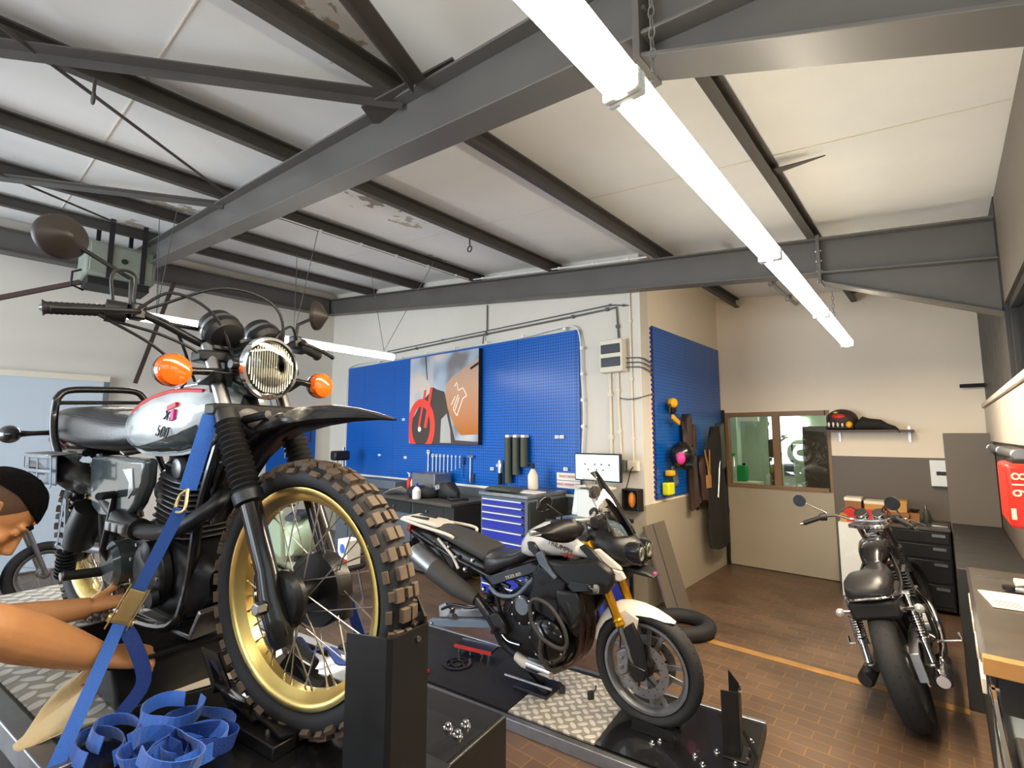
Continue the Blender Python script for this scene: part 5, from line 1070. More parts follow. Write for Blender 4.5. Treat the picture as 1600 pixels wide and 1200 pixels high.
# engine: crankcase, finned cylinder, covers
MB().body([(.52, .07, .27, .42, 3), (.58, .10, .22, .46, 3.5), (.72, .115, .19, .49, 4), (.90, .115, .19, .47, 4), (1.0, .10, .22, .42, 3.5), (1.05, .06, .27, .37, 3)], 32).build('crankcase', 'engine_black', XT)
MB().lathe((.84, -.112, .35), (0, -1, 0), [(0, .105), (.02, .102), (.032, .085), (.034, 0)], 40).build('clutch_cover', 'black_satin', XT)
MB().lathe((.62, -.112, .35), (0, -1, 0), [(0, .075), (.04, .072), (.055, .055), (.058, 0)], 36).build('sprocket_cover', 'grey_paint', XT)
MB().lathe((.885, -.14, .42), (0, -1, 0), [(0, .034), (.02, .032), (.025, .02), (.026, 0)], 24).build('oil_filter_cap', 'dark_alloy', XT)
MB().lathe((.90, -.14, .29), (0, -1, 0), [(0, .03), (.018, .028), (.022, 0)], 24).build('lower_cap', 'dark_alloy', XT)
for k in range(9): a = k*2*PI/9; MB().lathe((.84+.093*math.cos(a), -.145, .35+.093*math.sin(a)), (0, -1, 0), [(0, .006), (.006, .006)], 6).build('case_bolt', 'steel', XT)
tilt = Matrix.Translation((.86, 0, .46)) @ Matrix.Rotation(math.radians(9), 4, 'Y')
MB().box(-.085, .085, -.082, .082, -.02, .21, tilt).build('cylinder', 'engine_black', XT, bev=.01)
fb = MB()
for k in range(11):
    z = .005+k*.0165; w_ = .115 if k < 10 else .105
    ring = [(w_*math.copysign(abs(math.cos(a))**.6, math.cos(a)), .108*math.copysign(abs(math.sin(a))**.6, math.sin(a))) for a in [2*PI*j/28 for j in range(28)]]
    fb.rings([[tuple(tilt @ Vector((x, y, z))) for x, y in ring], [tuple(tilt @ Vector((x, y, z+.0035))) for x, y in ring]])
fb.build('cooling_fins', 'alloy', XT, smooth=False)
hdv = MB(); hdv.box(-.075, .075, -.07, .07, .185, .235, tilt); hdv.build('cylinder_head', 'engine_black', XT, bev=.012)
for s in (-1, 1):
    o = MB().lathe(tuple(tilt @ Vector((.015*s, s*-.07, .205))), (0, s*-1, 0), [(0, .030), (.02, .03), (.024, .022), (.025, 0)], 6 if False else 24).build('valve_cap', 'alloy', XT)
MB().body([(.60, .03, .53, .60, 2.5), (.64, .04, .52, .61, 2.8), (.74, .035, .54, .60, 2.5)], 18).build('carburettor', 'dark_alloy', XT)
for s in (-1, 1):
    MB().tube(smoothpts([(1.09, s*.03, .82), (1.02, s*.07, .55), (.99, s*.09, .32), (.90, s*.10, .19), (.60, s*.11, .17), (.50, s*.12, .25), (.47, s*.13, .45), (.44, s*.13, .70)], 5), .015, 10).build('frame_tube', 'black_paint', XT)
MB().tube([(1.09, 0, .86), (.9, 0, .82), (.5, 0, .72), (.30, 0, .70)], .022, 12).build('backbone_tube', 'black_paint', XT)
MB().prism([(.55, .165), (1.0, .165), (1.06, .25), (1.05, .262), (.99, .18), (.55, .178)], -.09, .09).build('bash_plate', 'steel', XT, bev=.003)
# kickstarter
MB().tube([(.62, -.155, .36), (.625, -.18, .40), (.665, -.165, .575)], [.012, .010, .008], 10).build('kick_lever', 'black_satin', XT)
MB().tube([(.665, -.165, .578), (.70, -.215, .582)], .012, 12).build('kick_pedal', 'black_matt', XT)
# foot pegs, brake pedal
for s in (-1, 1):
    MB().tube([(.56, s*.13, .315), (.55, s*.255, .33)], .015, 12).build('footpeg', 'black_matt', XT); MB().cyl((.549, s*.255, .33), (.549, s*.262, .33), .013).build('peg_end', 'steel', XT)
MB().tube(smoothpts([(.60, -.14, .27), (.68, -.16, .25), (.80, -.16, .27), (.86, -.17, .30)], 5), .007, 8).build('brake_pedal', 'steel', XT)
# swingarm, shocks, rear wheel
rw = spoked_wheel(XT, 'rear_wheel', .325, .236, .055, .040, (0, 0, .32), 'gold', True, 36, (.055, .06))
brake = MB().lathe((0, -.062, .32), (0, -1, 0), [(0, .075), (.02, .07), (.03, .03), (.03, 0)], 30).build('rear_brake_drum', 'black_satin', XT)
for s in (-1, 1):
    MB().tube([(.50, s*.09, .36), (.25, s*.10, .345), (-.05, s*.105, .32)], .019, 12).build('swingarm', 'alloy', XT)
    MB().cyl((.17, s*.145, .30), (.33, s*.145, .66), .017).build('shock_body', 'black_satin', XT)
    coil(MB(), (.20, s*.145, .37), (.325, s*.145, .64), .027, .0055, 9).build('shock_spring', 'black_paint', XT)
    fn = MB()
    for k in range(8): fn.lathe(Vector((.15, s*.145, .24)).lerp(Vector((.18, s*.145, .33)), k/7), Vector((.16, 0, .36)), [(0, .031), (.004, .031)], 20)
    fn.build('shock_fins', 'dark_alloy', XT, smooth=False)
MB().tube(smoothpts([(.52, .07, .40), (.3, .075, .40), (0, .08, .385), (-.07, .08, .32), (0, .08, .255), (.3, .07, .29), (.52, .06, .31)], 5), .008, 6).build('drive_chain', 'dark_alloy', XT)
MB().tube([(.40, .12, .22), (.30, .22, .0)], .012, 8).build('side_stand', 'black_satin', XT)

# ---- straps and ratchet ----
R0 = XT.rotation_euler.to_matrix(); 
def XW(p): return tuple(R0 @ Vector(p)+Vector((-2.693, .429, .993)))
t = thing('tie_down_strap', 'bright blue tight ratchet strap running from the fork to the near lift edge', 'strap')
def ws(a, b_, n): return [Vector(a).lerp(Vector(b_), i/n) for i in range(n+1)]
A_, B_, D_, E_ = XW((1.19, -.125, .82)), XW((1.165, -.17, .625)), XW((.985, -.22, .33)), XW((.955, -.24, .27))
cdir = Vector((0, 0, 1.75))
nv = (cdir-Vector(B_)).normalized()
MB().ribbon(ws(A_, B_, 6), .040, tuple(nv), .005).build('soft_loop', 'blue_strap', t, smooth=False)
MB().tube(smoothpts([B_, tuple(Vector(B_)+Vector((-.03, -.01, -.02))), tuple(Vector(B_)+Vector((-.02, -.02, -.055))), tuple(Vector(B_)+Vector((.02, -.01, -.05))), B_], 5), .004, 8).build('hook', 'zinc', t)
C_ = tuple(Vector(B_)+Vector((-.005, -.012, -.05)))
nv2 = (cdir-Vector(D_)).normalized()
MB().ribbon(ws(C_, D_, 8), .031, tuple(nv2), .004).build('upper_webbing', 'blue_strap', t, smooth=False)
F_ = (-1.540, .180, .963)
MB().ribbon(ws(E_, F_, 8), .031, tuple(nv2), .004).build('lower_webbing', 'blue_strap', t, smooth=False)
dd = (Vector(E_)-Vector(D_)).normalized(); sd = dd.cross(nv2).normalized(); bk = MB()
for s in (-1, 1): bk.bar(Vector(D_)+sd*s*.024-dd*.025, Vector(E_)+sd*s*.024+dd*.025, .004, .030, tuple(nv2))
ro = bk.build('ratchet_frame', 'zinc', t, bev=.002, smooth=False)
MB().bar(Vector(D_)+nv2*.016-dd*.02, Vector(E_)+nv2*.016+dd*.0, .040, .006, tuple(nv2)).build('ratchet_handle', 'zinc', ro, bev=.002, smooth=False)
MB().cyl(Vector(E_)+sd*.032, Vector(E_)-sd*.032, .011).build('ratchet_spool', 'zinc', ro)
t = thing('tie_down_strap', 'darker blue loose strap tail hanging from the ratchet to the lift', 'strap')
MB().ribbon(smoothpts([E_, tuple(Vector(E_)+Vector((.03, .03, -.07))), tuple(Vector(E_)+Vector((.05, .05, -.16))), (-1.66, .33, 1.02)], 5), .034, tuple(nv2), .003).build('webbing', 'blue_strap_dark', t, smooth=False)
t = thing('tie_down_strap', 'blue strap on the far side of the front wheel running down to the lift', 'strap')
MB().ribbon(ws(XW((1.16, .12, .80)), (-1.58, 1.0, 1.0), 8), .034, (.6, -.7, .2), .004).build('webbing', 'blue_strap_dark', t, smooth=False)
# ================= lifts =================
LH = .156
def TL(name, label, cat, lx, ly, z=.993, rz=0, org=(-2.693, .429), h=LH):
    c, s = math.cos(h), math.sin(h); return thing(name, label, cat, (org[0]+lx*c-ly*s, org[1]+lx*s+ly*c, z), (0, 0, h+rz))
t = TL('motorcycle_lift', 'raised black motorcycle lift with checker plate carrying the gold-wheeled motorcycle', 'lift', 0, 0)
MB().box(-.75, 1.82, -.41, .34, -.14, -.004).build('platform', 'black_satin', t, bev=.005)
MB().box(-.74, .92, -.36, .30, -.004, 0).build('checker_plate', 'checker_plate', t, smooth=False)
MB().box(-.75, 1.10, -.425, -.375, -.05, .012).build('side_rail', 'alloy', t, bev=.004); MB().box(-.75, 1.10, .305, .35, -.05, .012).build('side_rail', 'alloy', t, bev=.004)
MB().box(.96, 1.81, -.40, .33, -.004, .0).build('front_plate', 'black_paint', t, smooth=False)
for x in (-.5, 1.3):
    for s in (-1, 1): MB().bar((x, s*.28, -.93), ((.8-x)*.55+.2, s*.28, -.14), .05, .08).build('scissor_arm', 'black_satin', t, bev=.003)
MB().box(-.7, 1.6, -.38, .32, -.993, -.92).build('base_frame', 'black_satin', t, bev=.005)
for (x, y) in ((1.73, .20), (1.77, .19), (1.76, .235)): MB().lathe((x, y, 0), (0, 0, 1), [(0, .013), (.003, .013), (.004, .008), (.012, .008), (.015, .005)], 12).build('bolt', 'chrome', t)
# wheel stop and clamp jaws
def upright(org_h, lab, lx, ly, z, hh, org, sc_=1.0, low=True):
    t = TL('wheel_stop', lab, 'wheel clamp', lx, ly, z, 0, org, org_h)
    sec = [(-.10, -.085), (.0, -.062), (.012, -.055), (.012, .055), (.0, .062), (-.075, .10)]
    sec = [(a*sc_, b_*sc_) for a, b_ in sec]; th = .005; b = MB(); n = len(sec)
    for i in range(n-1):
        (xa, ya), (xc, yc) = sec[i], sec[i+1]; d = Vector((xc-xa, yc-ya, 0)).normalized(); nn = Vector((-d.y, d.x, 0))*th
        za = hh*(.97 if i < n-2 else 1.0); zb_ = hh*(.97 if i+1 < n-1 else 1.14)
        b.add([(xa, ya, 0), (xc, yc, 0), (xc, yc, zb_), (xa, ya, za), (xa+nn.x, ya+nn.y, 0), (xc+nn.x, yc+nn.y, 0), (xc+nn.x, yc+nn.y, zb_), (xa+nn.x, ya+nn.y, za)], [(0, 1, 2, 3), (7, 6, 5, 4), (0, 4, 5, 1), (1, 5, 6, 2), (2, 6, 7, 3), (3, 7, 4, 0)])
    b.build('folded_plate', 'black_satin', t, smooth=False)
    MB().box(-.10*sc_, .05*sc_, -.10*sc_, .10*sc_, 0, .008).build('base_plate', 'black_satin', t, bev=.002)
    if low:
        MB().bar((.02, 0, .16*sc_), (.08, 0, .01), .03, .012).build('brace', 'black_satin', t)
        for y in (-.045, .045): MB().cyl((.04, y, .008), (.04, y, .02), .008, n=6).build('bolt', 'chrome', t)
    MB().cyl((.013*sc_, .02, hh*.9), (.017*sc_, .02, hh*.9), .006).build('rivet', 'steel', t)
    return t
upright(LH, 'tall folded black wheel stop in front of the knobbly gold-rimmed front wheel', 1.785, -.012, .993, .335, (-2.693, .429), 1.0, False)
def jaw(lx, ly, s, lab):
    t = TL('clamp_jaw', lab, 'wheel clamp', lx, ly, .993)
    b = MB()
    pr = [(-.22, .13), (-.14, .055), (.05, .035), (.17, .035)]
    for i in range(3):
        (xa, za), (xc, zc) = pr[i], pr[i+1]
        for (y0, y1, z0_, z1_) in ((0, .055, 0, .02),):
            b.add([(xa, s*0, za), (xc, s*0, zc), (xc, s*-.045, zc+.012), (xa, s*-.045, za+.035), (xa, s*0, za-.006), (xc, s*0, zc-.006), (xc, s*-.045, zc+.006), (xa, s*-.045, za+.029)], [(0, 1, 2, 3), (7, 6, 5, 4), (0, 4, 5, 1), (1, 5, 6, 2), (2, 6, 7, 3), (3, 7, 4, 0)])
            b.add([(xa, s*0, za), (xc, s*0, zc), (xc, s*0, 0), (xa, s*0, max(0, za-.08)), (xa, s*.006, za), (xc, s*.006, zc), (xc, s*.006, 0), (xa, s*.006, max(0, za-.08))], [(0, 1, 2, 3), (7, 6, 5, 4), (0, 4, 5, 1), (1, 5, 6, 2), (2, 6, 7, 3), (3, 7, 4, 0)])
    b.build('bent_plate', 'black_paint', t, smooth=False); MB().box(-.10, .17, min(0, s*-.06), max(0, s*-.06), 0, .03).build('foot', 'black_satin', t, bev=.003)
    for x in (-.05, .1): MB().cyl((x, s*-.03, .03), (x, s*-.03, .04), .009, n=6).build('bolt', 'chrome', t)
    return t
jaw(1.30, -.060, 1, 'bent black clamp jaw on the near side of the gold front wheel')
jaw(1.30, .075, -1, 'bent black clamp jaw on the far side of the gold front wheel')
# black drain tub on the lift
t = TL('drain_tub', 'black plastic drain tub standing on the checker plate under the engine', 'tub', .74, -.065, .994, math.radians(-3))
b = MB(); H_ = .135
def rr(x, y, z, r=.02): return [(x*sx_-(r if False else 0), y*sy_, z) for sx_, sy_ in ((-1, -1), (1, -1), (1, 1), (-1, 1))]
o_ = [(.19, .165, 0), (.215, .19, H_), (.225, .20, H_), (.225, .20, H_-.006), (.212, .187, H_-.006), (.212, .187, H_-.006)]
def ringr(x, y, z, r=.025, n=5):
    q = []
    for cx, cy, a0 in ((x-r, y-r, 0), (-x+r, y-r, PI/2), (-x+r, -y+r, PI), (x-r, -y+r, 1.5*PI)):
        for i in range(n+1): a = a0+PI/2*i/n; q.append((cx+r*math.cos(a), cy+r*math.sin(a), z))
    return q
b.rings([ringr(.001, .001, .004, .0005), ringr(.185, .155, .004), ringr(.208, .182, H_), ringr(.222, .196, H_), ringr(.222, .196, H_-.008), ringr(.212, .186, H_-.008), ringr(.19, .16, 0), ringr(.001, .001, 0, .0005)], cap=False)
b.build('tub_shell', 'black_plastic', t, ang=50)
MB().cyl((.06, .02, .02), (.12, .06, .022), .006).build('steel_pin', 'steel', None); o = bpy.data.objects['steel_pin']; tag(o, 'short steel pin lying inside the black drain tub', 'pin')
o.matrix_world = Matrix.Translation((-1.93, .48, 1.03)) @ Matrix.Rotation(.6, 4, 'Z') @ Matrix.Translation((-.06, -.02, 0))
MB().ribbon([(.12, -.1, 0), (.2, -.1, 0), (.26, -.04, 0), (.3, .1, 0), (.24, .2, 0)], .05, (0, 0, 1), .002).build('paper_liner', 'tan_panel', None, smooth=False)
o = bpy.data.objects['paper_liner']; o.location = (-2.02, .50, .997); o.rotation_euler = (0, 0, .1); tag(o, 'strip of brownish paper on the lift beside the drain tub', 'paper')
# heap of blue webbing
t = TL('strap_heap', 'heap of loosely coiled blue webbing in front of the drain tub', 'strap', 1.27, -.235, .994); r = random.Random(11); 
for k in range(9):
    cx, cy = r.uniform(-.10, .10), r.uniform(-.07, .06); R_ = r.uniform(.045, .085); a0 = r.uniform(0, 6.3); tilt_ = r.uniform(-.5, .5); pts = []; nr = []
    for i in range(30):
        a = a0+i/29*r.uniform(5.2, 5.6); rr_ = R_*(1+.25*math.sin(2*a+k)); z = .020+.007*k+.5*tilt_*rr_*math.sin(a)
        pts.append((cx+rr_*math.cos(a), cy+rr_*math.sin(a)*.8, max(.018, z))); nr.append((math.cos(a), math.sin(a), .35*math.sin(a*1.5+k)))
    MB().ribbon(pts, .034, nr, .0025).build('coil', 'blue_strap' if k % 3 else 'blue_strap_dark', t, smooth=False)
t = TL('strap_tail', 'blue webbing loops lying on the left of the strap heap', 'strap', 1.12, -.33, .994)
for k in range(2):
    pts = [(-.02+(.085-.01*k)*math.cos(a), .03*k+.045*math.sin(a), .02+.018*k) for a in [i*PI/9 for i in range(16)]]; nr = [(math.cos(i*PI/9), math.sin(i*PI/9), .3) for i in range(16)]
    MB().ribbon(pts, .034, nr, .0025).build('loop', 'blue_strap', t, smooth=False)
# strap bundle on the far side of the front wheel
t = TL('strap_bundle', 'dark blue webbing lying by the far clamp jaw, seen through the spokes', 'strap', 1.2, .22, .994)
MB().ribbon(smoothpts([(-.12, -.02, .02), (-.04, .04, .05), (.06, .02, .03), (.14, .06, .05), (.2, .0, .02)], 5), .034, (0, .2, 1), .003).build('webbing', 'blue_strap_dark', t, smooth=False)
t = TL('black_pouch', 'glossy black bag lying behind the front wheel, seen through the spokes', 'bag', 1.05, .16, .994, .4); MB().body([(-.12, .03, 0, .03, 2), (-.06, .06, 0, .08, 2.2), (.04, .07, 0, .09, 2.2), (.12, .03, 0, .03, 2)], 20).build('bag_body', 'black_paint', t)

# ---- low lift with the white motorcycle ----
T0 = (-2.957, 2.593); TH = .139
t = TL('low_motorcycle_lift', 'low black lift with a silver edge rail under the white motorcycle', 'lift', 0, 0, 0, 0, T0, TH)
MB().box(-.9, 2.13, -.38, .38, .002, .052).build('platform', 'black_satin', t, bev=.003)
MB().box(-.88, .78, -.34, .36, .052, .060).build('rubber_mat', 'black_matt', t, smooth=False)
MB().box(.79, 1.36, -.345, .335, .052, .0615).build('checker_plate', 'checker_plate', t, smooth=False)
MB().box(1.37, 2.12, -.345, .36, .052, .0605).build('front_plate', 'black_paint', t, smooth=False)
MB().box(-.9, 2.13, -.42, -.38, .0, .068).build('side_rail', 'alloy', t, bev=.004); MB().box(-.9, 2.13, .38, .41, .0, .066).build('side_rail', 'alloy', t, bev=.004)
for (x, y) in ((1.63, -.17), (1.71, -.06), (1.66, -.13), (1.85, -.15), (1.94, -.05), (2.04, -.10), (1.9, -.2), (2.08, .15)): MB().lathe((x, y, .060), (0, 0, 1), [(0, .016), (.004, .016), (.005, .010), (.016, .010), (.019, .006)], 10).build('bolt', 'chrome', t)
upright(TH, 'folded black wheel stop standing in front of the white motorcycle', 2.05, 0, .062, .34, T0, .75)
def TT(name, label, cat, lx, ly, z=.062, rz=0): return TL(name, label, cat, lx, ly, z, rz, T0, TH)
for lx, ly, s in ((1.60, -.075, 1), (1.60, .085, -1)):
    t = TT('clamp_jaw', 'low black clamp plate on the %s side of the white motorcycle front tyre' % ('near' if s > 0 else 'far'), 'wheel clamp', lx, ly)
    MB().bar((-.12, 0, .025), (.12, 0, .018), .008, .04).build('jaw_plate', 'black_satin', t); MB().box(-.12, .12, -.03, .03, 0, .01).build('foot', 'black_satin', t)
t = TT('sprocket', 'dark toothed sprocket lying on the black mat of the low lift', 'sprocket', .13, -.04, .062); b = MB(); n_ = 44
b.rings([[(R_*math.cos(2*PI*j/88), R_*math.sin(2*PI*j/88), z) for j in range(88) for R_ in [(.112 if j % 2 else .104) if k in (1, 2) else .078]] for k, z in ((0, .001), (1, .001), (2, .008), (3, .008))], close=True)
b.build('tooth_ring', 'dark_alloy', t, smooth=False); b = MB(); b.lathe((0, 0, .002), (0, 0, 1), [(0, .038), (0, .052), (.006, .052), (.006, .038)], 40, closed=True)
for k in range(6): b.bar((.045*math.cos(k*PI/3), .045*math.sin(k*PI/3), .005), (.085*math.cos(k*PI/3), .085*math.sin(k*PI/3), .005), .018, .006)
b.build('spider', 'dark_alloy', t, smooth=False)
t = TT('tool_tray', 'small tray with red sides and chrome sockets on the low lift', 'tool tray', .16, .15, .115, .1); MB().box(-.16, .16, -.055, .055, 0, .02).build('tray', 'black_satin', t, bev=.004); MB().box(-.165, .165, -.062, -.055, -.003, .022).build('red_side', 'red_plastic', t, smooth=False); MB().box(-.165, .165, .055, .062, 0, .024).build('steel_side', 'steel', t, smooth=False)
for x in (-.12, -.02, .08, .14): MB().cyl((x, -.05, -.053), (x, -.05, 0), .010).build('socket_leg', 'chrome', t)
t = TT('pry_bar', 'short steel bar with a red tip lying on the mat near the wheel stop', 'bar', -.08, -.26); MB().tube([(-.1, 0, .012), (.1, .0, .012)], .009, 10).build('shaft', 'steel', t); MB().tube([(.1, 0, .012), (.13, 0, .012)], .012, 10).build('tip', 'red_plastic', t)
for k, (x, y, l) in enumerate(((.97, .03, 'small rusty carburettor part on the silver checker plate, left one'), (1.16, .06, 'small dark bracket part on the silver checker plate, right one'), (.84, .02, 'black bracket under the engine on the silver checker plate'))):
    t = TT('loose_part', l, 'engine part', x, y, .062, k)
    if k == 0: MB().lathe((0, 0, .0), (0, 0, 1), [(0, .02), (.03, .022), (.045, .014), (.05, 0)], 14).build('casting', 'dark_alloy', t); MB().ball((-.035, .01, .02), (.018, .014, .012), 10, 8).build('rubber_boot', 'leather_brown', t)
    elif k == 1: MB().box(-.02, .02, -.012, .012, 0, .05).build('block', 'black_matt', t, bev=.004); MB().tube([(0, 0, .03), (.05, .02, .04), (.06, .03, .06)], .005, 6).build('arm', 'black_matt', t)
    else: MB().box(-.06, .03, -.015, .015, 0, .03).build('block', 'black_matt', t, bev=.004); MB().bar((-.05, 0, .03), (-.09, 0, .09), .03, .01).build('arm', 'black_matt', t)
# ================= white adventure motorcycle on the low lift =================
TG = thing('motorcycle', 'white and black motorcycle with golden fork tubes on the low lift, without its rear wheel', 'motorcycle', (-2.957, 2.593, .062), (0, 0, .139))
TPIV = Vector((1.50, 0, .325)); TAX = Vector((-math.sin(math.radians(24)), 0, math.cos(math.radians(24))))
TM = Matrix.Translation(TPIV) @ Matrix.Rotation(-.06, 4, TAX) @ Matrix.Translation(-TPIV)
def tg(b): b.v = [tuple(TM @ Vector(p)) for p in b.v]; return b
TF = lambda p: tuple(TM @ Vector(p)); trot = tuple(TM.to_3x3().to_euler())
tw = cast_wheel(TG, 'front_wheel', .325, .250, .056, .040, TF((1.555, 0, .325)), trot, 5)
brake_disc(tw, .154, -.062); brake_disc(tw, .154, .062)
tg(MB().tube([(1.555, -.125, .325), (1.555, .125, .325)], .011)).build('axle', 'steel', TG)
for s in (-1, 1):
    y = s*.105
    tg(MB().tube([(1.225, y, 1.04), (1.30, y, .90), (1.435, y, .575)], .027, 24)).build('fork_tube', 'gold_fork', TG)
    tg(MB().lathe((1.432, y, .585), (.38, 0, -.925), [(-.02, .029), (-.012, .033), (.0, .030), (.008, .033), (.02, .033), (.03, .022)], 24)).build('fork_collar', 'gold_fork', TG)
    tg(MB().tube([(1.44, y, .56), (1.52, y, .37)], .018, 16)).build('fork_slider', 'steel', TG)
    tg(MB().prism([(1.47, .56), (1.52, .60), (1.575, .50), (1.60, .33), (1.57, .29), (1.53, .29), (1.51, .36), (1.50, .45)], *sorted((y-s*.012, y+s*.016)))).build('fork_guard', 'black_satin', TG, bev=.005)
    tg(MB().prism([(1.50, .38), (1.60, .36), (1.59, .30), (1.54, .28), (1.50, .31)], *sorted((y, y+s*.03)))).build('axle_clamp', 'black_satin', TG, bev=.006)
cal = tg(MB().prism([(1.40, .40), (1.46, .44), (1.49, .40), (1.475, .30), (1.43, .27), (1.405, .31)], -.10, -.045)).build('brake_caliper', 'alloy', TG, bev=.008)
for z in (.33, .38): tg(MB().lathe((1.435, -.10, z), (0, -1, 0), [(0, .017), (.008, .015), (.009, 0)], 16)).build('caliper_piston', 'steel', cal)
tg(MB().tube(smoothpts([(1.43, -.09, .43), (1.44, -.12, .55), (1.36, -.13, .72), (1.28, -.12, .95)], 5), .005, 8)).build('brake_hose', 'black_satin', TG)
# front mudguard
def tguard(pts, hw, drop, nm, m): return mudguard(pts, hw, drop, nm, m, TG, .004, TM)
tguard([(1.225, .42), (1.24, .50), (1.28, .58), (1.335, .64), (1.40, .675), (1.47, .69), (1.55, .685), (1.63, .665), (1.70, .635), (1.74, .615)], [.045, .055, .062, .068, .07, .07, .066, .058, .044, .02], [.02, .035, .05, .065, .075, .07, .055, .035, .018, .004], 'front_mudguard', 'white_paint')
for s in (-1, 1): tg(MB().prism([(1.38, .60), (1.47, .66), (1.55, .62), (1.53, .52), (1.45, .50)], *sorted((s*.078, s*.096)))).build('mudguard_bracket', 'tan_panel', TG, bev=.006)
# triple clamp, bar, risers
b = MB()
for z, x in ((.93, 1.27), (1.05, 1.215)): b.prism([(x-.05, -.13), (x+.04, -.14), (x+.05, .0), (x+.04, .14), (x-.05, .13), (x-.07, 0)], z-.02, z+.02, 'z')
tg(b).build('triple_clamp', 'black_satin', TG, bev=.008)
for s in (-1, 1): tg(MB().tube([(1.20, s*.05, 1.07), (1.19, s*.05, 1.13)], .016)).build('bar_riser', 'steel', TG)
tg(MB().tube(smoothpts([(1.06, -.40, 1.12), (1.10, -.26, 1.14), (1.16, -.14, 1.15), (1.19, 0, 1.14), (1.16, .14, 1.15), (1.10, .26, 1.14), (1.06, .40, 1.12)], 6), .0125, 14)).build('handlebar', 'bulb_glass', TG)
for s in (-1, 1):
    p0, p1 = (1.055, s*.41, 1.12), (1.10, s*.28, 1.137)
    tg(MB().tube([p0, p1], .017, 16)).build('grip', 'black_matt', TG); tg(MB().lathe((1.10, s*.26, 1.14), (.3, -s*.95, 0), [(-.02, .02), (-.015, .032), (.03, .032), (.035, .018)], 18)).build('switch_housing', 'black_plastic', TG)
    # hand guard: shell in front of the grip
    hg = MB(); rg = []
    for i in range(9):
        u = i/8; yy = s*(.20+.27*u); xx = 1.25-.13*u**2.2; hh = .018+.052*math.sin(PI*min(1, u*1.05+.06))**.7; zc = 1.125+.0*u
        rg.append([(xx-.05*u, yy, zc-hh), (xx+.012, yy, zc-hh*.5), (xx+.022, yy, zc), (xx+.012, yy, zc+hh*.5), (xx-.05*u-.0, yy, zc+hh), (xx-.05*u-.006, yy, zc+hh*.97), (xx+.006, yy, zc+hh*.45), (xx+.015, yy, zc), (xx+.006, yy, zc-hh*.45), (xx-.05*u-.006, yy, zc-hh*.97)])
    tg(MB().rings(rg)).build('hand_guard', 'black_satin', TG, ang=70)
    tg(MB().tube([(1.08, s*.40, 1.12), (1.045, s*.46, 1.12)], [.014, .018], 12)).build('bar_end', 'bulb_glass', TG)
    tg(MB().tube(smoothpts([(1.14, s*.25, 1.14), (1.18, s*.30, 1.12), (1.15, s*.38, 1.11)], 5), .006, 8)).build('lever', 'bulb_glass', TG)
for s in (-1, 1):
    hd_ = (1.09, s*.36, 1.285) if s < 0 else (1.04, .40, 1.26)
    o = tg(MB().tube([(1.13, s*.24, 1.14), (1.14, s*.25, 1.20), hd_], .006, 8)).build('mirror', 'black_satin', TG)
    sh = [(-.075, -.03), (-.06, .028), (-.01, .045), (.06, .035), (.08, .0), (.055, -.04), (-.02, -.048)]
    q = MB().prism([(a*1.0, z) for a, z in sh], -.012, .012, 'x'); q.v = [(x+hd_[0]-.004, y+hd_[1], z+hd_[2]) for x, y, z in q.v]; tg(q).build('mirror_shell', 'black_paint', o, bev=.008)
    q = MB().prism([(a*.88, z*.85) for a, z in sh], -.0165, -.0155, 'x'); q.v = [(x+hd_[0]-.002, y+hd_[1], z+hd_[2]) for x, y, z in q.v]; tg(q).build('mirror_glass', 'steel', o, smooth=False)
# nose fairing, headlights, screen
MB().body([(1.20, .08, .92, 1.08, 2.5), (1.30, .12, .88, 1.13, 2.5), (1.40, .135, .87, 1.12, 2.5), (1.48, .12, .88, 1.08, 2.3), (1.54, .08, .90, 1.03, 2.2), (1.57, .03, .92, .98, 2.2)], 32).build('nose_fairing', 'black_satin', TG, ang=60)
for s in (-1, 1):
    h_ = MB().body([(1.46, .045, .93, 1.04, 2.6, s*.075), (1.52, .052, .915, 1.05, 2.6, s*.072), (1.560, .048, .915, 1.045, 2.6, s*.066)], 24).build('headlight', 'black_paint', TG)
    MB().body([(1.555, .042, .925, 1.038, 2.4, s*.068), (1.575, .040, .925, 1.036, 2.4, s*.066), (1.59, .02, .95, 1.01, 2.2, s*.06)], 24).build('lens', 'clear_lens', h_); MB().lathe((1.545, s*.068, .982), (1, 0, 0), [(0, .012), (.022, .040), (.024, .038), (.004, .01)], 24, closed=True).build('reflector', 'headlamp_bowl', h_)
MB().prism([(1.46, .90), (1.60, .88), (1.64, .85), (1.52, .86), (1.42, .86)], -.075, .075).build('beak', 'black_satin', TG, bev=.01)
MB().box(1.60, 1.625, -.02, .02, .845, .87).build('beak_reflector', 'magenta', TG, bev=.003)
b = MB(); rg = []
for i in range(10):
    u = i/9; x = 1.50-.245*u**1.05; z = 1.08+.375*u; hw = .135+.02*math.sin(PI*u)-.065*u**3; ring = []
    for k in range(13): v = -1+k/6; ring.append((x-.075*abs(v)**2.2, hw*v, z-.02*abs(v)**3*u))
    for k in range(12, -1, -1): v = -1+k/6; ring.append((x-.075*abs(v)**2.2-.004, hw*v, z-.02*abs(v)**3*u))
    rg.append(ring)
b.rings(rg); b.build('windscreen', 'screen_tint', TG, ang=60)
MB().box(1.24, 1.30, -.09, .09, 1.10, 1.17).build('dashboard', 'black_plastic', TG, bev=.01); MB().lathe((1.235, .03, 1.14), (-1, 0, .5), [(0, .035), (.008, .035)], 24).build('dial', 'bulb_glass', TG)
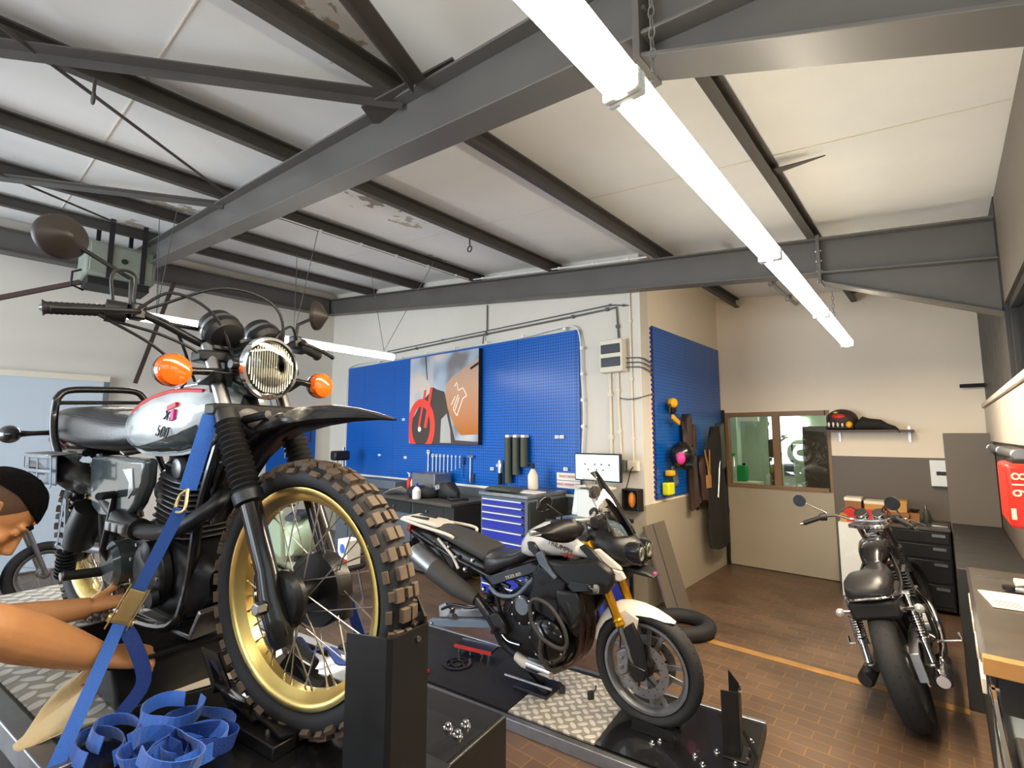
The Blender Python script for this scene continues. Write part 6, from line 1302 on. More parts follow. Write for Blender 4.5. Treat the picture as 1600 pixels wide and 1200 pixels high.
for s in (-1, 1):
    MB().tube([(1.38, s*.10, 1.10), (1.36, s*.11, 1.22)], .007, 8).build('screen_stay', 'steel', TG)
    # side cowls
    panel([(1.27, .985), (1.33, 1.0), (1.46, .915), (1.475, .895), (1.40, .90)], *sorted((s*.135, s*.165)), 'cowl_upper', 'tan_panel', TG, .006)
    panel([(1.30, .93), (1.40, .90), (1.475, .89), (1.50, .85), (1.46, .83), (1.36, .84), (1.31, .87)], *sorted((s*.14, s*.17)), 'cowl_wing', 'tan_panel', TG, .008)
    panel([(1.345, .92), (1.42, .895), (1.44, .865), (1.36, .87)], *sorted((s*.165, s*.1725)), 'cowl_opening', 'black_matt', TG, .002)
    panel([(1.24, 1.02), (1.29, 1.0), (1.40, .90), (1.36, .86), (1.28, .93), (1.20, 1.0)], *sorted((s*.15, s*.18)), 'cowl_trim', 'black_satin', TG, .01)
# tank
ttank = [(.70, .05, .87, .93, 2.2), (.74, .11, .86, 1.0, 2.5), (.80, .145, .86, 1.06, 2.6), (.88, .165, .87, 1.10, 2.6), (.97, .178, .89, 1.118, 2.6), (1.06, .182, .90, 1.115, 2.6), (1.14, .175, .91, 1.085, 2.5), (1.22, .155, .91, 1.03, 2.4), (1.30, .13, .90, .98, 2.2), (1.36, .09, .90, .94, 2.2)]
MB().body(ttank, 40).build('fuel_tank', 'white_paint', TG, ang=60)
MB().box(.98, 1.14, -.055, .055, 1.10, 1.128).build('tank_console', 'black_satin', TG, bev=.02); MB().cyl((1.05, 0, 1.12), (1.05, 0, 1.135), .04).build('fuel_cap', 'black_paint', TG)
def body_hw(T, x, z): return tank_hw(x, z, T)
x_, z_ = 1.075, .985
text('tank_lettering', 'TRIUMPH', .042, 'black_ink', TG, (x_, -(body_hw(ttank, x_, z_)+.004), z_), (math.radians(86), math.radians(16), math.radians(4)), .001, sx=1.0)
text('tank_lettering', 'Tiger', .046, 'red_plastic', TG, (x_+.035, -(body_hw(ttank, x_+.03, .945)+.004), .945), (math.radians(88), math.radians(16), math.radians(4)), .001, shear=.35)
for s in (-1, 1):
    panel([(.98, .895), (1.10, .90), (1.34, .945), (1.43, .89), (1.44, .82), (1.39, .755), (1.28, .73), (1.18, .735), (1.10, .775), (1.03, .83)], *sorted((s*.13, s*.205)), 'radiator_shroud', 'black_satin', TG, .022)
    panel([(.90, .92), (.945, .95), (.97, .90), (1.06, .80), (1.04, .78), (.93, .86)], *sorted((s*.165, s*.20)), 'knee_panel', 'bluegrey_plastic', TG, .008)
    panel([(.83, .99), (.88, .99), (.93, .93), (.90, .90), (.84, .94)], *sorted((s*.15, s*.185)), 'seat_corner', 'black_satin', TG, .008)
    panel([(1.16, .80), (1.28, .80), (1.31, .765), (1.18, .735), (1.14, .76)], *sorted((s*.205, s*.213)), 'side_vent', 'dark_alloy', TG, .003)
    turn_signal(TG, (1.30, s*.16, .79), (1.33, s*.245, .79), .026, (1, 0, 0), lens='lens_glass', ln=.05)
# seat: stepped rider and passenger parts
MB().body([(.44, .135, .70, .86, 3.2), (.47, .15, .70, .865, 3.4), (.56, .145, .735, .865, 3.0), (.66, .125, .78, .88, 2.8), (.76, .10, .83, .93, 2.6), (.82, .075, .86, .965, 2.4)], 32).build('rider_seat', 'seat_vinyl', TG, ang=60)
MB().body([(-.12, .07, .93, .985, 2.6), (-.06, .10, .91, .995, 3), (.10, .118, .87, .97, 3), (.28, .13, .82, .935, 3), (.42, .14, .78, .895, 3), (.455, .13, .79, .875, 3)], 32).build('passenger_seat', 'seat_grey', TG, ang=60)
MB().prism([(-.46, 1.0), (-.42, 1.03), (-.10, 1.01), (-.02, .985), (-.06, .965), (-.16, .985), (-.40, .99)], -.10, .10).build('luggage_rack', 'cream', TG, bev=.01)
b = MB()
for y in (-.05, .05): b.box(-.36, -.18, y-.012, y+.012, 1.006, 1.032)
b.build('rack_slot', 'black_matt', TG, smooth=False)
for s in (-1, 1):
    MB().tube(smoothpts([(-.42, s*.105, 1.01), (-.20, s*.135, .985), (.05, s*.165, .965), (.14, s*.165, .95), (.16, s*.14, .93)], 5), .012, 12).build('grab_handle', 'cream', TG)
    MB().tube([(-.30, s*.10, .93), (.10, s*.12, .80), (.50, s*.13, .70), (.66, s*.13, .66)], .014, 10).build('subframe_tube', 'black_satin', TG)
    MB().tube([(-.05, s*.12, .86), (.25, s*.14, .58), (.62, s*.15, .42)], .012, 10).build('footrest_hanger', 'black_satin', TG)
    MB().tube([(-.22, s*.11, .88), (.15, s*.14, .70), (.56, s*.13, .46)], .011, 10).build('pannier_frame', 'black_satin', TG)
    MB().tube([(.24, s*.17, .60), (.24, s*.25, .60)], .011, 10).build('passenger_peg', 'steel', TG)
    panel([(.48, .70), (.54, .655), (.90, .80), (.91, .84), (.84, .85), (.52, .72)], *sorted((s*.135, s*.165)), 'frame_panel', 'dark_alloy', TG, .008)
    MB().tube(smoothpts([(.50, s*.14, .64), (.57, s*.15, .60), (.72, s*.155, .62), (.83, s*.155, .72), (.92, s*.14, .82)], 5), .014, 12).build('trellis_tube', 'bluegrey_plastic', TG)
    MB().tube([(.56, s*.15, .60), (.62, s*.14, .38), (.58, s*.13, .27)], .016, 12).build('trellis_tube', 'black_satin', TG)
    MB().tube([(.72, s*.155, .62), (.66, s*.15, .50)], .014, 12).build('trellis_tube', 'black_satin', TG)
    MB().box(.02 if False else -.02, .10, min(s*.118, s*.128), max(s*.118, s*.128), .855, .89).build('tail_bolt_plate', 'black_satin', TG, smooth=False)
text('panel_lettering', 'TIGER 800', .030, 'cream', TG, (.71, -.1665, .748), (PI/2, math.radians(-21), 0), .0006)
MB().body([(-.34, .06, .86, .93, 3), (-.2, .10, .83, .94, 3), (.05, .12, .77, .90, 3), (.35, .12, .70, .82, 3), (.48, .10, .68, .76, 3)], 24).build('tail_body', 'black_satin', TG, ang=60)
MB().body([(-.42, .05, .90, .96, 2.6), (-.36, .07, .88, .97, 2.6)], 20).build('tail_light', 'tail_red', TG)
for s in (-1, 1): turn_signal(TG, (-.30, s*.08, .84), (-.32, s*.20, .83), .024, (-1, 0, 0), ln=.05)
MB().bar((-.33, 0, .86), (-.52, 0, .66), .14, .008).build('plate_holder', 'black_matt', TG)
# muffler with heat shield
m_ = MB().tube([(-.20, -.175, .80), (-.19, -.175, .795), (.06, -.18, .68), (.16, -.18, .64)], [.05, .072, .072, .05], 32).build('muffler', 'alloy', TG, ang=50)
MB().tube([(-.21, -.175, .804), (-.19, -.175, .795)], [.045, .06], 28).build('muffler_end', 'tan_panel', m_)
q = MB().tube([(.02, -.19, .70), (.25, -.19, .60), (.40, -.17, .545)], [.080, .068, .045], 28).build('heat_shield', 'seat_grey', m_, ang=60)
MB().tube(smoothpts([(.40, -.17, .545), (.52, -.15, .42), (.60, -.12, .28), (.70, -.10, .22)], 5), .028, 16).build('link_pipe', 'dark_alloy', TG)
MB().tube([(.70, -.10, .215), (.76, -.11, .20), (.97, -.11, .185)], [.035, .042, .042], 24).build('collector', 'tan_panel', TG); MB().cyl((.80, -.11, .198), (.97, -.11, .185), .046).build('collector_sleeve', 'chrome', TG)
for k, y in enumerate((-.10, 0, .10)): MB().tube(smoothpts([(1.02, y, .60), (1.14, y, .56), (1.17, y*.9, .44), (1.12, y*.8, .28), (.98, y*.6-.05, .19)], 6), .020, 14).build('exhaust_header', mat('header_%d' % k, S(84, 66, 60), .4, metal=.8, noise=.3) if k == 0 else 'header_0', TG)
# engine
MB().body([(.58, .10, .30, .56, 3), (.64, .16, .25, .62, 3.6), (.80, .175, .21, .60, 4), (.98, .17, .21, .56, 4), (1.06, .14, .25, .50, 3.4), (1.10, .08, .30, .42, 3)], 32).build('crankcase', 'engine_black', TG, ang=60)
MB().obox((.97, 0, .68), (.24, .36, .30), (0, math.radians(18), 0)).build('cylinder_block', 'engine_black', TG, bev=.02)
MB().obox((1.0, 0, .84), (.20, .34, .10), (0, math.radians(18), 0)).build('valve_cover', 'black_satin', TG, bev=.03)
MB().lathe((.80, -.165, .55), (0, -1, 0), [(0, .095), (.02, .093), (.03, .075), (.033, .0)], 36).build('generator_cover', 'black_paint', TG)
MB().lathe((.80, -.199, .575), (0, -1, 0), [(0, .05), (.003, .05)], 30).build('cover_badge', 'bluegrey_plastic', TG)
MB().lathe((.98, -.165, .40), (0, -1, 0), [(0, .13), (.025, .126), (.045, .10), (.05, 0)], 40).build('clutch_cover', 'black_paint', TG)
MB().lathe((.94, -.165, .76), (0, -1, 0), [(-.05, .085), (.0, .082), (.014, .06), (.016, 0)], 36).build('airbox_side', 'black_matt', TG)
for k in range(14):
    a = k*2*PI/14; c = ((.98+.118*math.cos(a), -.195, .40+.118*math.sin(a)) if k % 2 else (.80+.085*math.cos(a), -.19, .55+.085*math.sin(a))); MB().lathe(c, (0, -1, 0), [(0, .007), (.008, .007), (.009, 0)], 8).build('case_bolt', 'chrome', TG)
for s in (-1, 1):
    MB().tube(smoothpts([(.90, s*.245, .52), (.89, s*.245, .62), (.94, s*.245, .66), (1.04, s*.245, .63), (1.13, s*.24, .52), (1.14, s*.235, .42), (1.08, s*.24, .40), (.97, s*.245, .44), (.90, s*.245, .52)], 5), .0125, 12).build('crash_bar', 'seat_grey', TG)
    MB().tube(smoothpts([(.97, s*.245, .44), (.96, s*.24, .33), (1.0, s*.2, .24), (1.05, s*.12, .23)], 5), .0125, 12).build('crash_bar', 'seat_grey', TG)
MB().body([(1.10, .14, .44, .72, 4), (1.14, .15, .42, .74, 4), (1.17, .13, .45, .70, 4)], 24).build('radiator', 'black_matt', TG)
MB().tube(smoothpts([(1.08, -.16, .70), (1.14, -.19, .64), (1.16, -.18, .54)], 5), .018, 12).build('radiator_hose', 'black_matt', TG)
panel([(1.04, .72), (1.20, .74), (1.24, .62), (1.16, .50), (1.06, .56)], -.20, -.14, 'lower_fairing', 'black_satin', TG, .02); panel([(1.04, .72), (1.20, .74), (1.24, .62), (1.16, .50), (1.06, .56)], .14, .20, 'lower_fairing', 'black_satin', TG, .02)
# swingarm without wheel, caliper hanging, chain
for s in (-1, 1):
    MB().prism([(-.09, .285), (-.06, .31), (.30, .38), (.56, .42), (.58, .37), (.40, .335), (.05, .27), (-.08, .262)], *sorted((s*.10, s*.135))).build('swingarm', 'bluegrey_plastic' if s < 0 else 'alloy', TG, bev=.008)
MB().box(.36, .44, -.10, .10, .34, .39).build('swingarm_bridge', 'black_satin', TG, bev=.01)
c_ = MB().prism([(.02, .33), (.12, .35), (.14, .41), (.08, .45), (.01, .42)], -.13, -.07).build('rear_caliper', 'steel', TG, bev=.01)
MB().lathe((-.045, -.137, .285), (0, -1, 0), [(0, .014), (.012, .012), (.013, 0)], 6).build('axle_bolt', 'chrome', TG)
panel([(.52, .47), (.60, .50), (.66, .44), (.68, .38), (.62, .36), (.56, .42)], -.20, -.155, 'heel_guard', 'black_satin', TG, .008)
for s in (-1, 1): MB().tube([(.58, s*.15, .40), (.60, s*.25, .39)], .014, 12).build('footpeg', 'black_matt', TG)
MB().tube(smoothpts([(.62, -.17, .36), (.68, -.18, .33), (.78, -.19, .33)], 5), .008, 8).build('brake_pedal', 'steel', TG)
MB().tube(smoothpts([(.56, .12, .45), (.30, .12, .40), (.05, .12, .34), (.10, .12, .29), (.4, .12, .31), (.56, .11, .36)], 5), .007, 6).build('drive_chain', 'steel', TG)
MB().cyl((.38, 0, .42), (.50, 0, .70), .028).build('shock_absorber', 'black_satin', TG)
coil(MB(), (.40, 0, .46), (.48, 0, .66), .042, .007, 6).build('shock_spring', 'black_satin', TG)
for (x, y, z, r) in ((.36, -.15, .80, .014), (.12, -.13, .86, .011), (.20, -.14, .80, .012), (.46, -.15, .62, .012), (.30, -.16, .73, .016)): MB().lathe((x, y, z), (0, -1, 0), [(0, r*1.3), (.008, r*1.2), (.02, r), (.026, r*.4)], 14).build('frame_bolt', 'chrome', TG)
MB().tube(smoothpts([(.05, -.13, .40), (.18, -.15, .46), (.34, -.15, .47), (.44, -.14, .52)], 5), .010, 8).build('brake_hose', 'black_satin', TG)
MB().tube([(.12, -.12, .36), (.19, -.15, .38)], .022, 14).build('reservoir', 'steel', TG)
MB().tube([(.0, -.13, .905), (.16, -.145, .80), (.22, -.15, .72)], .010, 8).build('strap_loop', 'tan_panel', TG)
# ---- jack under the engine ----
t = TT('engine_jack', 'black scissor jack propping the white motorcycle under its engine', 'jack', .80, .0, .062)
MB().box(-.13, .13, -.11, .11, 0, .02).build('foot_plate', 'black_satin', t, bev=.003); MB().box(-.10, .10, -.09, .09, .125, .150).build('head_plate', 'black_satin', t, bev=.003)
for s in (-1, 1): MB().bar((-.11*s, s*.07, .02), (.08*s, s*.07, .13), .02, .03).build('scissor_arm', 'black_satin', t)
MB().tube([(-.2, -.1, .07), (.16, -.1, .07)], .009).build('screw', 'steel', t)

# ================= cruiser parked on the floor at the right =================
BK = thing('motorcycle', 'black cruiser with twin chrome rear shocks, parked at the right and seen from behind', 'motorcycle', (-.212, 3.984, 0))
LEAN = -.28; BH = 1.60
BK.rotation_euler = (Matrix.Rotation(BH, 3, 'Z') @ Matrix.Rotation(LEAN, 3, 'X')).to_euler(); BK.location = (-.200, 3.93, .014); BK.scale = (1.05, 1.05, 1.05)
BPIV = Vector((1.43, 0, .33)); BAX = Vector((-math.sin(math.radians(27)), 0, math.cos(math.radians(27))))
BM = Matrix.Translation(BPIV) @ Matrix.Rotation(-.35, 4, BAX) @ Matrix.Translation(-BPIV)
def bg(b): b.v = [tuple(BM @ Vector(p)) for p in b.v]; return b
BF = lambda p: tuple(BM @ Vector(p))
spoked_wheel(BK, 'rear_wheel', .33, .228, .066, .046, (0, 0, .33), 'alloy', False, 36, (.06, .06), road=True)
spoked_wheel(BK, 'front_wheel', .33, .245, .055, .040, BF((1.50, 0, .33)), 'alloy', False, 36, (.045, .06), tuple(BM.to_3x3().to_euler()), road=True)
for s in (-1, 1):
    bg(MB().tube([(1.50, s*.095, .33), (1.33, s*.095, .62)], .026, 16)).build('fork_leg', 'black_satin', BK)
    bg(boots(MB(), (1.34, s*.095, .61), (1.24, s*.095, .80), .034, .032, 11)).build('fork_gaiter', 'black_matt', BK, ang=80)
    bg(MB().tube([(1.25, s*.095, .78), (1.12, s*.095, .99)], .02, 16)).build('fork_tube', 'steel', BK)
    sh0, sh1 = Vector((.0, s*.155, .345)), Vector((.10, s*.150, .69))
    sh = MB().tube([sh0, sh0.lerp(sh1, .28)], .022, 18).build('shock_absorber', 'chrome', BK)
    MB().tube([sh0.lerp(sh1, .28), sh0.lerp(sh1, .34)], .036, 18).build('spring_seat', 'chrome', sh); coil(MB(), sh0.lerp(sh1, .33), sh0.lerp(sh1, .68), .030, .006, 9).build('shock_spring', 'chrome', sh)
    MB().tube([sh0.lerp(sh1, .33), sh0.lerp(sh1, .7)], .014, 12).build('damper_rod', 'black_satin', sh)
    MB().tube([sh0.lerp(sh1, .68), sh0.lerp(sh1, .72), sh0.lerp(sh1, .73), sh1], [.036, .036, .024, .022], 18).build('shock_cover', 'chrome', sh)
    MB().lathe(sh1, (0, s, 0), [(-.02, .02), (.02, .02), (.028, .012)], 14).build('shock_bolt', 'chrome', sh)
    MB().tube([(.50, s*.11, .36), (.20, s*.125, .345), (-.05, s*.12, .33)], .02, 12).build('swingarm', 'black_satin', BK)
    MB().tube(smoothpts([(1.1, s*.04, .85), (.7, s*.10, .74), (.35, s*.125, .70), (.05, s*.125, .70), (-.12, s*.10, .72)], 5), .015, 12).build('frame_tube', 'black_paint', BK)
    MB().tube([(.42, s*.18, .33), (.42, s*.30, .33)], .008, 8).build('footpeg_bar', 'chrome', BK); MB().tube([(.42, s*.30, .33), (.44, s*.30, .37)], .008, 8).build('footpeg_tip', 'chrome', BK)
    MB().tube(smoothpts([(1.02, s*.13, .52), (1.05, s*.17, .40), (.92, s*.18, .27), (.60, s*.18, .23), (.40, s*.17, .24)], 6), .021, 16).build('exhaust_header', 'chrome', BK)
    mm_ = MB().tube([(.40, s*.17, .24), (.32, s*.175, .25), (-.10, s*.18, .29), (-.14, s*.18, .292)], [.024, .042, .044, .03], 24).build('muffler', 'chrome' if s < 0 else 'black_satin', BK, ang=50)
    MB().lathe((.62, s*.14, .37), (0, s, 0), [(0, .10), (.025, .095), (.04, .06), (.042, 0)], 32).build('engine_cover', 'chrome', BK)
for s in (-1, 1):
    turn_signal(BK, (-.02, s*.10, .64), (-.03, s*.20, .64), .024, (-1, 0, 0), lens='bulb_glass', body='chrome', ln=.04)
MB().tube(smoothpts([(.52, -.085, .42), (.25, -.09, .43), (.0, -.09, .43), (-.09, -.09, .34), (.0, -.09, .235), (.3, -.09, .28), (.52, -.085, .32)], 6), .010, 6).build('drive_chain', 'dark_alloy', BK)
lk = MB()
for k in range(22): t_ = k/21; a = PI/2+PI*t_; lk.obox((.0+.1*math.cos(a), -.103, .333+.1*math.sin(a)), (.012, .006, .012))
lk.build('chain_pins', 'chrome', BK, smooth=False)
MB().lathe((0, -.095, .33), (0, 1, 0), [(0, .095), (.008, .095)], 44).build('rear_sprocket', 'steel', BK); MB().prism([(-.18, .30), (-.16, .44), (.1, .475), (.45, .44), (.45, .425), (.1, .455), (-.15, .42), (-.165, .30)], -.125, -.08).build('chain_guard', 'alloy', BK, bev=.003)
MB().cyl((0, -.16, .33), (0, .16, .33), .012).build('axle', 'steel', BK)
mudguard([(-.12, .70), (-.04, .712), (.08, .71), (.20, .685), (.32, .63)], [.085, .092, .092, .09, .085], [.02, .03, .035, .035, .03], 'rear_mudguard', 'black_paint', BK)
MB().body([(-.20, .07, .74, .80, 2.5), (-.17, .112, .72, .825, 3), (-.06, .122, .72, .85, 3), (.08, .118, .72, .85, 3), (.20, .095, .71, .82, 2.8), (.27, .085, .70, .80, 2.8)], 32).build('passenger_seat', 'seat_vinyl', BK, ang=60)
MB().body([(.22, .085, .70, .80, 3), (.28, .10, .69, .80, 3), (.42, .095, .69, .785, 3), (.52, .075, .70, .80, 2.8), (.58, .06, .72, .80, 2.4)], 32).build('rider_seat', 'seat_vinyl', BK, ang=60)
MB().box(-.17, .35, -.125, .125, .62, .72).build('under_seat_panel', 'black_matt', BK, bev=.02)
MB().tube(smoothpts([(-.05, -.125, .74), (-.20, -.10, .745), (-.225, 0, .75), (-.20, .10, .745), (-.05, .125, .74)], 5), .007, 8).build('seat_trim_rail', 'chrome', BK)
MB().body([(.54, .05, .78, .82, 2.4), (.60, .075, .765, .87, 2.6), (.72, .09, .765, .905, 2.6), (.90, .098, .78, .925, 2.5), (1.02, .085, .80, .915, 2.4), (1.10, .05, .83, .89, 2.2)], 36).build('fuel_tank', 'black_paint', BK, ang=60)
MB().lathe((.86, 0, .940), (0, 0, 1), [(0, .03), (.01, .03), (.014, .02), (.015, 0)], 20).build('fuel_cap', 'chrome', BK)
MB().body([(.48, .12, .25, .50, 3), (.56, .15, .22, .55, 3.5), (.85, .15, .21, .52, 4), (.98, .10, .25, .45, 3)], 28).build('crankcase', 'engine_black', BK)
b = MB()
for k in range(9): b.obox((.80, 0, .54+k*.02), (.22, .28, .006))
b.build('cooling_fins', 'alloy', BK, smooth=False); MB().box(.71, .89, -.12, .12, .50, .745).build('cylinder', 'engine_black', BK, bev=.01)
bg(MB().prism([(1.04, -.13), (1.16, -.13), (1.17, .13), (1.04, .13), (1.0, .04), (1.0, -.04)], .965, .995, 'z')).build('triple_clamp', 'chrome', BK, bev=.006)
bg(MB().tube(smoothpts([(.86, .385, 1.02), (.93, .28, 1.06), (1.04, .19, 1.06), (1.09, .09, 1.02), (1.09, -.09, 1.02), (1.04, -.19, 1.06), (.93, -.28, 1.06), (.86, -.36, 1.02)], 6), .0125, 14)).build('handlebar', 'chrome', BK)
for s in (-1, 1):
    bg(MB().tube([(.855, s*.38, 1.018), (.925, s*.27, 1.058)], .018, 16)).build('grip', 'black_matt', BK); bg(MB().tube([(.84, s*.40, 1.012), (.855, s*.38, 1.018)], .011, 12)).build('bar_end', 'chrome', BK)
    bg(MB().lathe((.94, s*.265, 1.06), (.4, -s*.9, 0), [(-.02, .02), (-.01, .03), (.03, .03), (.035, .02)], 16)).build('switch_housing', 'black_plastic', BK)
    bg(MB().tube(smoothpts([(.97, s*.25, 1.06), (1.0, s*.30, 1.05), (.93, s*.42, 1.02)], 5), .006, 8)).build('lever', 'chrome', BK)
    gg = bg(MB().lathe((1.15, s*.062, 1.06), (.6, 0, -.8), [(-.02, .045), (-.015, .048), (.03, .046), (.05, .03), (.052, 0)], 30)).build('gauge', 'chrome', BK); bg(MB().lathe((1.138, s*.062, 1.077), (-.6, 0, .8), [(0, .040), (.002, .039)], 28)).build('gauge_dial', 'black_ink', gg)
round_mirror(BK, BF((.99, .25, 1.07)), BF((1.0, .255, 1.085)), BF((.96, .43, 1.19)), .052, BM.to_3x3() @ Vector((-1, -.1, .0)), 'chrome', 'chrome', 'dark_alloy')
round_mirror(BK, BF((.99, -.25, 1.07)), BF((1.0, -.255, 1.085)), BF((.97, -.24, 1.17)), .052, BM.to_3x3() @ Vector((-1, .1, .0)), 'chrome', 'chrome', 'dark_alloy')
bg(MB().lathe((1.20, 0, .93), (1, 0, -.1), [(-.06, .03), (-.03, .07), (.03, .088), (.05, .09), (.06, .07), (.065, 0)], 32)).build('headlight', 'chrome', BK)
MB().tube([(.55, .14, .24), (.50, .30, .03)], .010, 8).build('side_stand', 'black_satin', BK)
for pts in ([(1.02, .2, 1.06), (1.12, .12, 1.12), (1.18, .04, 1.0)], [(1.02, -.2, 1.06), (1.12, -.12, 1.12), (1.18, -.04, 1.0)]): bg(MB().tube(smoothpts(pts, 6), .005, 7)).build('control_cable', 'black_plastic', BK)
# ================= the mechanic at the left edge =================
PN = thing('person', 'person with short black hair and bare forearms bending over the lift, reaching under the motorcycle', 'person', (-1.95, -.62, 0))
def PL(p): return Vector(p)-Vector((-1.95, -.62, 0))
hc = Vector((-2.0, .070, 1.535)); fwd = Vector((.10, .62, -.78)).normalized(); up = (Vector((0, .76, .62))-fwd*Vector((0, .76, .62)).dot(fwd)).normalized(); rt = fwd.cross(up).normalized()
HM = Matrix((rt, fwd, up)).transposed().to_4x4(); HM.translation = PL(hc)
def H(x, f, u): return HM @ Vector((x, f, u))
skin = MB()
def hball(c, r, n=18, m=12):
    b = MB().ball(c, r, n, m); skin.add(b.v, b.f, HM)
hball((0, -.012, .030), (.074, .098, .084), 26, 18); hball((0, .028, -.035), (.060, .066, .075)); hball((0, .062, -.092), (.028, .028, .024)); hball((0, .030, -.078), (.050, .055, .035))
for s in (-1, 1):
    hball((s*.030, .078, .022), (.024, .014, .010)); hball((s*.040, .062, -.028), (.022, .022, .022)); hball((s*.031, .079, .003), (.013, .011, .009)); hball((s*.012, .090, -.045), (.010, .012, .008))
    b = MB().tube([(s*.072, -.006, -.028), (s*.080, -.022, -.010), (s*.083, -.024, .014), (s*.080, -.010, .026), (s*.074, .002, .012)], [.006, .0065, .007, .0065, .005], 8); skin.add(b.v, b.f, HM); hball((s*.073, -.006, -.002), (.007, .014, .024))
b = MB().tube([(0, .082, .020), (0, .100, -.012), (0, .114, -.038), (0, .098, -.050)], [.009, .011, .014, .009], 12); skin.add(b.v, b.f, HM)
hball((0, .088, -.067), (.024, .012, .006)); hball((0, .087, -.076), (.021, .012, .007))
nk = PL((-1.955, -.20, 1.43))
skin.tube([H(0, -.045, -.01), H(0, -.05, -.07), nk], [.055, .055, .068], 20)
# shoulders, arms
def limb(pts, rs, n=18): skin.tube(smoothpts(pts, 5), [rs[min(i//5, len(rs)-1)]+(rs[min(i//5+1, len(rs)-1)]-rs[min(i//5, len(rs)-1)])*((i % 5)/5) for i in range(5*(len(pts)-1)+1)], n)
RS, RE, RWr = PL((-1.77, -.19, 1.41)), PL((-1.672, .060, 1.318)), PL((-1.730, .290, 1.160))
LS, LE, LW = PL((-2.14, -.23, 1.40)), PL((-2.02, .04, 1.23)), PL((-1.985, .30, 1.228))
limb([RS, RS.lerp(RE, .5), RE, RE.lerp(RWr, .35), RE.lerp(RWr, .7), RWr], [.064, .060, .053, .057, .047, .033])
limb([LS, LS.lerp(LE, .5), LE, LE.lerp(LW, .35), LE.lerp(LW, .7), LW], [.062, .055, .045, .047, .037, .029])
# torso, hips and legs
skin.body([(0, .001, 0, .001, 2)], 4) if False else None
tor = [((-1.95, -.74, .98), .150, .105), ((-1.95, -.66, 1.10), .145, .105), ((-1.95, -.54, 1.22), .155, .115), ((-1.95, -.40, 1.33), .175, .125), ((-1.95, -.29, 1.40), .175, .105), ((-1.95, -.22, 1.43), .09, .07)]
rg = []; tp = [PL(c) for c, _, _ in tor]
for i, (c, a, d_) in enumerate(tor):
    t_ = (tp[min(i+1, 5)]-tp[max(i-1, 0)]).normalized(); xx = Vector((1, 0, 0)); yy = t_.cross(xx)
    rg.append([tp[i]+xx*a*math.cos(q)+yy*d_*math.sin(q) for q in [2*PI*j/28 for j in range(28)]])
skin.rings(rg)
for s, fx in ((1, -1.84), (-1, -2.08)):
    hp = PL((-1.95+s*.09, -.74, .94)); kn = PL((fx+s*.01, -.58, .50)); an = PL((fx, -.70, .09))
    limb([hp, hp.lerp(kn, .5), kn, kn.lerp(an, .3), an], [.088, .078, .058, .060, .038])
    skin.ball(PL((fx, -.70, .06)), (.045, .06, .05), 14, 10); skin.tube([PL((fx, -.70, .05)), PL((fx+s*.015, -.56, .04))], [.045, .038], 14)
# hands: palm, four curled fingers, thumb
def hand(wr, dirn, palmn, side, curl=1.0):
    d_ = Vector(dirn).normalized(); n_ = Vector(palmn); n_ = (n_-d_*n_.dot(d_)).normalized(); sd = d_.cross(n_).normalized()*side
    P = lambda a, b, c: wr+d_*a+sd*b+n_*c
    pm = []
    for a, w_, h_ in ((-.01, .026, .020), (.03, .034, .019), (.07, .042, .017), (.095, .041, .014)): pm.append([P(a, w_*math.copysign(abs(math.cos(q))**.8, math.cos(q)), h_*math.copysign(abs(math.sin(q))**.8, math.sin(q))) for q in [2*PI*j/16 for j in range(16)]])
    skin.rings(pm)
    for k, (off, L) in enumerate(((.031, .84), (.0105, .95), (-.010, .90), (-.029, .74))):
        p = P(.088, off, .0); a = .25*curl; pts = [P(.07, off, 0), p]; 
        for seg, da in ((.046, .75*curl), (.028, 1.05*curl), (.022, .7*curl)):
            p = p+(d_*math.cos(a)+n_*math.sin(a))*seg*L+sd*(off*-.02); pts.append(p); a += da
        skin.tube(pts, [.0105, .0105, .0098, .0090, .0075], 12); skin.ball(pts[-1], .0076, 10, 8); skin.ball(pts[1]-n_*.003, .0115, 10, 8)
    pts = [P(.012, .024, .006), P(.045, .046, .020), P(.075, .047, .042), P(.098, .036, .052)]; skin.tube(smoothpts(pts, 3), [.015]*3+[.0125]*3+[.0105]*3+[.009], 12); skin.ball(pts[-1], .009, 10, 8)
    return P
PH = hand(RWr, (-.05, .90, -.25), (-.5, -.1, -.85), 1, 1.15)
PH2 = hand(LW, (-.05, .95, .02), (0, -.05, 1), -1, .8)
body = skin.build('body', 'skin', PN, ang=180)
r_ = body.modifiers.new('remesh', 'REMESH'); r_.mode = 'VOXEL'; r_.voxel_size = .0042; r_.use_smooth_shade = True
s_ = body.modifiers.new('smooth', 'SMOOTH'); s_.factor = .5; s_.iterations = 5
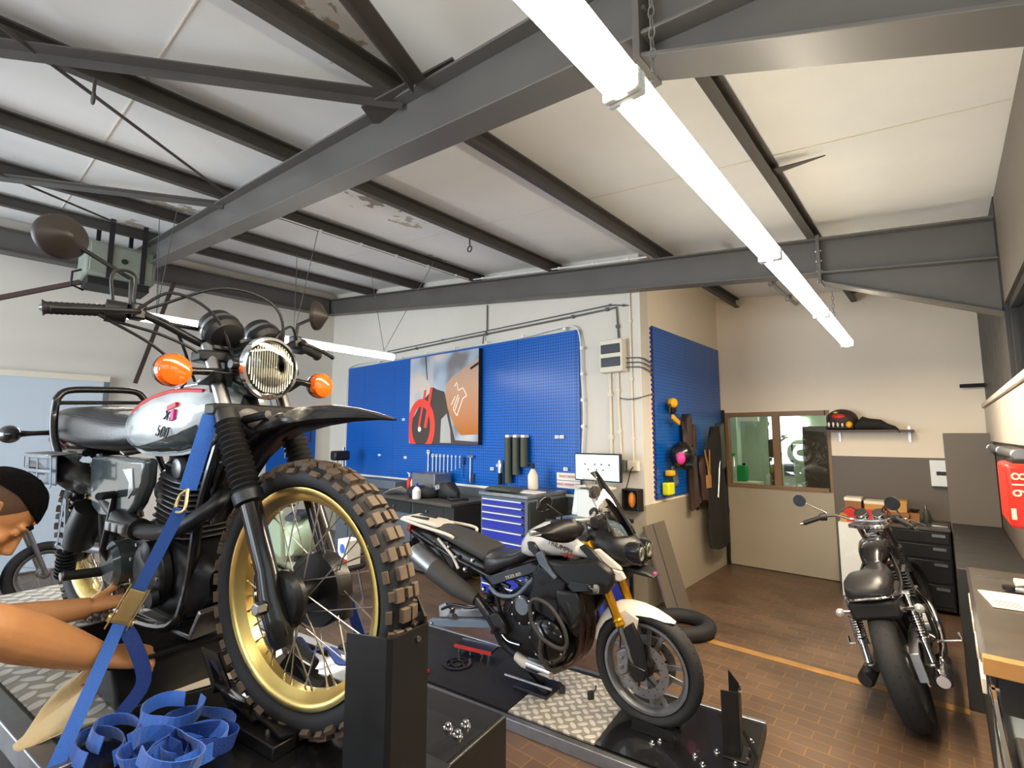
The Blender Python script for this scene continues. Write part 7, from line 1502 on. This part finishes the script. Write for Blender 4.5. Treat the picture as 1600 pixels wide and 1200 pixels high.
# hair: cap following the skull, cropped above the ears, shaved sides
hr = MB(); rg = []
for i in range(13):
    th = PI*i/12*.60; ring = []
    for j in range(36):
        ph = 2*PI*j/36; c, d_ = math.cos(ph), math.sin(ph); lim = .37+.08*max(0, d_)**2 + .10*max(0, -d_)
        t_ = th/(.60*PI)*lim*PI; bump = 1+.02*math.sin(9*ph+3*t_)+.015*math.sin(17*ph+t_*7)
        ring.append(H((.0785*math.sin(t_)*c)*bump, -.012+.1035*math.sin(t_)*d_*bump+.002, .032+.0905*math.cos(t_)*bump))
    rg.append(ring)
hr.rings(rg); hr.build('hair', 'hair', PN, ang=180)
fb_ = MB(); rg = []
for i in range(9):
    u = i/8; ring = []
    for j in range(36):
        ph = 2*PI*j/36; c, d_ = math.cos(ph), math.sin(ph)
        if True:
            z = .086-.098*u*(1 if d_ < .15 else max(0, 1-(d_-.15)*1.5)); k = math.sqrt(max(.2, 1-((z-.03)/.084)**2)); ring.append(H(.0752*c*k, -.012+.0990*d_*k, z))
    rg.append(ring)
fb_.rings(rg, cap=False); fb_.build('shaved_hair', mat('stubble', S(92, 66, 48), .7, noise=.35, nscale=120), PN, ang=180)
for s in (-1, 1):
    MB().tube([H(s*.016, .094, .028), H(s*.030, .093, .034), H(s*.048, .080, .028)], [.003, .0045, .002], 8).build('eyebrow', 'hair', PN); e = MB().ball((0, 0, 0), (.010, .005, .003), 14, 10); e.v = [tuple(H(s*.031+x, .0835+y, .000+z)) for x, y, z in e.v]; e.build('eye', 'paper', PN)
    q = MB().ball((0, 0, 0), (.004, .002, .003), 10, 8); q.v = [tuple(H(s*.031+x, .0875+y, -.001+z)) for x, y, z in q.v]; q.build('pupil', 'black_ink', PN)
# t-shirt and trousers
sh = MB(); rg = []
for i, (c, a, d_) in enumerate(tor[:5]):
    t_ = (tp[min(i+1, 5)]-tp[max(i-1, 0)]).normalized(); xx = Vector((1, 0, 0)); yy = t_.cross(xx)
    rg.append([tp[i]+xx*(a+.02)*math.cos(q)*(1+.02*math.sin(5*q+i))+yy*(d_+.02)*math.sin(q) for q in [2*PI*j/28 for j in range(28)]])
rg.append([tp[5]+Vector((.085*math.cos(q), 0, .0))+(tp[5]-tp[3]).normalized().cross(Vector((1, 0, 0)))*.075*math.sin(q) for q in [2*PI*j/28 for j in range(28)]])
sh.rings(rg)
for a_, b_ in ((RS, RE), (LS, LE)): sh.tube([a_.lerp(tp[4], .35), a_, a_.lerp(b_, .35), a_.lerp(b_, .62)], [.075, .082, .078, .076], 22)
o = sh.build('t_shirt', 'shirt', PN, ang=180); q = o.modifiers.new('remesh', 'REMESH'); q.mode = 'VOXEL'; q.voxel_size = .009; q.use_smooth_shade = True; q = o.modifiers.new('smooth', 'SMOOTH'); q.iterations = 6
tr = MB(); tr.rings([[PL((-1.95, -.74, .96))+Vector((.172*math.cos(q), .13*math.sin(q), 0)) for q in [2*PI*j/28 for j in range(28)]], [PL((-1.95, -.70, 1.04))+Vector((.168*math.cos(q), .128*math.sin(q), 0)) for q in [2*PI*j/28 for j in range(28)]]]); tr.ball(PL((-1.95, -.74, .92)), (.17, .13, .10), 24, 14)
for s, fx in ((1, -1.84), (-1, -2.08)):
    hp = PL((-1.95+s*.09, -.74, .92)); kn = PL((fx+s*.01, -.58, .50)); an = PL((fx, -.70, .09)); tr.tube(smoothpts([hp, hp.lerp(kn, .5), kn, kn.lerp(an, .5), an], 4), [.104]*4+[.095]*4+[.080]*4+[.074]*4+[.068], 22)
o = tr.build('trousers', 'trousers', PN, ang=180); q = o.modifiers.new('remesh', 'REMESH'); q.mode = 'VOXEL'; q.voxel_size = .010; q.use_smooth_shade = True; q = o.modifiers.new('smooth', 'SMOOTH'); q.iterations = 6
for s, fx in ((1, -1.84), (-1, -2.08)):
    MB().body([(-.11, .035, .0, .08, 2.6), (-.07, .045, .0, .11, 2.8), (.03, .05, .0, .10, 2.8), (.12, .052, .0, .065, 2.6), (.16, .035, .0, .045, 2.4)], 22).build('shoe', 'black_matt', PN).matrix_local = Matrix.Translation(PL((fx, -.65, 0))) @ Matrix.Rotation(PI/2-s*.12, 4, 'Z')

# rag hanging from the near hand
t = thing('cleaning_rag', 'beige cleaning rag with a red patch hanging from the hand over the lift edge', 'rag', (-1.75, .22, 1.0))
Lp = [(-1.755, .285, 1.135), (-1.80, .245, 1.09), (-1.80, .20, 1.055), (-1.79, .165, 1.022), (-1.74, .134, 1.0)]; Rp = [(-1.725, .30, 1.135), (-1.70, .295, 1.10), (-1.67, .27, 1.065), (-1.655, .235, 1.03), (-1.685, .175, 1.004)]
Ls, Rs = smoothpts(Lp, 5), smoothpts(Rp, 5); rows = []
for i in range(len(Ls)):
    u = i/(len(Ls)-1); row = []
    for j in range(13):
        v = j/12; p = Ls[i].lerp(Rs[i], v)+Vector((.012*math.sin(v*9+u*3), -.010*math.sin(v*7+u*5), .008*math.sin(v*8+u*6)*(1-u*.6))); row.append(p-Vector((-1.75, .22, 1.0)))
    rows.append(row)
b = MB()
for i in range(len(rows)-1):
    for j in range(12): b.add([rows[i][j], rows[i+1][j], rows[i+1][j+1], rows[i][j+1]], [(0, 1, 2, 3)])
b.build('cloth', 'rag', t, ang=180, solid=.002)
b = MB()
for i in range(1, 6):
    for j in range(2, 8): b.add([q+Vector((0, -.0015, .0022)) for q in (rows[i][j], rows[i+1][j], rows[i+1][j+1], rows[i][j+1])], [(0, 1, 2, 3)])
b.build('red_patch', 'rag_red', t, ang=180)

# ================= parked machines in the background =================
t = thing('parked_motorcycle', 'dark motorcycle parked far left against the grey sliding door', 'motorcycle', (-7.0, .0, 0), (0, 0, math.radians(100)))
spoked_wheel(t, 'front_wheel', .32, .23, .05, .035, (.68, 0, .32), 'alloy', False, 12, (.04, .06)); spoked_wheel(t, 'rear_wheel', .32, .23, .055, .04, (-.70, 0, .32), 'alloy', False, 12, (.04, .06))
MB().body([(-.05, .07, .66, .84, 2.5), (.12, .13, .64, .90, 2.6), (.32, .12, .66, .90, 2.6), (.45, .06, .70, .84, 2.4)], 24).build('fuel_tank', 'black_paint', t); MB().body([(-.60, .09, .72, .80, 2.8), (-.35, .12, .68, .80, 3), (-.05, .10, .66, .78, 2.8)], 20).build('seat', 'seat_vinyl', t); MB().body([(-.15, .12, .25, .5, 3), (.05, .15, .22, .62, 3.5), (.3, .10, .25, .5, 3)], 20).build('engine', 'engine_black', t)
for s in (-1, 1):
    MB().tube([(.68, s*.09, .32), (.46, s*.09, .92)], .022).build('fork_leg', 'steel', t); MB().tube([(.42, s*.05, .95), (.40, s*.2, 1.02), (.30, s*.36, .98)], .011).build('handlebar', 'black_satin', t); round_mirror(t, (.36, s*.22, 1.02), (.36, s*.24, 1.1), (.34, s*.34, 1.18), .05, (-1, 0, 0))
    turn_signal(t, (.5, s*.1, .88), (.5, s*.2, .88), .03, (1, 0, 0)); MB().tube([(-.70, s*.12, .34), (-.5, s*.13, .68)], .02).build('shock', 'black_satin', t)
MB().lathe((.52, 0, .90), (1, 0, 0), [(-.06, .03), (0, .085), (.04, .088), (.05, .06), (.055, 0)], 24).build('headlight', 'black_paint', t)
t = thing('green_scooter', 'pale green vintage scooter parked behind the gold front wheel, seen through the spokes', 'scooter', (-5.9, 2.7, 0), (0, 0, math.radians(-50)))
MB().body([(-.55, .10, .35, .62, 2.4), (-.40, .19, .28, .72, 2.5), (-.15, .20, .28, .74, 2.5), (.02, .12, .32, .66, 2.4), (.08, .08, .34, .55, 2.4)], 28).build('rear_body', 'scooter_green', t, ang=60) if mat('scooter_green', S(176, 196, 168), .3, coat=.5) else None
MB().body([(.05, .14, .22, .27, 3), (.45, .15, .22, .27, 3)], 20).build('floorboard', 'scooter_green', t); MB().prism([(.42, .24), (.50, .24), (.62, .92), (.55, .95)], -.17, .17).build('leg_shield', 'scooter_green', t, bev=.03)
MB().body([(.55, .07, .88, 1.0, 2.4), (.66, .09, .87, 1.02, 2.4), (.74, .07, .89, 1.0, 2.4)], 20).build('headset', 'scooter_green', t); MB().lathe((.73, 0, .945), (1, 0, 0), [(0, .055), (.012, .05), (.02, 0)], 24).build('headlight', 'chrome', t)
MB().tube([(.60, -.30, 1.0), (.62, 0, .98), (.60, .30, 1.0)], .013).build('handlebar', 'black_satin', t); MB().body([(-.45, .10, .72, .80, 2.8), (-.25, .13, .72, .83, 3), (.0, .10, .72, .80, 2.8)], 20).build('seat', 'seat_vinyl', t)
for x in (-.35, .68):
    w_ = MB().lathe((x, 0, .22), (0, 1, 0), [(.045*math.sin(a), .175+.045*math.cos(a)) for a in [2*PI*i/16 for i in range(16)]], 36, closed=True).build('wheel', 'rubber', t); MB().lathe((x, 0, .22), (0, 1, 0), [(-.03, .02), (-.03, .13), (.03, .13), (.03, .02)], 28, closed=True).build('rim', 'alloy', w_)
MB().body([(.50, .07, .20, .42, 2.4), (.66, .08, .20, .48, 2.4), (.84, .06, .22, .40, 2.4)], 20).build('front_mudguard', 'scooter_green', t)
t = thing('tape_box', 'small white and blue carton with a red stripe standing on a stool', 'box', (-4.95, 2.9, .36)); MB().box(-.10, .10, -.08, .08, 0, .26).build('box', 'paper', t, bev=.003); MB().box(-.10, .10, -.083, -.08, .0, .07).build('red_stripe', 'red_plastic', t, smooth=False); MB().lathe((0, -.081, .17), (0, -1, 0), [(0, .05), (.002, .05)], 20).build('blue_dot', 'blue_strap', t)
t = thing('shop_stool', 'low dark stool carrying a white and blue carton', 'stool', (-4.95, 2.9, 0)); MB().lathe((0, 0, .32), (0, 0, 1), [(0, .17), (.01, .18), (.035, .18), (.04, .16)], 28).build('seat', 'black_matt', t)
for k in range(4): a = PI/4+k*PI/2; MB().tube([(.10*math.cos(a), .10*math.sin(a), .32), (.17*math.cos(a), .17*math.sin(a), 0)], .012, 8).build('leg', 'steel', t)
bottle(-5.15, 3.95, .931, .055, .20, 'white_gloss', 'blue_metal', 'white round can with a blue base on the workbench front edge', 'can')
